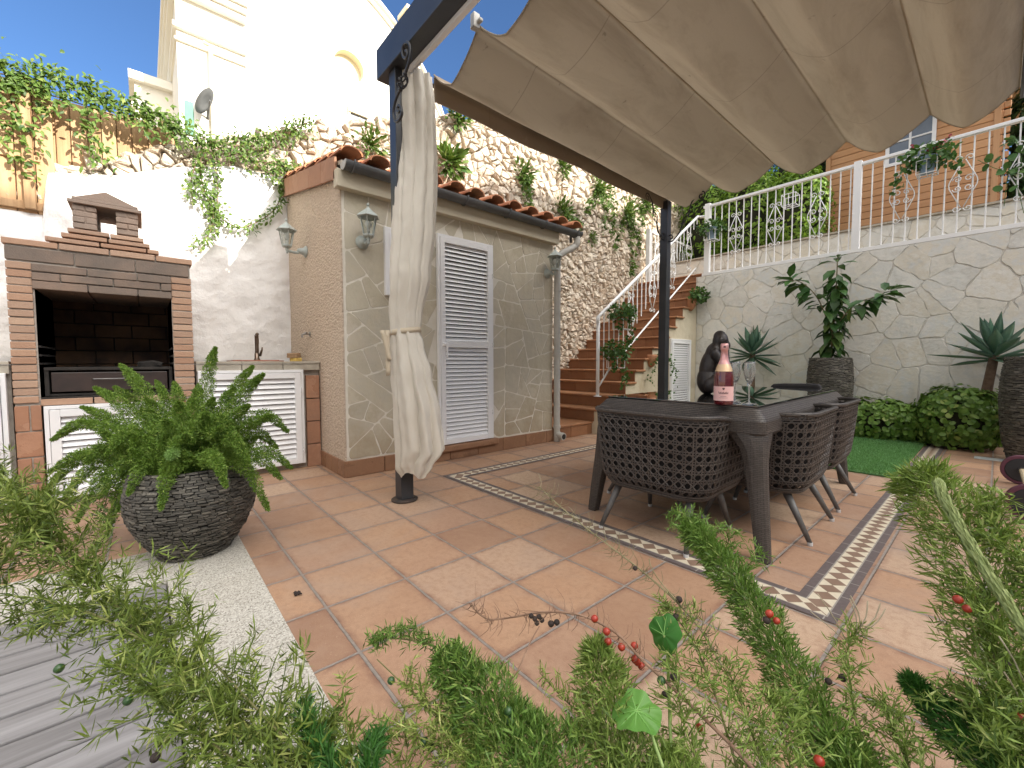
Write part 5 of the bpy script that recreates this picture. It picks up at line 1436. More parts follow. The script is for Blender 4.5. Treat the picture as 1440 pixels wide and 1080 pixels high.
# ================================================================== plant helpers
M_FERN = leafmat('fern needle', (.028, .075, .012), (.17, .285, .045), (.40, .47, .12), .5, .22)
M_STEM = mottled('green stem', (.10, .13, .035), (.17, .17, .06), 20, .6)
def plume(fb, pts, rad, dens, nl, nw, n=40, taper=.35, flat=1.0, up=.45, stem=None, lo=.05):
    """foxtail frond: short needles filling a tapering sleeve round a curved stem"""
    C = spline(pts, n); T = unit(np.gradient(C, axis=0)); seg = np.linalg.norm(np.diff(C, axis=0), axis=1); L = seg.sum()
    N = int(dens * L); t = nrg.random(N); i = np.minimum((t * (n - 1)).astype(int), n - 2); f = (t * (n - 1) - i)[:, None]
    c = C[i] * (1 - f) + C[i + 1] * f; tg = T[i]
    rd = rdir(N); rd = unit(rd - tg * (rd * tg).sum(1, keepdims=True))
    if flat != 1.0: rd = rd * np.array([1, 1, flat])
    env = np.where(t < .2, lo + (1 - lo) * (t / .2) ** .6, np.where(t > .45, np.maximum(0.0, 1 - ((t - .45) / .55)) ** taper * 1.0, 1.0))
    rho = np.sqrt(nrg.random(N)) * rad * env * (1 + .35 * np.sin(t * L / .013) * nrg.random(N))
    o = c + rd * rho[:, None]
    dr = unit(rd * .65 + tg * up + rdir(N) * .75)
    fb.scatter(T_NEEDLE, o, dr, rdir(N), nl * nrg.uniform(.7, 1.3, N), nw)
    if stem: fb.tube(C[::2], np.linspace(stem, stem * .4, len(C[::2])))
    return C

# ---- big fern in the slate bowl: each frond is a part
FN = thing('foxtail_fern', 'bushy green foxtail fern spilling over the dark slate bowl', 'fern', (P1[0], P1[1], .43))
root = np.array([P1[0], P1[1], .40])
tips = [((170, 513), 2.28), ((133, 545), 2.2), ((115, 572), 2.1), ((161, 544), 2.35), ((220, 536), 2.4), ((245, 538), 2.3), ((303, 489), 2.3), ((371, 526), 2.15), ((356, 515), 2.35), ((279, 542), 2.35), ((73, 619), 2.15), ((69, 664), 2.05),
        ((107, 735), 1.98), ((66, 687), 2.15), ((149, 755), 2.05), ((113, 592), 2.0), ((180, 696), 1.82), ((226, 717), 1.76), ((318, 684), 1.77), ((377, 717), 1.95), ((395, 673), 2.05), ((410, 658), 2.15), ((405, 607), 2.25), ((380, 584), 2.1), ((350, 570), 2.0),
        ((250, 565), 1.95), ((290, 580), 1.92), ((312, 600), 1.9), ((205, 560), 2.02), ((230, 590), 1.85), ((180, 610), 1.9), ((150, 640), 1.88), ((120, 650), 1.95), ((90, 700), 2.0), ((330, 620), 1.95), ((350, 650), 1.88), ((270, 560), 2.2), ((330, 545), 2.25), ((200, 575), 2.3), ((140, 700), 1.9), ((165, 720), 1.92), ((260, 610), 1.85), ((390, 630), 2.3), ((300, 560), 2.1), ((240, 660), 1.8), ((340, 600), 2.0)]
for k, ((px, py), dp) in enumerate(tips):
    tip = at(px, py, dp); v = tip - root; h = np.array([v[0], v[1], 0]); L = np.linalg.norm(h)
    s = root + h * .12 + np.array([rnd.uniform(-.04, .04), rnd.uniform(-.04, .04), 0])
    rise = max(.10, v[2] * .75 + .10) if v[2] < .25 else v[2] * .55
    m1 = root + h * .42 + np.array([0, 0, rise * .8]); m2 = root + h * .75 + np.array([0, 0, (rise * .9 + v[2] * .35) if v[2] < .2 else v[2] * .82])
    fb = FB(); r_ = rnd.uniform(.038, .052) * (.75 if k in (6, 4, 5) else 1)
    plume(fb, [s, m1, m2, tip], r_, 8200, .012, .0042, taper=.8, stem=.0025, lo=.4)
    fb.build('frond', M_FERN, FN)
# small clustered centre growth
for k in range(26):
    a = rnd.uniform(0, 6.28); q = rnd.uniform(.03, .2); b = root + np.array([math.cos(a) * q, math.sin(a) * q, .0])
    tip = b + np.array([math.cos(a) * rnd.uniform(.04, .16), math.sin(a) * rnd.uniform(.04, .16), rnd.uniform(.08, .22)])
    fb = FB(); plume(fb, [b, (b + tip) / 2 + np.array([0, 0, .03]), tip], .038, 8200, .012, .0042, taper=.7, stem=.002, lo=.4); fb.build('frond', M_FERN, FN)
fb = FB(); b = root + np.array([.05, .02, .06]); plume(fb, [at(262, 628, 1.98), at(248, 632, 1.88), at(238, 644, 1.78)], .026, 14000, .008, .003, taper=.3, lo=.5)
fb.build('frond', leafmat('young pale frond', (.14, .27, .06), (.25, .40, .13), None, .5, .25), FN)['label'] = 'pale young curled frond end'
# trailing wiry strands at the left
M_TRAIL = leafmat('trailing leaflets', (.03, .075, .012), (.09, .17, .035), (.17, .22, .06), .5, .2)
for k in range(9):
    tip = at(rnd.uniform(120, 160), rnd.uniform(690, 762), rnd.uniform(2.0, 2.15)); b = root + np.array([rnd.uniform(-.2, -.1), rnd.uniform(-.25, -.1), .08])
    fb = FB(); C = spline([b, (b * .35 + tip * .65) + np.array([0, 0, .12]), tip], 40); i = nrg.integers(0, 40, 130)
    fb.scatter(T_LEAF, C[i] + nrg.normal(0, .012, (130, 3)), rdir(130), rdir(130), .014, .008); fb.tube(C, .0012); fb.build('trailing_stem', M_TRAIL, FN)

# ---- agaves
def agave_mat():
    t = NT('agave leaf'); c = t.mix(t.island(), (.055, .125, .085), (.10, .20, .14)); c = t.mix(t.n('MapRange', i0=t.noise(6, 3), i1=.4, i2=.7).outputs[0], c, (.12, .21, .13))
    return t.done(c, .42, t.bump(t.noise(40, 3), .1, .003))
M_AG = agave_mat()
def blade(mb, base, d, up, L, Wd, droop, thick=.012, nseg=9):
    d = Vector(d).normalized(); ac = Vector(up).cross(d).normalized(); u = d.cross(ac); vs = []
    wp = [.42, .45, .62, .86, 1.0, .97, .82, .58, .30, .03]
    for i in range(nseg + 1):
        t = i / nseg; c = Vector(base) + d * (L * t) + u * (-.02 * math.sin(t * 3)) + Vector((0, 0, -droop * L * t * t))
        w = Wd * wp[i] / 2; th = thick * (1 - t * .85)
        vs += [c - ac * w + u * w * .35, c, c + ac * w + u * w * .35, c - u * th]
    fs = []
    for i in range(nseg):
        a = i * 4; b = a + 4
        fs += [(a, a + 1, b + 1, b), (a + 1, a + 2, b + 2, b + 1), (a + 2, a + 3, b + 3, b + 2), (a + 3, a, b, b + 3)]
    mb.add(vs, fs)
def agave(label, loc, zc, L, Wd, n, trunk, seed, lean=(0, 0), low=-.5):
    r_ = random.Random(seed); o = thing('agave', label, 'agave', loc); mb = MB(); c = Vector((loc[0] + lean[0], loc[1] + lean[1], zc))
    for i in range(n):
        t = i / (n - 1); az = i * 2.399 + r_.uniform(-.2, .2); el = low + (1.45 - low) * t ** .85
        dv = Vector((math.cos(az) * math.cos(el), math.sin(az) * math.cos(el), math.sin(el)))
        blade(mb, c + Vector((0, 0, .07 * t)) + dv * .015, dv, (0, 0, 1) if el < 1.2 else (math.cos(az + 2), math.sin(az + 2), .2), L * r_.uniform(.85, 1.1) * (1 - .15 * t), Wd * (1 - .2 * t), r_.uniform(.05, .2) * (1 - t) + .03)
    mb.build('rosette', M_AG, o, smooth=True)
    mb = MB(); mb.tube([(loc[0], loc[1], 0), (loc[0] + lean[0] * .4, loc[1] + lean[1] * .4, zc * .5), (c.x, c.y, zc + .05)], [trunk, trunk * .9, trunk * .75], 10); mb.build('stem', mottled('agave stem bark', (.12, .075, .05), (.22, .15, .10), 14, .9, .8, 50, dist=.02), o, smooth=True)
agave('smaller green agave on the wall side of the dining table behind the figurine', (-.985, 6.05, 0), 1.00, .42, .115, 28, .05, 4, low=-.55)
agave('large blue green agave on a bare brown stem at the right of the back wall', (1.20, 6.10, 0), .95, .47, .125, 26, .05, 8, (.09, -.02), low=-.15)

# ---- young tree with big drooping leaves
M_BIGLEAF = leafmat('glossy dark leaf', (.022, .065, .018), (.055, .125, .035), (.13, .17, .04), .32, .15)
def big_leaf(fb, base, d, L, Wd):
    d = np.asarray(d, float); d /= np.linalg.norm(d)
    fb.scatter(T_LEAF, [base], [d], [np.array([0, 0, 1.]) + nrg.normal(0, .15, 3)], L, Wd)
TR_ = thing('potted_tree', 'young tree with large drooping dark leaves in the tall planter', 'tree', (-.085, 6.10, .95))
bs = np.array([-.085, 6.10, .94]); top = onp(1178, 362, 1, 6.10)
sL = [bs + (top - bs) * .28, onp(1150, 420, 1, 6.0), onp(1128, 398, 1, 5.95), onp(1110, 394, 1, 5.92)]
sR = [bs + (top - bs) * .30, onp(1200, 430, 1, 6.0), onp(1228, 418, 1, 5.95), onp(1248, 410, 1, 5.93)]
mb = MB(); stems = [spline([bs, bs + (top - bs) * .5 + np.array([.01, 0, 0]), top], 30), spline(sL, 20), spline(sR, 20)]
for s, r0 in zip(stems, (.013, .008, .008)): mb.tube(s, np.linspace(r0, r0 * .4, len(s)), 8)
mb.build('trunk', mottled('young brown bark', (.12, .10, .05), (.20, .17, .09), 20, .8), TR_, smooth=True)
fb = FB()
for si, (s, n) in enumerate(zip(stems, (110, 28, 30))):
    for k in range(n):
        t = .06 + .94 * (k / n) if si == 0 else .2 + .8 * k / (n - 1)
        if si == 0 and t > .82 and k % 2: continue
        p = s[min(len(s) - 1, int(t * len(s)))]; az = k * 2.4 + rnd.uniform(-.4, .4); L = rnd.uniform(.19, .28) * (1 - .25 * t if si == 0 else .9)
        el = rnd.uniform(-1.15, -.25) if t < .9 else rnd.uniform(-.1, .7)
        dv = np.array([math.cos(az) * math.cos(el), math.sin(az) * math.cos(el), math.sin(el)])
        if si: ax_ = unit(s[-1] - s[0]); dv = dv * .8 + ax_ * .55
        big_leaf(fb, p + dv * .035, dv, L, L * rnd.uniform(.46, .58))
for k in range(4): big_leaf(fb, top, [math.cos(k * 1.7), math.sin(k * 1.7), .3], .12, .05)
fb.build('leaves', M_BIGLEAF, TR_, smooth=True)
mb = MB(); mb.add([(0, 0, 0)], []) if False else None

# ---- round leaved hedge mounds
M_ROUND = leafmat('round glossy leaf', (.045, .11, .02), (.145, .255, .05), (.32, .39, .11), .35, .2)
M_DARKCORE = mottled('dark bush core', (.012, .015, .006), (.03, .03, .014), 30, 1.0, .8, 60, dist=.02)
def mound(name, label, c, r, n, leaf, mat, cat='hedge', flat=.0, group=None, tmpl=T_ROUND, asp=.95):
    o = thing(name, label, cat, (c[0], c[1], c[2] - r[2]), 0, group)
    v = rdir(n * 2); v = v[v[:, 2] > -.75][:n]; n = len(v)
    lump = np.array([1 + .16 * mnoise.noise((float(a[0]) * 2.4 + c[0], float(a[1]) * 2.4 + c[1], float(a[2]) * 2.4)) for a in v])[:, None]
    sh = nrg.uniform(.80, 1.03, n)[:, None]
    sgn = np.sign(v) * np.abs(v) ** .7 / np.maximum(1e-6, (np.abs(v) ** 1.4).sum(1, keepdims=True)) ** .5
    p = np.array(c) + sgn * lump * sh * np.array(r); p[:, 2] = np.maximum(p[:, 2], .015)
    d = unit(np.cross(v, rdir(n)) + v * .25 + np.array([0, 0, -.25])); fb = FB(); fb.scatter(tmpl, p, d, v + rdir(n) * .5, leaf * nrg.uniform(.6, 1.25, n), leaf * asp * nrg.uniform(.6, 1.2, n))
    fb.build('leaves', mat, o, smooth=True)
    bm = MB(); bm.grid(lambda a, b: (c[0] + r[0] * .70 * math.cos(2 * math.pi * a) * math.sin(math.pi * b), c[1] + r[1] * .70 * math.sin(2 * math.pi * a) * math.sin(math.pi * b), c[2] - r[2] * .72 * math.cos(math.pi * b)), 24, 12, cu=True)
    bm.build('shade_core', M_DARKCORE, o); return o  # smooth dark core without twigs, paints the shaded inside of the bush
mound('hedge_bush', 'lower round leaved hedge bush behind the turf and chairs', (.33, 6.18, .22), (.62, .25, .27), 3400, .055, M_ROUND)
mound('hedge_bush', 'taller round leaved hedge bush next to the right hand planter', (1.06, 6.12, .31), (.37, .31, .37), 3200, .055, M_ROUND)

# ---- little pots on walls and railings
M_TERRA = mottled('terracotta pot', (.36, .15, .075), (.48, .23, .12), 9, .8, .25, 60)
M_BLUE = mottled('blue enamel pot', (.16, .24, .33), (.24, .33, .42), 10, .45, .15, 60)
M_GERA = leafmat('ivy geranium leaf', (.03, .085, .022), (.075, .16, .04), (.13, .21, .06), .45, .2)
M_RED = mottled('dark red petal', (.22, .012, .03), (.34, .03, .05), 30, .5)
def cup(mb, c, r0, r1, h, n=22): mb.lathe([(.001, 0), (r0, 0), (r0 + (r1 - r0) * .8, h * .78), (r1 * 1.02, h * .79), (r1 * 1.08, h), (r1 * .95, h), (r1 * .85, h * .8), (.001, h * .8)], n, c)
def pot(label, c, r0, r1, h, mat):
    o = thing('flower_pot', label, 'pot', c); mb = MB(); cup(mb, (0, 0, 0), r0, r1, h); mb.build('bowl', mat, o, smooth=False, local=True)
    m = MB(); m.lathe([(.001, h * .82), (r1 * .86, h * .82)], 18, cap=False); m.build('soil', M_SOIL, o, local=True); return o
def leafy(label, c, r, n, leaf, mat=M_GERA, cat='plant', flowers=0, trail=None, name='potted_plant'):
    o = thing(name, label, cat, tuple(c)); c = np.array(c, float); fb = FB()
    v = rdir(n); p = c + v * np.array(r) * (nrg.random(n) ** .4)[:, None]; d = unit(v * .7 + rdir(n) * .7 + np.array([0, 0, -.15])); fb.scatter(T_ROUND, p, d, v * .6 + rdir(n) * .6 + np.array([0, 0, .6]), leaf * nrg.uniform(.6, 1.2, n), leaf * nrg.uniform(.6, 1.1, n))
    if trail is not None:
        for q in trail:
            C = spline([c] + [np.array(z) for z in q], 24); k = 46; i = nrg.integers(3, 24, k); fb.scatter(T_ROUND, C[i] + nrg.normal(0, .03, (k, 3)), rdir(k), rdir(k), leaf * .9, leaf * .8)
    for k in range(16):
        e = c + rdir(1)[0] * np.array(r) * .85; fb.tube(spline([c - np.array([0, 0, r[2] * .6]), (c + e) / 2, e], 6), .002)
    fb.build('leaves', mat, o, smooth=True)
    if flowers:
        for k in range(flowers):
            f = FB(); q = c + rdir(1)[0] * np.array(r) * np.array([.8, .5, .4]) + np.array([0, -.02, r[2] * .8]); f.scatter(T_ROUND, q + nrg.normal(0, .012, (14, 3)), rdir(14), rdir(14), .026, .022); f.tube([c, q], .0018); f.build('flower', M_RED, o)
    return o
def holder(mb, c, w, h, dpt):
    x, y, z = c
    for zz in (z, z + h): mb.tube([(x - w, y - dpt, zz), (x + w, y - dpt, zz), (x + w, y + .0, zz), (x - w, y + .0, zz)], .005, 6, closed=True)
    for dx, dy in ((-w, -dpt), (w, -dpt), (-w, 0), (w, 0), (0, -dpt)): mb.tube([(x + dx, y + dy, z), (x + dx, y + dy, z + h)], .005, 6)
    mb.tube([(x, y - dpt, z), (x, y, z)], .005, 6); mb.tube([(x - w, y - dpt / 2, z), (x + w, y - dpt / 2, z)], .005, 6)
for nm, lab, X, z in (('pot_holder', 'white wire pot holder under the blue pot by the corner post', -1.74, 2.86), ('pot_holder', 'white wire pot holder under the blue pot of red geraniums', .70, 3.08), ('pot_holder', 'empty white wire pot holder hooked on the balcony railing', -.665, 3.10)):
    o = thing(nm, lab, 'holder', (X, YR - .03, z)); mb = MB(); holder(mb, (X, YR - .035, z), .085, .15, .17); mb.build('wire_frame', M_WIRON, o)
    m = MB(); m.tube([(X - .05, YR - .035, z + .15), (X - .05, YR - .012, z + .17)], .005, 6); m.tube([(X + .05, YR - .035, z + .15), (X + .05, YR - .012, z + .17)], .005, 6); m.build('hook', M_WIRON, o)
pot('blue pot hanging at the left corner post of the balcony railing', (-1.74, YR - .12, 2.87), .055, .078, .19, M_BLUE)
leafy('green geranium in the blue pot at the corner post', (-1.74, YR - .14, 3.06), (.22, .16, .13), 230, .05)
pot('blue pot hanging on the balcony railing in front of the cabin', (.70, YR - .12, 3.09), .055, .078, .19, M_BLUE)
leafy('trailing geranium with dark red flowers in front of the wooden cabin', (.70, YR - .14, 3.28), (.25, .17, .14), 280, .055, flowers=5, trail=[[(.55, YR - .18, 3.22), (.42, YR - .16, 3.02)], [(.9, YR - .16, 3.2), (.95, YR - .15, 3.05)]])
for i, (yy, z, lab, lab2, lab3) in enumerate(((4.22, 1.36, 'upper terracotta pot hooked on the stair railing', 'bushy ivy geranium spilling from the upper stair railing pot', 'white wire holder round the upper stair pot'), (4.10, .86, 'lower terracotta pot hooked on the stair railing', 'trailing ivy geranium in the lower stair railing pot', 'white wire holder round the lower stair pot'))):
    o = thing('pot_holder', lab3, 'holder', (XR + .08, yy, z)); mb = MB(); x = XR + .03
    for zz in (z, z + .13): mb.tube([(x, yy - .08, zz), (x + .16, yy - .08, zz), (x + .16, yy + .08, zz), (x, yy + .08, zz)], .005, 6, closed=True)
    for dx in (0, .16):
        for dy in (-.08, .08): mb.tube([(x + dx, yy + dy, z), (x + dx, yy + dy, z + .13)], .005, 6)
    mb.tube([(x, yy, z), (x + .16, yy, z)], .005, 6); mb.build('wire_frame', M_WIRON, o)
    pot(lab, (XR + .11, yy, z + .005), .055, .082, .15, M_TERRA)
    leafy(lab2, (XR + .11, yy, z + .22), (.19, .20, .12), 330, .045, trail=[[(XR + .16, yy + .12, z + .08), (XR + .17, yy + .16, z - .16)], [(XR + .17, yy + .06, z + .02), (XR + .18, yy + .09, z - .24)], [(XR + .16, yy - .1, z + .1), (XR + .16, yy - .12, z - .05)]])
def wallpot(lab, c, r, face):
    o = thing('wall_pot', lab, 'pot', c); mb = MB(); n = 14; vs = []
    for z, q in ((-.09, .25), (-.06, .6), (0, .92), (.06, 1.0), (.085, 1.05)):
        for k in range(n + 1):
            a = -math.pi / 2 + math.pi * k / n; vs.append((c[0] + r * q * math.cos(a), c[1] + r * q * math.sin(a), c[2] + z * r / .09))
    fs = [(i * (n + 1) + k, i * (n + 1) + k + 1, (i + 1) * (n + 1) + k + 1, (i + 1) * (n + 1) + k) for i in range(4) for k in range(n)]
    mb.add(vs, fs); b = mb.build('bowl', M_TERRA, o, smooth=True, fix=False); s_ = b.modifiers.new('thick', 'SOLIDIFY'); s_.thickness = .008
wallpot('terracotta half pot on the cream stair wall left of the vent door', (XS + .005, 5.06, .95), .095, 0)
leafy('thin trailing plant in the half pot beside the vent door', (XS + .09, 5.10, 1.0), (.07, .08, .05), 40, .035, trail=[[(XS + .12, 5.35, 1.02), (XS + .13, 5.52, .82)], [(XS + .12, 5.4, .95), (XS + .12, 5.55, .66)], [(XS + .1, 5.0, .9), (XS + .1, 4.93, .66)]])
wallpot('terracotta half pot high on the stair wall corner', (XS + .005, 6.22, 1.86), .10, 0)
leafy('bushy plant in the half pot high at the stair wall corner', (XS + .12, 6.25, 2.0), (.15, .20, .12), 240, .05)
# ================================================================== vines and tufts
M_VINE = leafmat('vine leaf', (.03, .075, .018), (.125, .205, .042), (.31, .36, .10), .45, .25)
def vine(label, strands, n_per_m, leaf, spread, mat=M_VINE, name='climbing_vine', cat='vine', stem=.005, hang=.3):
    o = thing(name, label, cat, tuple(float(q) for q in strands[0][0][0])); fb = FB(); sb = MB()
    for pts, k, sp in strands:
        C = spline(pts, 60); L = np.linalg.norm(np.diff(C, axis=0), axis=1).sum(); n = int(n_per_m * L * k); i = nrg.integers(0, 60, n)
        p = C[i] + nrg.normal(0, 1, (n, 3)) * np.array([sp * .45, sp, sp]); p[:, 0] = np.maximum(p[:, 0], XW + .02 if sp < .1 else -9)
        d = unit(rdir(n) * .8 + np.array([.5, 0, -hang * 2])); up = rdir(n) * .6 + np.array([.8, .1, .5])
        fb.scatter(T_LEAF, p, d, up, leaf * nrg.uniform(.6, 1.3, n), leaf * .52 * nrg.uniform(.7, 1.2, n))
        sb.tube(C[::3], stem, 5)
    fb.build('leaves', mat, o, smooth=True); sb.build('stems', mottled('woody vine stem', (.13, .08, .05), (.22, .15, .09), 20, .9), o); return o
q = lambda px, py, X=-3.62: onp(px, py, 0, X)
fx_ = -3.78
vine('dense leafy vine rambling along the top of the wooden fence', [
    ([q(-60, 100, fx_), q(20, 106, fx_), q(90, 122, fx_), q(160, 148, fx_), q(220, 170, fx_), q(262, 188, fx_)], 2.0, .06), ([q(-60, 122, fx_), q(30, 126, fx_), q(100, 142, fx_), q(170, 166, fx_), q(240, 190, fx_)], 1.2, .055),
    ([q(40, 140, fx_), q(45, 180, fx_), q(40, 215, fx_), q(35, 245, fx_)], .75, .06), ([q(120, 150, fx_), q(128, 185, fx_), q(135, 215, fx_), q(138, 235, fx_)], .9, .06), ([q(5, 130, fx_), q(5, 170, fx_), q(8, 200, fx_)], .7, .05), ([q(200, 170, fx_), q(205, 185, fx_), q(215, 195, fx_)], 1., .04), ([q(60, 140, fx_), q(66, 170, fx_)], 1., .05)],
     250, .056, .058)
vine('leafy vine trailing over the rubble coping and hanging down the white wall', [
    ([q(240, 185), q(285, 195), q(330, 205), q(370, 200), q(405, 188), q(430, 174)], 1.7, .055), ([q(262, 195), q(300, 207), q(345, 222), q(390, 232), q(420, 240)], 1.6, .055), ([q(330, 195), q(380, 190), q(440, 170)], .8, .035),
    ([q(283, 215), q(282, 245), q(290, 275), q(300, 300), q(296, 325), q(280, 345)], 1.1, .035), ([q(300, 215), q(305, 250), q(306, 285), q(310, 310)], .9, .032), ([q(275, 230), q(268, 260), q(272, 285)], .7, .025),
    ([q(308, 305), q(335, 320), q(362, 312), q(385, 295), q(400, 268), q(410, 245)], .75, .028), ([q(390, 232), q(405, 245), q(402, 265)], 1.4, .04), ([q(345, 220), q(365, 235), q(388, 250), q(400, 260)], .5, .03)],
     290, .046, .048)
M_WEED = leafmat('wall weed leaf', (.03, .08, .018), (.11, .19, .04), (.24, .28, .08), .5, .2)
def tuft(label, px, py, r, n, leaf, X=None, trail=None, name='wall_plant'):
    X = X if X is not None else -3.42
    c = q(px, py, X); o = thing(name, label, 'plant', tuple(float(a) for a in c)); fb = FB(); v = rdir(n); v[:, 0] = np.abs(v[:, 0])
    fb.scatter(T_LEAF, c + v * r * nrg.random((n, 1)), unit(v + np.array([.3, 0, .1])), rdir(n) + np.array([.3, 0, 1]), leaf * nrg.uniform(.6, 1.2, n), leaf * .4)
    if trail:
        for t in trail:
            C = spline([c] + [q(a, b, X) for a, b in t], 30); k = int(55 * len(t)); i = nrg.integers(0, 30, k); fb.scatter(T_LEAF, C[i] + nrg.normal(0, .05, (k, 3)) * np.array([.6, 1, 1]), unit(rdir(k) + np.array([.5, 0, -.3])), rdir(k) + np.array([.6, 0, .6]), leaf, leaf * .5); fb.tube(C, .004)
    fb.build('leaves', M_WEED, o, smooth=True)
tuft('weed tuft growing high on the rubble wall just below the canopy edge', 642, 165, .16, 130, .10, -3.5)
tuft('spiky weed clump on the rubble wall beside the curtain', 632, 230, .2, 150, .14, -3.5)
tuft('leafy weed on the rubble wall at left of the black post', 520, 205, .22, 150, .09, -3.6)
tuft('weed sprouting from the rubble wall in the middle above the shed roof', 735, 245, .2, 130, .09, -3.42, [[(740, 265), (742, 290)]])
tuft('dark leafy weed on the rubble wall above the gutter end', 790, 298, .2, 140, .09, -3.42, [[(800, 310), (815, 315)]])
tuft('pale weed on the rubble wall below the valance', 790, 235, .16, 80, .11, -3.42)
tuft('ivy hanging down the rubble wall beside the stairs', 882, 300, .3, 240, .09, -3.42, [[(885, 330), (888, 365), (885, 385)], [(872, 320), (862, 350)], [(895, 330), (898, 350)]], 'hanging_ivy')
tuft('ivy hanging from the rubble wall behind the valance end', 840, 265, .3, 240, .09, -3.42, [[(850, 290), (845, 320)], [(830, 285), (822, 300)], [(862, 285), (858, 330)]], 'hanging_ivy')
tuft('bright weeds along the top of the rubble wall near the rear post', 905, 285, .32, 300, .10, -3.45, [[(900, 300), (905, 320)]], 'wall_plant')
tuft('small weed on the shaded rubble wall above the stairs', 830, 335, .12, 70, .07, -3.42)

# ================================================================== wooden fence
FE = thing('wooden_fence', 'brown vertical board fence half covered by vine leaves', 'fence', (-3.86, -1.5, 2.2)); rg = random.Random(9)
mb = MB(); y = -4.6
def fb_z(y): return 2.12 if y < -1.06 else 2.40 + (y + 1.05) * .66
while y < -.27:
    wd = rg.uniform(.085, .115); top = 3.13 + rg.uniform(-.02, .02)
    X = -3.74 if y < -1.06 else -3.86
    mb.box(X - .03 + rg.uniform(-.008, .008), X + rg.uniform(-.006, .006), y + .004, y + wd - .002, fb_z(y) - (.0 if y < -1.06 else .1), top); y += wd
y = -4.6 + .05
while y < -.32:
    X = -3.772 if y < -1.06 else -3.892; mb.box(X - .02, X, y, y + .098, fb_z(y) - .05, 3.1); y += .1
mb.build('boards', M_FENCEW, FE, bevel=.003)
mb = MB(); mb.box(-3.742, -3.715, -4.6, -1.06, 2.14, 2.20); mb.box(-3.742, -3.715, -4.6, -1.06, 2.52, 2.565); mb.build('rail', M_FENCEW, FE, bevel=.003)
for y in (-1.12, -.285):
    mb = MB(); mb.box(-3.83 if y > -1 else -3.735, -3.77 if y > -1 else -3.68, y - .03, y + .03, fb_z(y) + .02, 3.15); mb.build('fence_post', M_FENCEW, FE, bevel=.004)
# ================================================================== white church like building beyond
CHX = -14.0
CB_ = thing('white_building', 'tall white building with a curved gable and moulded cornice above the wall', 'building', (CHX - 4, 6, 0))
arc = [(4.2, 13.75), (4.7, 13.62), (5.1, 13.50), (5.6, 13.42), (6.0, 13.45)]
cy, cz, rad = 2.2, 8.2, 6.75
def gz(y):
    return cz + math.sqrt(max(0.01, rad * rad - (y - 2.9) ** 2)) if y < 9.55 else cz
ys = np.linspace(.50, 9.6, 60)
cN, RN = (5.30, 11.30), .52
hole = [(cN[0] + RN * math.cos(a), cN[1] + RN * math.sin(a)) for a in np.linspace(-math.pi / 2, -2.5 * math.pi, 41)]
poly = [(.50, -.3)] + [(.50, 15.2)] + [(float(y), float(min(15.2 if y < 2.2 else 99, gz(y)))) for y in ys[1:]] + [(9.6, -.3), (cN[0], -.3)] + hole + [(cN[0] - .001, -.3)]
poly = poly[:-43]; k = len(poly); bm = bmesh.new(); ed = []
for loop in (poly, hole[:-1]):
    vv = [bm.verts.new((CHX, a, b)) for a, b in loop]; ed += [bm.edges.new((vv[i], vv[(i + 1) % len(vv)])) for i in range(len(vv))]
bmesh.ops.triangle_fill(bm, edges=ed, use_beauty=True, use_dissolve=False); bm.verts.index_update()
mb = MB(); mb.add([v.co for v in bm.verts], [tuple(v.index for v in f.verts) for f in bm.faces]); bm.free()
mb.add([(CHX, a, b) for a, b in poly] + [(CHX - 7, a, b) for a, b in poly], [(i, (i + 1) % k, k + (i + 1) % k, k + i) for i in range(k)])
mb.build('wall', M_CHURCH, CB_, fix=False)
mb = MB()
for dz, pr, hh in ((.0, .16, .12), (-.24, .10, .10)):                     # curved gable mouldings
    pts = [(CHX + pr / 2, float(y), float(gz(y) + dz)) for y in np.linspace(3.0, 9.5, 50)]
    for a, b in zip(pts, pts[1:]):
        mb.add([(CHX - .01, a[1], a[2] - hh / 2), (CHX + pr, a[1], a[2] - hh / 2), (CHX + pr, a[1], a[2] + hh / 2), (CHX - .01, a[1], a[2] + hh / 2), (CHX - .01, b[1], b[2] - hh / 2), (CHX + pr, b[1], b[2] - hh / 2), (CHX + pr, b[1], b[2] + hh / 2), (CHX - .01, b[1], b[2] + hh / 2)],
               [(0, 1, 5, 4), (1, 2, 6, 5), (2, 3, 7, 6), (0, 3, 2, 1), (4, 5, 6, 7)])
mb.build('gable_moulding', M_CHURCH, CB_)
mb = MB()
for z0, z1, pr in ((11.10, 11.25, .22), (11.25, 11.42, .32), (11.42, 11.6, .42), (10.2, 10.32, .14), (9.88, 9.95, .09)):
    mb.box(CHX, CHX + pr, .5 - pr * .6, 2.15 + pr * .1, z0, z1)
    mb.box(CHX - 7, CHX, .5 - pr * .6, .5, z0, z1)
mb.build('cornice', M_CHURCH, CB_)
mb = MB(); mb.box(CHX - 7, CHX - 2.5, -.42, .5, -.3, 9.6); mb.box(CHX - 7, CHX - 2.3, -.55, .5, 9.6, 9.85); mb.box(CHX - 7, CHX - 2.4, -.5, .5, 8.3, 8.45); mb.box(CHX - 7, CHX - 2.4, -.5, .5, 8.8, 8.95); mb.build('side_wing', M_CHURCH, CB_)
mb = MB(); outer = [(cN[0] + RN * math.cos(a), cN[1] + RN * math.sin(a)) for a in np.linspace(0, 2 * math.pi, 40)[:-1]]
ring = outer
for i in range(39):
    a, b = ring[i], ring[(i + 1) % 39]; s_ = .78
    mb.add([(CHX, *a), (CHX - .3, *a), (CHX - .3, *b), (CHX, *b), (CHX - .3, *cN)], [(0, 1, 2, 3), (1, 2, 4)])
mb.build('round_niche', M_CHURCHT, CB_, fix=False)
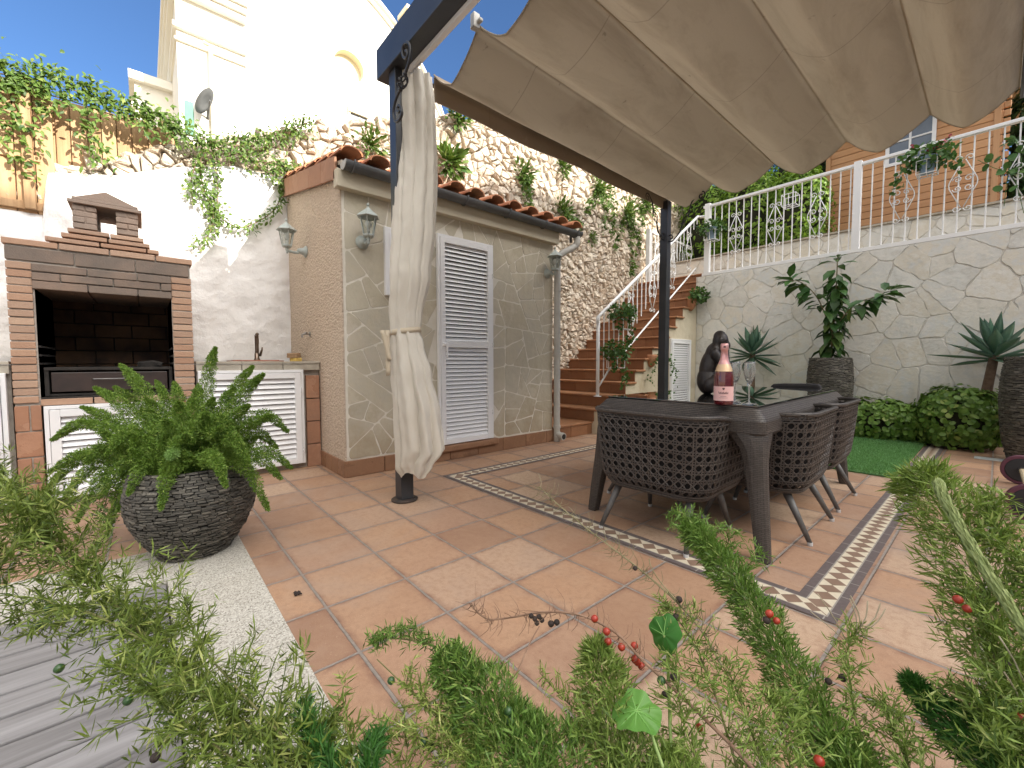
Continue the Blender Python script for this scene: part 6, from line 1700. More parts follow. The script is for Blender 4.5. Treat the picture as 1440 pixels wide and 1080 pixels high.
mb = MB(); mb.box(CHX - .01, CHX + .02, 5.28, 5.95, 9.1, 9.72); w_ = mb.build('window', M_PANE if False else mottled('dark window pane', (.05, .06, .08), (.09, .10, .12), 3, .15), CB_)
m = MB(); m.box(CHX - .01, CHX + .12, 5.2, 6.1, 9.72, 9.92); m.box(CHX - .01, CHX + .07, 5.2, 5.28, 9.1, 9.72); m.build('window_frame', M_CHURCHT, w_)
mb = MB(); mb.tube([(CHX + .12, 1.26, 7.2), (CHX + .12, 1.26, 10.0), (CHX + .12, 1.10, 10.05)], .055, 10); mb.build('drain_pipe', M_CHURCHT, CB_)
mb = MB(); mb.box(CHX - .01, CHX + .03, .62, .82, 7.4, 8.32); mb.build('shutter', mottled('green shutter', (.03, .17, .11), (.05, .22, .14), 6, .5), CB_)
mb = MB(); mb.box(CHX + .1, CHX + .75, 7.18, 7.75, 12.6, 13.75); mb.box(CHX + .05, CHX + .8, 7.13, 7.8, 13.75, 13.9); mb.build('chimney', M_CHURCHT, CB_)
DS = thing('satellite_dish', 'round grey dish mounted on the white building beside its drain pipe', 'dish', (CHX + .35, 1.12, 8.1))
mb = MB(); M = Matrix.Translation((CHX + .4, 1.12, 8.25)) @ Matrix.Rotation(R(-62), 4, 'Z') @ Matrix.Rotation(R(80), 4, 'Y'); mb.lathe([(.001, 0), (.2, .03), (.38, .09), (.38, .10), (.2, .045), (.001, .015)], 28, M=M, cap=False); mb.build('reflector', mottled('grey dish', (.09, .095, .095), (.12, .125, .125), 4, .6), DS, smooth=True)
mb = MB(); mb.tube([(CHX, 1.15, 8.0), (CHX + .35, 1.13, 8.2)], .03, 8); mb.tube([(CHX + .4, 1.12, 7.9), (CHX + .9, 1.12, 8.1)], .02, 8); mb.build('arm', M_GUTTER, DS)

# ================================================================== upper terrace: low wall, cabin, hedge
LW = thing('low_wall', 'low flagstone wall on the upper terrace behind the railing', 'wall', (0, 7.9, 2.4)); rg = random.Random(31)
mb = MB(); mb.box(-3.4, 4, 7.85, 8.1, 2.38, 2.955); mb.build('wall_core', M_FLAGJ, LW)
mb = MB(); slabs(mb, voronoi(-3.4, 4, 2.40, 2.95, .20, rg, 1.2, .5), fy(7.85), .006, .010, rg, .005); mb.build('stone_cladding', M_FLAG, LW)
mb = MB()
for i in range(13): mb.box(-3.42 + i * .6, -3.42 + i * .6 + .594, 7.81, 8.12, 2.957, 2.985)
mb.build('coping', M_CONC, LW, bevel=.004)
mb = MB(); mb.box(-3.4, 12, 8.1, 20, 2.38, 2.93); tag(mb.build('upper_terrace_bed', M_SOIL), 'planted bed level behind the low wall', None, None, 'structure')
LC = thing('log_cabin', 'orange pine board cabin with a white framed window on the upper terrace', 'cabin', (.3, 9.9, 2.93)); rg = random.Random(8)
CX0, CX1, CY0, CY1, CZ0, CZ1 = -.80, 1.237, 9.0, 10.9, 2.93, 5.05
mb = MB(); z = CZ0
while z < CZ1:
    for y0, y1 in ((CY0, CY0 + .045),): mb.box(CX0, CX1, y0 + rg.uniform(0, .003), y1, z + .0, z + .112)
    mb.box(CX0 + .01, CX0 + .055, CY0 + .047, CY1, z, z + .112); mb.box(CX1 - .055, CX1 - .01, CY0 + .047, CY1, z, z + .112)
    mb.box(CX1, CX1 + .07, CY0, CY0 + .045, z + .012, z + .10); z += .1175
mb.build('wall_boards', M_CABIN, LC, bevel=.008)
for a, b in ((CX0 - .07, CX0), (CX1 - .09, CX1 - .02)):
    mb = MB(); mb.box(a, b, CY0 - .02, CY0 + (.05 if b <= CX0 else -.001), CZ0, CZ1); mb.build('corner_post', M_CABINV, LC, bevel=.004)
wx0, wx1, wz0, wz1 = 0.0, .50, 4.22, 4.86
mb = MB()
for a in ((wx0 - .05, wx1 + .05, wz0 - .05, wz0), (wx0 - .05, wx1 + .05, wz1, wz1 + .05), (wx0 - .05, wx0, wz0, wz1), (wx1, wx1 + .05, wz0, wz1), (.235, .265, wz0, wz1), (wx0, .235, 4.53, 4.555), (.265, wx1, 4.53, 4.555)): mb.box(a[0], a[1], CY0 - .025, CY0 - .001, a[2], a[3])
wf = mb.build('window', M_WPAINT, LC, bevel=.002)
m = MB(); m.box(wx0, wx1, CY0 - .008, CY0 - .003, wz0, wz1); m.build('pane', mottled('blue grey pane', (.10, .13, .18), (.16, .20, .26), 2, .08), wf)
mb = MB(); mb.prism([(CY0 - .35, 4.95), (9.95, 5.6), (CY1 + .3, 4.95), (CY1 + .3, 5.03), (9.95, 5.69), (CY0 - .35, 5.03)], lambda a, b, h: (h, a, b), CX0 - .3, CX1 + .3); mb.build('roof', M_CONC, LC)
mb = MB(); mb.prism([(CY0 + .02, 4.95), (CY1, 4.95), (9.95, 5.58)], lambda a, b, h: (h, a, b), CX0 + .0, CX0 + .05); mb.prism([(CY0 + .02, 4.95), (CY1, 4.95), (9.95, 5.58)], lambda a, b, h: (h, a, b), CX1 - .05, CX1); mb.build('gable', M_CABIN, LC)
M_HEDGE = leafmat('sunny hedge leaf', (.07, .16, .02), (.20, .33, .045), (.36, .44, .10), .45, .35)
M_DKHEDGE = leafmat('dark conifer spray', (.012, .04, .012), (.035, .08, .025), (.06, .11, .03), .6, .2)
def bush(label, c, r, n, leaf, mat, name='garden_hedge', cat='hedge'): return mound(name, label, c, r, n, leaf, mat, cat, tmpl=T_LEAF, asp=.5)
bush('sunlit hedge bush right beside the wooden cabin', (-1.16, 8.52, 3.55), (.52, .38, .98), 3600, .09, M_HEDGE)
bush('sunlit hedge bush in the middle of the row behind the railing', (-2.0, 8.65, 3.65), (.66, .45, 1.15), 3600, .09, M_HEDGE)
bush('yellowish hedge bush at the head of the stairs', (-2.9, 8.8, 3.75), (.72, .5, 1.3), 3600, .09, M_HEDGE)
bush('tall dark bush rising behind the hedge row', (-1.6, 10.3, 4.2), (1.3, .7, 1.5), 4200, .11, M_DKHEDGE)
bush('dark conifer bush at the right end of the cabin', (1.86, 9.7, 4.0), (.78, .6, 1.5), 5200, .10, M_DKHEDGE, 'conifer_bush', 'bush')
bush('bright shrub on the slope behind the rear pergola post', (-4.0, 8.2, 4.55), (.7, .9, .7), 2400, .09, M_HEDGE, 'slope_shrub', 'shrub')
bush('loose shrub crowning the rubble wall behind the canopy', (-4.1, 6.2, 4.75), (.6, 1.0, .5), 1800, .09, M_HEDGE, 'slope_shrub', 'shrub')
# trailing leaves on the railing at right
tuft('sprig of round leaves climbing the railing at the right edge', 1410, 262, .16, 26, .075, .98 if False else None) if False else None
def sprig():
    o = thing('climbing_sprig', 'loose green climber on the balcony railing near the right edge', 'plant', (1.2, YR - .03, 2.6)); fb = FB()
    for pts in ([(1440, 300), (1425, 250), (1395, 235), (1375, 225)], [(1440, 250), (1432, 205), (1420, 190)], [(1412, 290), (1418, 240), (1425, 215)]):
        C = spline([onp(a, b, 1, YR - .04) for a, b in pts], 24); i = nrg.integers(2, 24, 9); fb.tube(C, .003); fb.scatter(T_ROUND, C[i] + nrg.normal(0, .03, (9, 3)), rdir(9), rdir(9) + np.array([0, -.8, .5]), .08, .07)
    fb.build('leaves', M_GERA, o)
sprig()

# ================================================================== the house behind the camera (its shadow lies over the terrace)
M_HPANE = mottled('house window pane', (.04, .05, .06), (.06, .07, .08), 2, .05)
HS = thing('house', 'pale rendered house facing the terrace from behind the viewer', 'house', (13, 0, 0))
HX = 13.0
prof = [(-14, -.3), (-14, 9.7), (4.08, 9.11), (4.71, 8.83), (5.32, 8.66), (6.2, 8.66), (7.0, 9.4), (8.4, 10.3), (12.1, 10.4), (12.1, -.3)]
mb = MB(); mb.prism(prof, lambda a, b, h: (h, a, b), HX, HX + 8); mb.build('wall', M_HOUSE, HS)
for y0 in (-11, -7.5, -4, -.5, 3, 6.5, 9.5):
    for z0 in (.3, 3.4, 6.2):
        y1, z1 = y0 + 1.3, z0 + 1.7
        mb = MB(); mb.box(HX - .03, HX - .002, y0, y1, z0, z1); wf = mb.build('window', M_WPAINT, HS); m = MB(); m.box(HX - .038, HX - .032, y0 + .08, y1 - .08, z0 + .08, z1 - .08); m.build('pane', M_HPANE, wf)

# ================================================================== small things on the floor
WS = thing('wheel_pair', 'pair of dark wheels with maroon rims joined by a pale axle', 'wheels', (1.52, 3.95, 0)); 
for y in (3.36, 4.5):
    xw = float(onp(1406, 660, 1, 4.5)[0]) + .11 if y > 4 else float(onp(1411, 708, 1, 3.36)[0]) + .11
    r90 = Matrix.Translation((xw, y, .112)) @ Matrix.Rotation(R(90), 4, 'X')
    mb = MB(); mb.lathe([(.001, -.018), (.085, -.018), (.090, -.012), (.090, .012), (.085, .018), (.001, .018)], 40, M=r90); w_ = mb.build('wheel', mottled('dark wheel disc', (.012, .013, .017), (.022, .024, .03), 10, .4), WS, bevel=.002)
    m = MB(); m.lathe([(.088, -.02), (.106, -.02), (.111, -.012), (.111, .012), (.106, .02), (.088, .02)], 44, M=r90, cap=False); m.build('rim', mottled('maroon rubber rim', (.08, .022, .04), (.12, .035, .06), 10, .5), w_, smooth=False)
    m = MB(); m.lathe([(.001, -.03), (.022, -.03), (.026, -.018), (.026, .018), (.022, .03), (.001, .03)], 18, M=r90); m.build('hub', mottled('dark hub', (.03, .03, .035), (.05, .05, .055), 10, .4), w_)
mb = MB(); mb.tube([(float(onp(1411, 708, 1, 3.36)[0]) + .11, 3.39, .112), (float(onp(1406, 660, 1, 4.5)[0]) + .11, 4.47, .112)], .016, 10); mb.build('axle', mottled('pale wooden axle', (.42, .34, .22), (.52, .44, .30), 18, .6), WS)
DC_ = thing('floor_plaque', 'small pale plaque set in the floor tiles near the hedge', 'plaque', (1.30, 5.55, 0)); mb = MB(); mb.box(1.20, 1.44, 5.50, 5.64, .001, .007); mb.build('plate', mottled('pale blue grey plate', (.40, .45, .46), (.60, .62, .60), 30, .5), DC_, bevel=.002)
mb = MB(); p = onp(417, 835, 2, .006); 
for k in range(9): M = Matrix.Translation((p[0] + rnd.uniform(-.012, .012), p[1] + rnd.uniform(-.008, .008), .006)) @ Matrix.Rotation(rnd.uniform(0, 6), 4, 'Z') @ Matrix.Rotation(rnd.uniform(-.5, .5), 4, 'X'); mb.box(-.012, .012, -.003, .003, -.001, .003, M=M)
tag(mb.build('dry_leaf_scrap', mottled('dark dry scrap', (.02, .014, .012), (.05, .035, .03), 40, .9)), 'tiny dark dried scrap lying on a floor tile near the granite', 'leaf scrap')
# ================================================================== asparagus ferns growing in front of the viewer
M_ASP = leafmat('asparagus needle', (.045, .095, .018), (.24, .34, .075), (.55, .58, .23), .45, .2)
M_ASPG = leafmat('green asparagus needle', (.028, .075, .013), (.165, .285, .055), (.46, .53, .17), .45, .2)
M_ASPY = leafmat('yellowish asparagus needle', (.07, .12, .022), (.30, .38, .09), (.56, .57, .22), .45, .2)
M_ASPD = leafmat('dark asparagus needle', (.018, .075, .014), (.06, .17, .03), (.13, .25, .05), .45, .25)
M_ASPO = leafmat('olive asparagus needle', (.035, .07, .012), (.19, .26, .05), (.52, .54, .18), .45, .2)
M_TWIG = mottled('dry brown twig', (.20, .11, .07), (.34, .22, .15), 30, .85)
M_TWIGP = mottled('pale dry twig', (.36, .30, .20), (.52, .45, .33), 30, .85)
M_TWIGO = mottled('olive dry twig', (.17, .15, .07), (.32, .28, .16), 40, .8)
M_TWIGG = mottled('green brown stem', (.12, .14, .04), (.22, .20, .08), 30, .7)
M_BERR = mottled('red berry', (.30, .022, .012), (.42, .05, .022), 60, .35)
M_BERG = mottled('green berry', (.03, .075, .025), (.05, .11, .035), 30, .3)
M_BERD = mottled('dried black berry', (.02, .014, .012), (.05, .032, .025), 60, .8, .8, 90)
PL = thing('planter_trough', 'long rendered planter trough in front of the viewer', 'planter', (CAM[0] + _d[0] * .25, CAM[1] + _d[1] * .25, 0), YAW)
mb = MB(); mb.box(-.18, .2, -1.2, 1.2, 0, .28); mb.build('trough', M_HOUSE, PL, local=True, bevel=.01)
mb = MB(); mb.box(-.15, .17, -1.17, 1.17, .27, .284); mb.build('soil', M_SOIL, PL, local=True)
def fplume(fb, pts, rad, dens, nl, nw, **k): return plume(fb, pts, rad, int(dens * 1.05), nl * 1.3, nw * 1.25, up=.55, **k)
def trace(pts): return [at(*p) for p in pts]
def sprenger(fb, tb, pts, lat_n, lat_l, ndl, nw, nd, r0, spread=1.0, t0=.04, t1=1.0, droop=.0):
    """arching stem with needle bearing side twigs"""
    lat_n = int(lat_n * 1.0); nw = nw * 1.3; nd = nd * 1.15
    C = spline(trace(pts) if len(pts[0]) == 3 and pts[0][0] > 20 or pts[0][0] < -20 else pts, 90); T = unit(np.gradient(C, axis=0))
    tb.tube(C[::2], np.linspace(r0, r0 * .35, 45), 6)
    for k in range(lat_n):
        t = t0 + (t1 - t0) * (k + rnd.random()) / lat_n; i = min(89, int(t * 89)); tg = T[i]
        r_ = rdir(1)[0]; r_ = r_ - tg * r_.dot(tg); r_ /= np.linalg.norm(r_) + 1e-9
        L = lat_l * rnd.uniform(.5, 1.2) * (1 - .45 * max(0, t - .6) / .4)
        e = C[i] + (r_ * spread + tg * .55 + np.array([0, 0, .12 - droop])) * L
        S = spline([C[i], C[i] + (r_ * .55 * spread + tg * .2) * L * .6 + np.array([0, 0, .01]), e], 14)
        fb.tube(S[::3], .0007, 4)
        n = max(4, int(nd * L)); j = nrg.integers(1, 14, n); ST = unit(np.gradient(S, axis=0))
        d = unit(ST[j] * .45 + rdir(n) * .85); fb.scatter(T_NEEDLE, S[j] + rdir(n) * .001, d, rdir(n), ndl * nrg.uniform(.6, 1.25, n), nw)
    return C
def berries(items, parent):
    for px, py, dp, r_, m in items:
        r_ = r_ * .66; b = MB(); p = at(px, py, dp); b.lathe([(.0004, -r_), (r_ * .55, -r_ * .85), (r_ * .95, -r_ * .3), (r_, .1 * r_), (r_ * .8, r_ * .6), (r_ * .3, r_ * .95), (.0004, r_)], 14, p)
        b.build('berry', m, parent, smooth=True)

# left: long arching branch of yellow green needles
o = thing('asparagus_fern', 'arching yellow green asparagus branch crossing the wooden deck at lower left', 'fern', tuple(at(560, 1240, .42)))
fb, tb = FB(), FB()
sprenger(fb, tb, [(600, 1240, .46), (470, 1110, .52), (360, 1030, .57), (285, 975, .62), (215, 905, .66), (150, 840, .70), (90, 775, .74), (30, 715, .78), (-30, 670, .82)], 175, .092, .024, .0021, 620, .0052)
sprenger(fb, tb, [(560, 1260, .43), (430, 1150, .48), (330, 1070, .52), (240, 1000, .56), (160, 930, .60)], 80, .065, .022, .002, 600, .003)
sprenger(fb, tb, [(420, 1200, .45), (420, 1110, .50), (440, 1050, .54), (470, 1010, .58)], 44, .05, .021, .002, 620, .0025)
sprenger(fb, tb, [(600, 1260, .43), (420, 1060, .52), (300, 930, .62), (270, 880, .66), (262, 850, .68)], 30, .045, .02, .0018, 420, .002)
sprenger(fb, tb, [(-40, 860, .62), (10, 780, .68), (40, 730, .72), (60, 690, .76)], 46, .08, .025, .002, 520, .003)
sprenger(fb, tb, [(200, 900, .64), (120, 860, .66), (60, 860, .68), (15, 870, .70)], 34, .055, .022, .0019, 480, .002)
fb.build('needles', M_ASPO, o); tb.build('stems', M_TWIGG, o)
berries([(68, 855, .66, .0085, M_BERG), (55, 880, .67, .009, M_BERG), (83, 940, .60, .0095, M_BERG), (180, 985, .56, .009, M_BERG), (218, 1065, .50, .008, M_BERD)], o)
# deep green corner sprays
o = thing('asparagus_fern', 'dark green needle spray at the bottom edge near the granite slab', 'fern', tuple(at(480, 1200, .42)))
fb = FB()
for pts in ([(500, 1200, .42), (470, 1090, .48), (445, 1040, .52), (428, 995, .56)], [(540, 1220, .42), (520, 1120, .47), (520, 1070, .5), (530, 1035, .53)]):
    C = spline(trace(pts), 60); n = 900; i = nrg.integers(3, 60, n); T = unit(np.gradient(C, axis=0)); fb.scatter(T_NEEDLE, C[i] + nrg.normal(0, .004, (n, 3)), unit(T[i] * .7 + rdir(n) * .7), rdir(n), .020, .0024); fb.tube(C[::3], .0016)
fb.build('needles', M_ASPD, o)
# centre left plume with thin curved tip
o = thing('asparagus_fern', 'dense feathery green plume bending left over the tiles at bottom centre', 'fern', tuple(at(760, 1250, .42)))
fb, tb = FB(), FB()
fplume(fb, trace([(790, 1260, .44), (745, 1120, .50), (705, 1030, .55), (665, 970, .585), (620, 925, .61)]), .050, 26000, .013, .0017, taper=.35, stem=.002, lo=.7)
fplume(fb, trace([(850, 1240, .46), (800, 1120, .51), (755, 1050, .54), (720, 1000, .57)]), .05, 16000, .013, .0017, taper=.5, stem=.002, lo=.7)
sprenger(fb, tb, [(680, 985, .58), (640, 925, .60), (590, 903, .62), (545, 898, .63), (522, 906, .635)], 60, .018, .014, .0015, 900, .0018)
fb.build('needles', M_ASPG, o); tb.build('stems', M_TWIGG, o)
o2 = thing('asparagus_fern', 'thin loose asparagus sprays with green berries at bottom centre left', 'fern', tuple(at(700, 1250, .43)))
fb, tb = FB(), FB()
sprenger(fb, tb, [(720, 1220, .45), (670, 1080, .52), (625, 1020, .56), (575, 970, .60), (528, 925, .63)], 52, .035, .015, .0015, 560, .0022, t1=.8)
sprenger(fb, tb, [(740, 1240, .44), (680, 1110, .50), (620, 1050, .54), (560, 1035, .57), (520, 1040, .59)], 46, .04, .016, .0015, 560, .0022)
sprenger(fb, tb, [(760, 1240, .44), (700, 1120, .5), (650, 1060, .54), (640, 1000, .57)], 40, .045, .016, .0015, 560, .0022)
sprenger(fb, tb, [(930, 1260, .46), (880, 1110, .52), (830, 1020, .57), (790, 980, .60), (758, 945, .62)], 40, .03, .014, .0013, 360, .002)
fb.build('needles', M_ASPY, o2); tb.build('stems', M_TWIGG, o2)
berries([(550, 957, .60, .0082, M_BERG), (715, 1000, .54, .0085, M_BERG), (717, 1013, .54, .0085, M_BERG), (597, 1043, .55, .0085, M_BERG), (606, 1051, .55, .008, M_BERG), (540, 1042, .57, .008, M_BERG), (803, 1033, .55, .009, M_BERG), (808, 1040, .55, .008, M_BERG)], o2)
# centre right mass
o = thing('asparagus_fern', 'bushy light green asparagus clump below the round leaf at bottom centre', 'fern', tuple(at(900, 1250, .42)))
fb, tb = FB(), FB()
fplume(fb, trace([(930, 1260, .44), (890, 1100, .52), (865, 1010, .57), (845, 950, .60), (838, 905, .62)]), .046, 16000, .014, .0018, taper=.45, stem=.002, lo=.8)
fplume(fb, trace([(1010, 1260, .44), (960, 1130, .50), (930, 1060, .53)]), .042, 16000, .015, .0019, taper=.5, stem=.002, lo=.8)
sprenger(fb, tb, [(960, 1260, .43), (900, 1110, .50), (850, 1050, .54), (800, 1030, .57)], 60, .05, .016, .0016, 640, .002)
fb.build('needles', M_ASP, o); tb.build('stems', M_TWIGG, o)
# tall diagonal plume
o = thing('asparagus_fern', 'tall bright green foxtail plume leaning in front of the table leg', 'fern', tuple(at(1200, 1260, .42)))
fb, tb = FB(), FB()
fplume(fb, trace([(1260, 1240, .46), (1190, 1090, .54), (1140, 1000, .60), (1090, 910, .66), (1045, 835, .72), (1000, 775, .77), (965, 738, .81)]), .033, 19000, .013, .0018, taper=.28, stem=.003, lo=.9)
fplume(fb, trace([(1290, 1240, .46), (1215, 1110, .53), (1165, 1040, .58)]), .042, 17000, .014, .0018, taper=.5, stem=.003, lo=.9)
sprenger(fb, tb, [(1000, 780, .77), (985, 755, .79), (965, 735, .81), (945, 722, .83)], 30, .04, .014, .0016, 620, .0015)
sprenger(fb, tb, [(1030, 815, .74), (1020, 780, .77), (1025, 760, .78), (1035, 750, .785)], 14, .03, .014, .0015, 560, .0013)
sprenger(fb, tb, [(1045, 840, .72), (1050, 800, .74), (1065, 785, .75), (1072, 778, .755)], 12, .03, .014, .0015, 520, .0013)
fb.build('needles', M_ASPG, o); tb.build('stems', M_TWIGG, o)
berries([(1082, 863, .64, .009, M_BERR), (1092, 873, .64, .008, M_BERR), (1078, 872, .64, .0085, M_BERD), (1152, 1070, .5, .009, M_BERR)], o)
# loose mass right of it
o = thing('asparagus_fern', 'loose pale green asparagus growth between the two big plumes at bottom right', 'fern', tuple(at(1080, 1250, .42)))
fb, tb = FB(), FB()
for pts, n, l in (([(1100, 1260, .44), (1040, 1090, .52), (1000, 960, .59), (960, 880, .64), (930, 850, .67)], 44, .045), ([(1130, 1260, .44), (1080, 1100, .51), (1050, 1010, .56), (1020, 930, .61)], 46, .045), ([(1160, 1260, .44), (1120, 1110, .51), (1100, 1030, .55), (1080, 980, .58)], 44, .05),
                  ([(1260, 1250, .45), (1220, 1090, .53), (1200, 990, .58), (1192, 920, .62), (1205, 885, .64)], 46, .035), ([(1330, 1250, .45), (1290, 1110, .51), (1262, 1040, .55), (1240, 985, .58)], 44, .05), ([(1040, 1260, .44), (990, 1100, .51), (960, 1010, .56), (950, 930, .60)], 40, .045)):
    sprenger(fb, tb, pts, n, l, .016, .0016, 600, .0022)
fb.build('needles', M_ASP, o); tb.build('stems', M_TWIGG, o)
for (a, b) in (((1192, 905), (1150, 835)), ((1192, 905), (1140, 860)), ((1205, 890), (1195, 842)), ((1208, 885), (1220, 845)), ((1215, 885), (1238, 848)), ((1215, 888), (1245, 856)), ((1210, 880), (1196, 838)), ((1220, 1000), (1180, 1040)), ((1250, 1080), (1170, 1020)), ((1260, 1060), (1190, 1075)), ((1200, 940), (1160, 930))):
    fb = FB(); fb.tube(spline([at(*a, .63), at((a[0] + b[0]) / 2 + 4, (a[1] + b[1]) / 2 + 2, .63), at(*b, .63)], 5), [.0009] * 5, 4); fb.build('dry_spine', M_TWIGP, o)
berries([(1185, 953, .6, .008, M_BERD), (983, 1023, .57, .008, M_BERR), (1165, 958, .6, .007, M_BERD)], o)
# dark narrow frond
o = thing('asparagus_fern', 'narrow dark green foxtail frond near the bottom right corner', 'fern', tuple(at(1440, 1200, .42)))
fb = FB(); fplume(fb, trace([(1480, 1180, .44), (1420, 1100, .48), (1365, 1045, .52), (1315, 995, .56), (1276, 955, .59)]), .024, 26000, .011, .0016, taper=.45, stem=.002, lo=.9); fb.build('needles', M_ASPD, o)
# right plume
o = thing('asparagus_fern', 'large yellow green foxtail plume at the right edge with a pale new shoot', 'fern', tuple(at(1520, 1200, .42)))
fb, tb = FB(), FB()
fplume(fb, trace([(1520, 1220, .44), (1470, 1060, .50), (1425, 930, .55), (1385, 830, .60), (1345, 750, .645), (1305, 690, .68), (1285, 665, .70)]), .056, 10500, .017, .0021, taper=.26, stem=.003, lo=.9)
sprenger(fb, tb, [(1500, 1220, .44), (1440, 1060, .50), (1400, 930, .55), (1370, 830, .60)], 90, .06, .018, .0019, 620, .003)
sprenger(fb, tb, [(1540, 1000, .5), (1460, 850, .55), (1410, 760, .60), (1395, 700, .64)], 70, .05, .018, .0019, 620, .003)
sprenger(fb, tb, [(1500, 1260, .42), (1440, 1120, .47), (1400, 1040, .5), (1370, 980, .53)], 80, .06, .018, .0019, 600, .003)
fb.build('needles', M_ASP, o); tb.build('stems', M_TWIGG, o)
fb = FB(); C = spline(trace([(1520, 1010, .44), (1450, 900, .49), (1405, 830, .52), (1362, 762, .555), (1330, 705, .585), (1321, 684, .60)]), 60); fb.tube(C, list(np.linspace(.0060, .0052, 50)) + [.0050, .0049, .0047, .0045, .0042, .0038, .0033, .0026, .002, .001], 10)
T = unit(np.gradient(C, axis=0)); n = 700; i = nrg.integers(0, 58, n); r_ = rdir(n); r_ = unit(r_ - T[i] * (r_ * T[i]).sum(1, keepdims=True)); fb.scatter(T_LEAF, C[i] + r_ * .0046, unit(T[i] + r_ * .2), r_, .016, .0045)
t = NT('pale shoot'); c = t.mix(t.noise(60, 3), (.22, .28, .08), (.38, .42, .17)); c = t.mix(t.math('MULTIPLY', t.island(), .7), c, (.15, .21, .05)); fb.build('young_shoot', t.done(c, .55), o)
berries([(1347, 843, .56, .0085, M_BERR), (1360, 856, .56, .008, M_BERR), (1436, 865 + 145, .50, .009, M_BERR), (1415, 935, .53, .008, M_BERD)], o)
for (a, b) in (((1440, 960), (1405, 895)), ((1440, 1080), (1400, 1020)), ((1372, 1080), (1420, 1040)), ((1440, 1000), (1412, 945))):
    fb = FB(); fb.tube(spline([at(*a, .5), at((a[0] + b[0]) / 2 + 3, (a[1] + b[1]) / 2, .5), at(*b, .5)], 5), [.0009] * 5, 4); fb.build('dry_spine', M_TWIGP, o)

# bare twigs with berries
def bare(label, pts, r0, mat, nsp, lsp, br, name='bare_twig', extra=()):
    o = thing(name, label, 'twig', tuple(at(*pts[0])))
    fb = FB(); C = spline(trace(pts), 110); fb.tube(C[::2], np.linspace(r0, r0 * .4, 55), 6); T = unit(np.gradient(C, axis=0))
    for e in extra: D = spline(trace(e), 40); fb.tube(D[::2], np.linspace(r0 * .6, r0 * .35, 20), 5)
    for k in range(nsp):
        i = rnd.randrange(2, 109); d = rdir(1)[0]; d = d - T[i] * d.dot(T[i]) * .7; d /= np.linalg.norm(d); L = lsp * rnd.uniform(.35, 1.2); s = C[i]
        fb.tube(spline([s, s + d * L * .5 + rdir(1)[0] * .0015, s + (d + T[i] * .3) * L], 5), [.0007, .0006, .0005, .0004, .0003], 3)
    fb.build('stem', mat, o); berries(br, o); return o
RB = [(836, 870), (853, 888), (855, 902), (874, 910), (892, 908), (893, 927), (902, 937), (896, 931)]
bare('thorny brown twig with a row of red berries above the tiles', [(1120, 1150, .46), (1040, 1060, .52), (985, 1005, .56), (940, 962, .585), (900, 925, .60), (870, 893, .615), (835, 872, .63), (800, 862, .64), (760, 861, .65), (720, 868, .66), (690, 871, .67), (672, 862, .68), (662, 846, .69)], .0026, M_TWIG, 150, .028,
     [(x, y, .61, .0082 if i != 5 else .0095, M_BERR) for i, (x, y) in enumerate(RB)] + [(930, 957, .585, .009, M_BERG), (935, 977, .58, .007, M_BERD), (947, 952, .58, .007, M_BERD)] + [(752 + dx, 870 + dy, .65, .006, M_BERD) for dx, dy in ((0, 0), (6, -3), (-5, -4), (3, 6), (10, 2))] + [(775, 877, .645, .0075, M_BERD), (783, 875, .645, .007, M_BERD)],
     extra=([(760, 1100, .52), (712, 985, .58), (730, 940, .60), (745, 905, .62), (760, 878, .64)],))
bare('pale dry bare twig reaching up toward the mosaic band', [(1015, 935, .59), (985, 885, .63), (950, 845, .67), (905, 805, .71), (860, 770, .75), (815, 735, .80), (780, 705, .84), (757, 683, .87)], .0019, M_TWIGO, 190, .030,
     [(893, 799, .71, .006, M_BERD), (955, 843, .66, .008, M_BERD), (950, 868, .65, .009, M_BERD)], extra=([(960, 855, .66), (930, 820, .69), (917, 800, .70), (912, 785, .71)],))
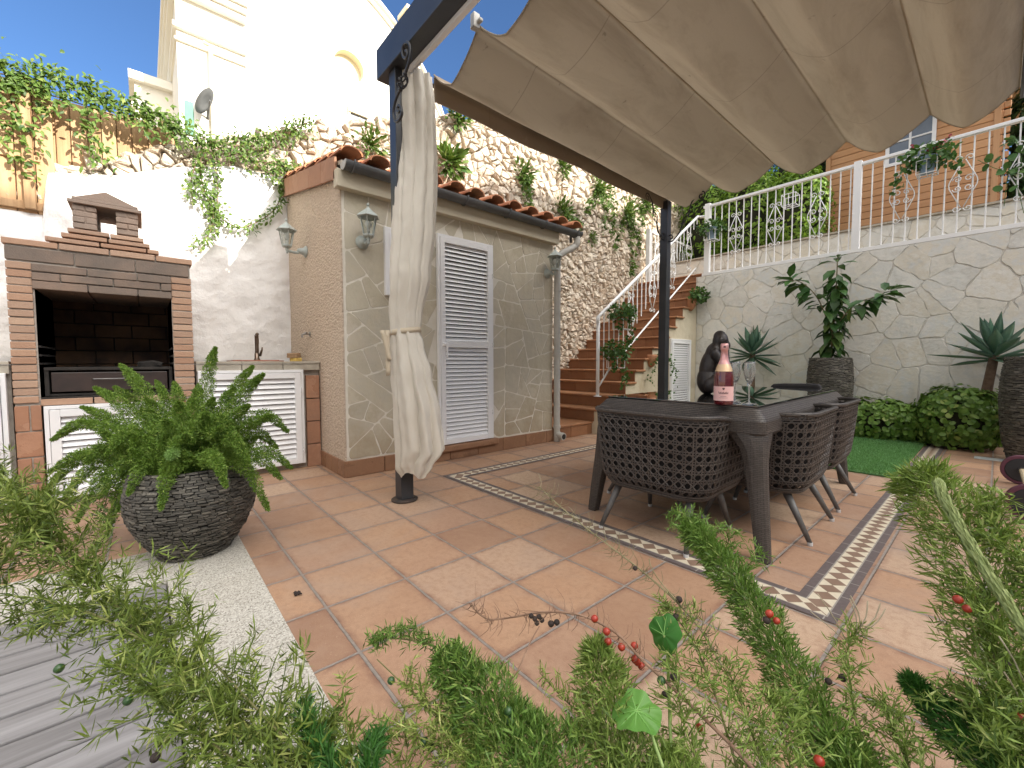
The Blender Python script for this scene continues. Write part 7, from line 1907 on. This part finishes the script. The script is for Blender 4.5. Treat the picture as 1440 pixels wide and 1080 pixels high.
# nasturtium leaves
M_NAST = None
t = NT('nasturtium leaf'); c = t.mix(t.noise(14, 3), (.10, .27, .045), (.16, .36, .07)); sp_ = t.n('TexWave', _wave_type='RINGS') if False else None
t.done(c, .45, t.bump(t.noise(25, 3), .15, .004)); tr = t.n('BsdfTranslucent', Color=(.3, .55, .08, 1)); ms = t.n('MixShader', i0=.3); t.t.links.new(t.p.outputs[0], ms.inputs[1]); t.t.links.new(tr.outputs[0], ms.inputs[2]); t.t.links.new(ms.outputs[0], t.out.inputs[0]); M_NAST = t.m
M_NASTD = leafmat('dark nasturtium', (.03, .13, .02), (.05, .18, .03), None, .45, .3)
M_VEIN = mottled('pale leaf vein', (.20, .42, .10), (.25, .47, .13), 20, .5)
def nast(label, c, nrm, xd, r_, stem, cup_=.34):
    o = thing('nasturtium_leaf', label, 'leaf', tuple(stem[-1])); c = Vector(c); n = Vector(nrm).normalized(); x = (Vector(xd) - n * Vector(xd).dot(n)).normalized(); y = n.cross(x)
    def S(a, q):
        k = 1 + .06 * math.sin(5 * a + 1) + .04 * math.sin(9 * a); rr = r_ * q * k
        return c + x * rr * math.cos(a) + y * rr * .92 * math.sin(a) - n * (cup_ * r_ * q * q * (.5 + .8 * math.cos(2 * a + .6))) + n * (.05 * r_ * math.sin(8 * a) * q)
    mb = MB(); mb.grid(lambda u, v: S(2 * math.pi * u, max(v, .001)), 48, 8, cu=True); b = mb.build('blade', M_NAST if cup_ > .31 else M_NASTD, o, smooth=True, fix=False)
    m = MB()
    for k in range(9 if cup_ > .31 else 3): a = 2 * math.pi * k / 9 + .2; m.tube([S(a, q) + n * .0006 for q in (.02, .3, .6, .85)], [.0007, .0005, .0004, .0002], 4)
    m.build('veins', M_VEIN, b)
    m = MB(); m.tube(spline([c] + [Vector(s) for s in stem], 20), .0022, 7); m.build('stalk', mottled('pale green stalk', (.20, .30, .08), (.28, .38, .12), 10, .5), o, smooth=True)
vw = Vector(_d); rt = Vector(_x)
nast('bright round nasturtium leaf standing up in the bottom centre', at(895, 1000, .53), (-vw * .18 + Vector((0, 0, 1)) * .95 - rt * .12), rt, .030, [at(908, 1012, .53), at(922, 1050, .51), at(940, 1110, .48), at(960, 1250, .42)])
nast('darker folded nasturtium leaf behind the berry twig', at(934, 893, .62), (-vw * .5 - rt * .75 + Vector((0, 0, .3))), Vector((0, 0, 1)), .027, [at(938, 912, .62), at(940, 960, .6), at(945, 1080, .52), at(960, 1260, .42)], .3)
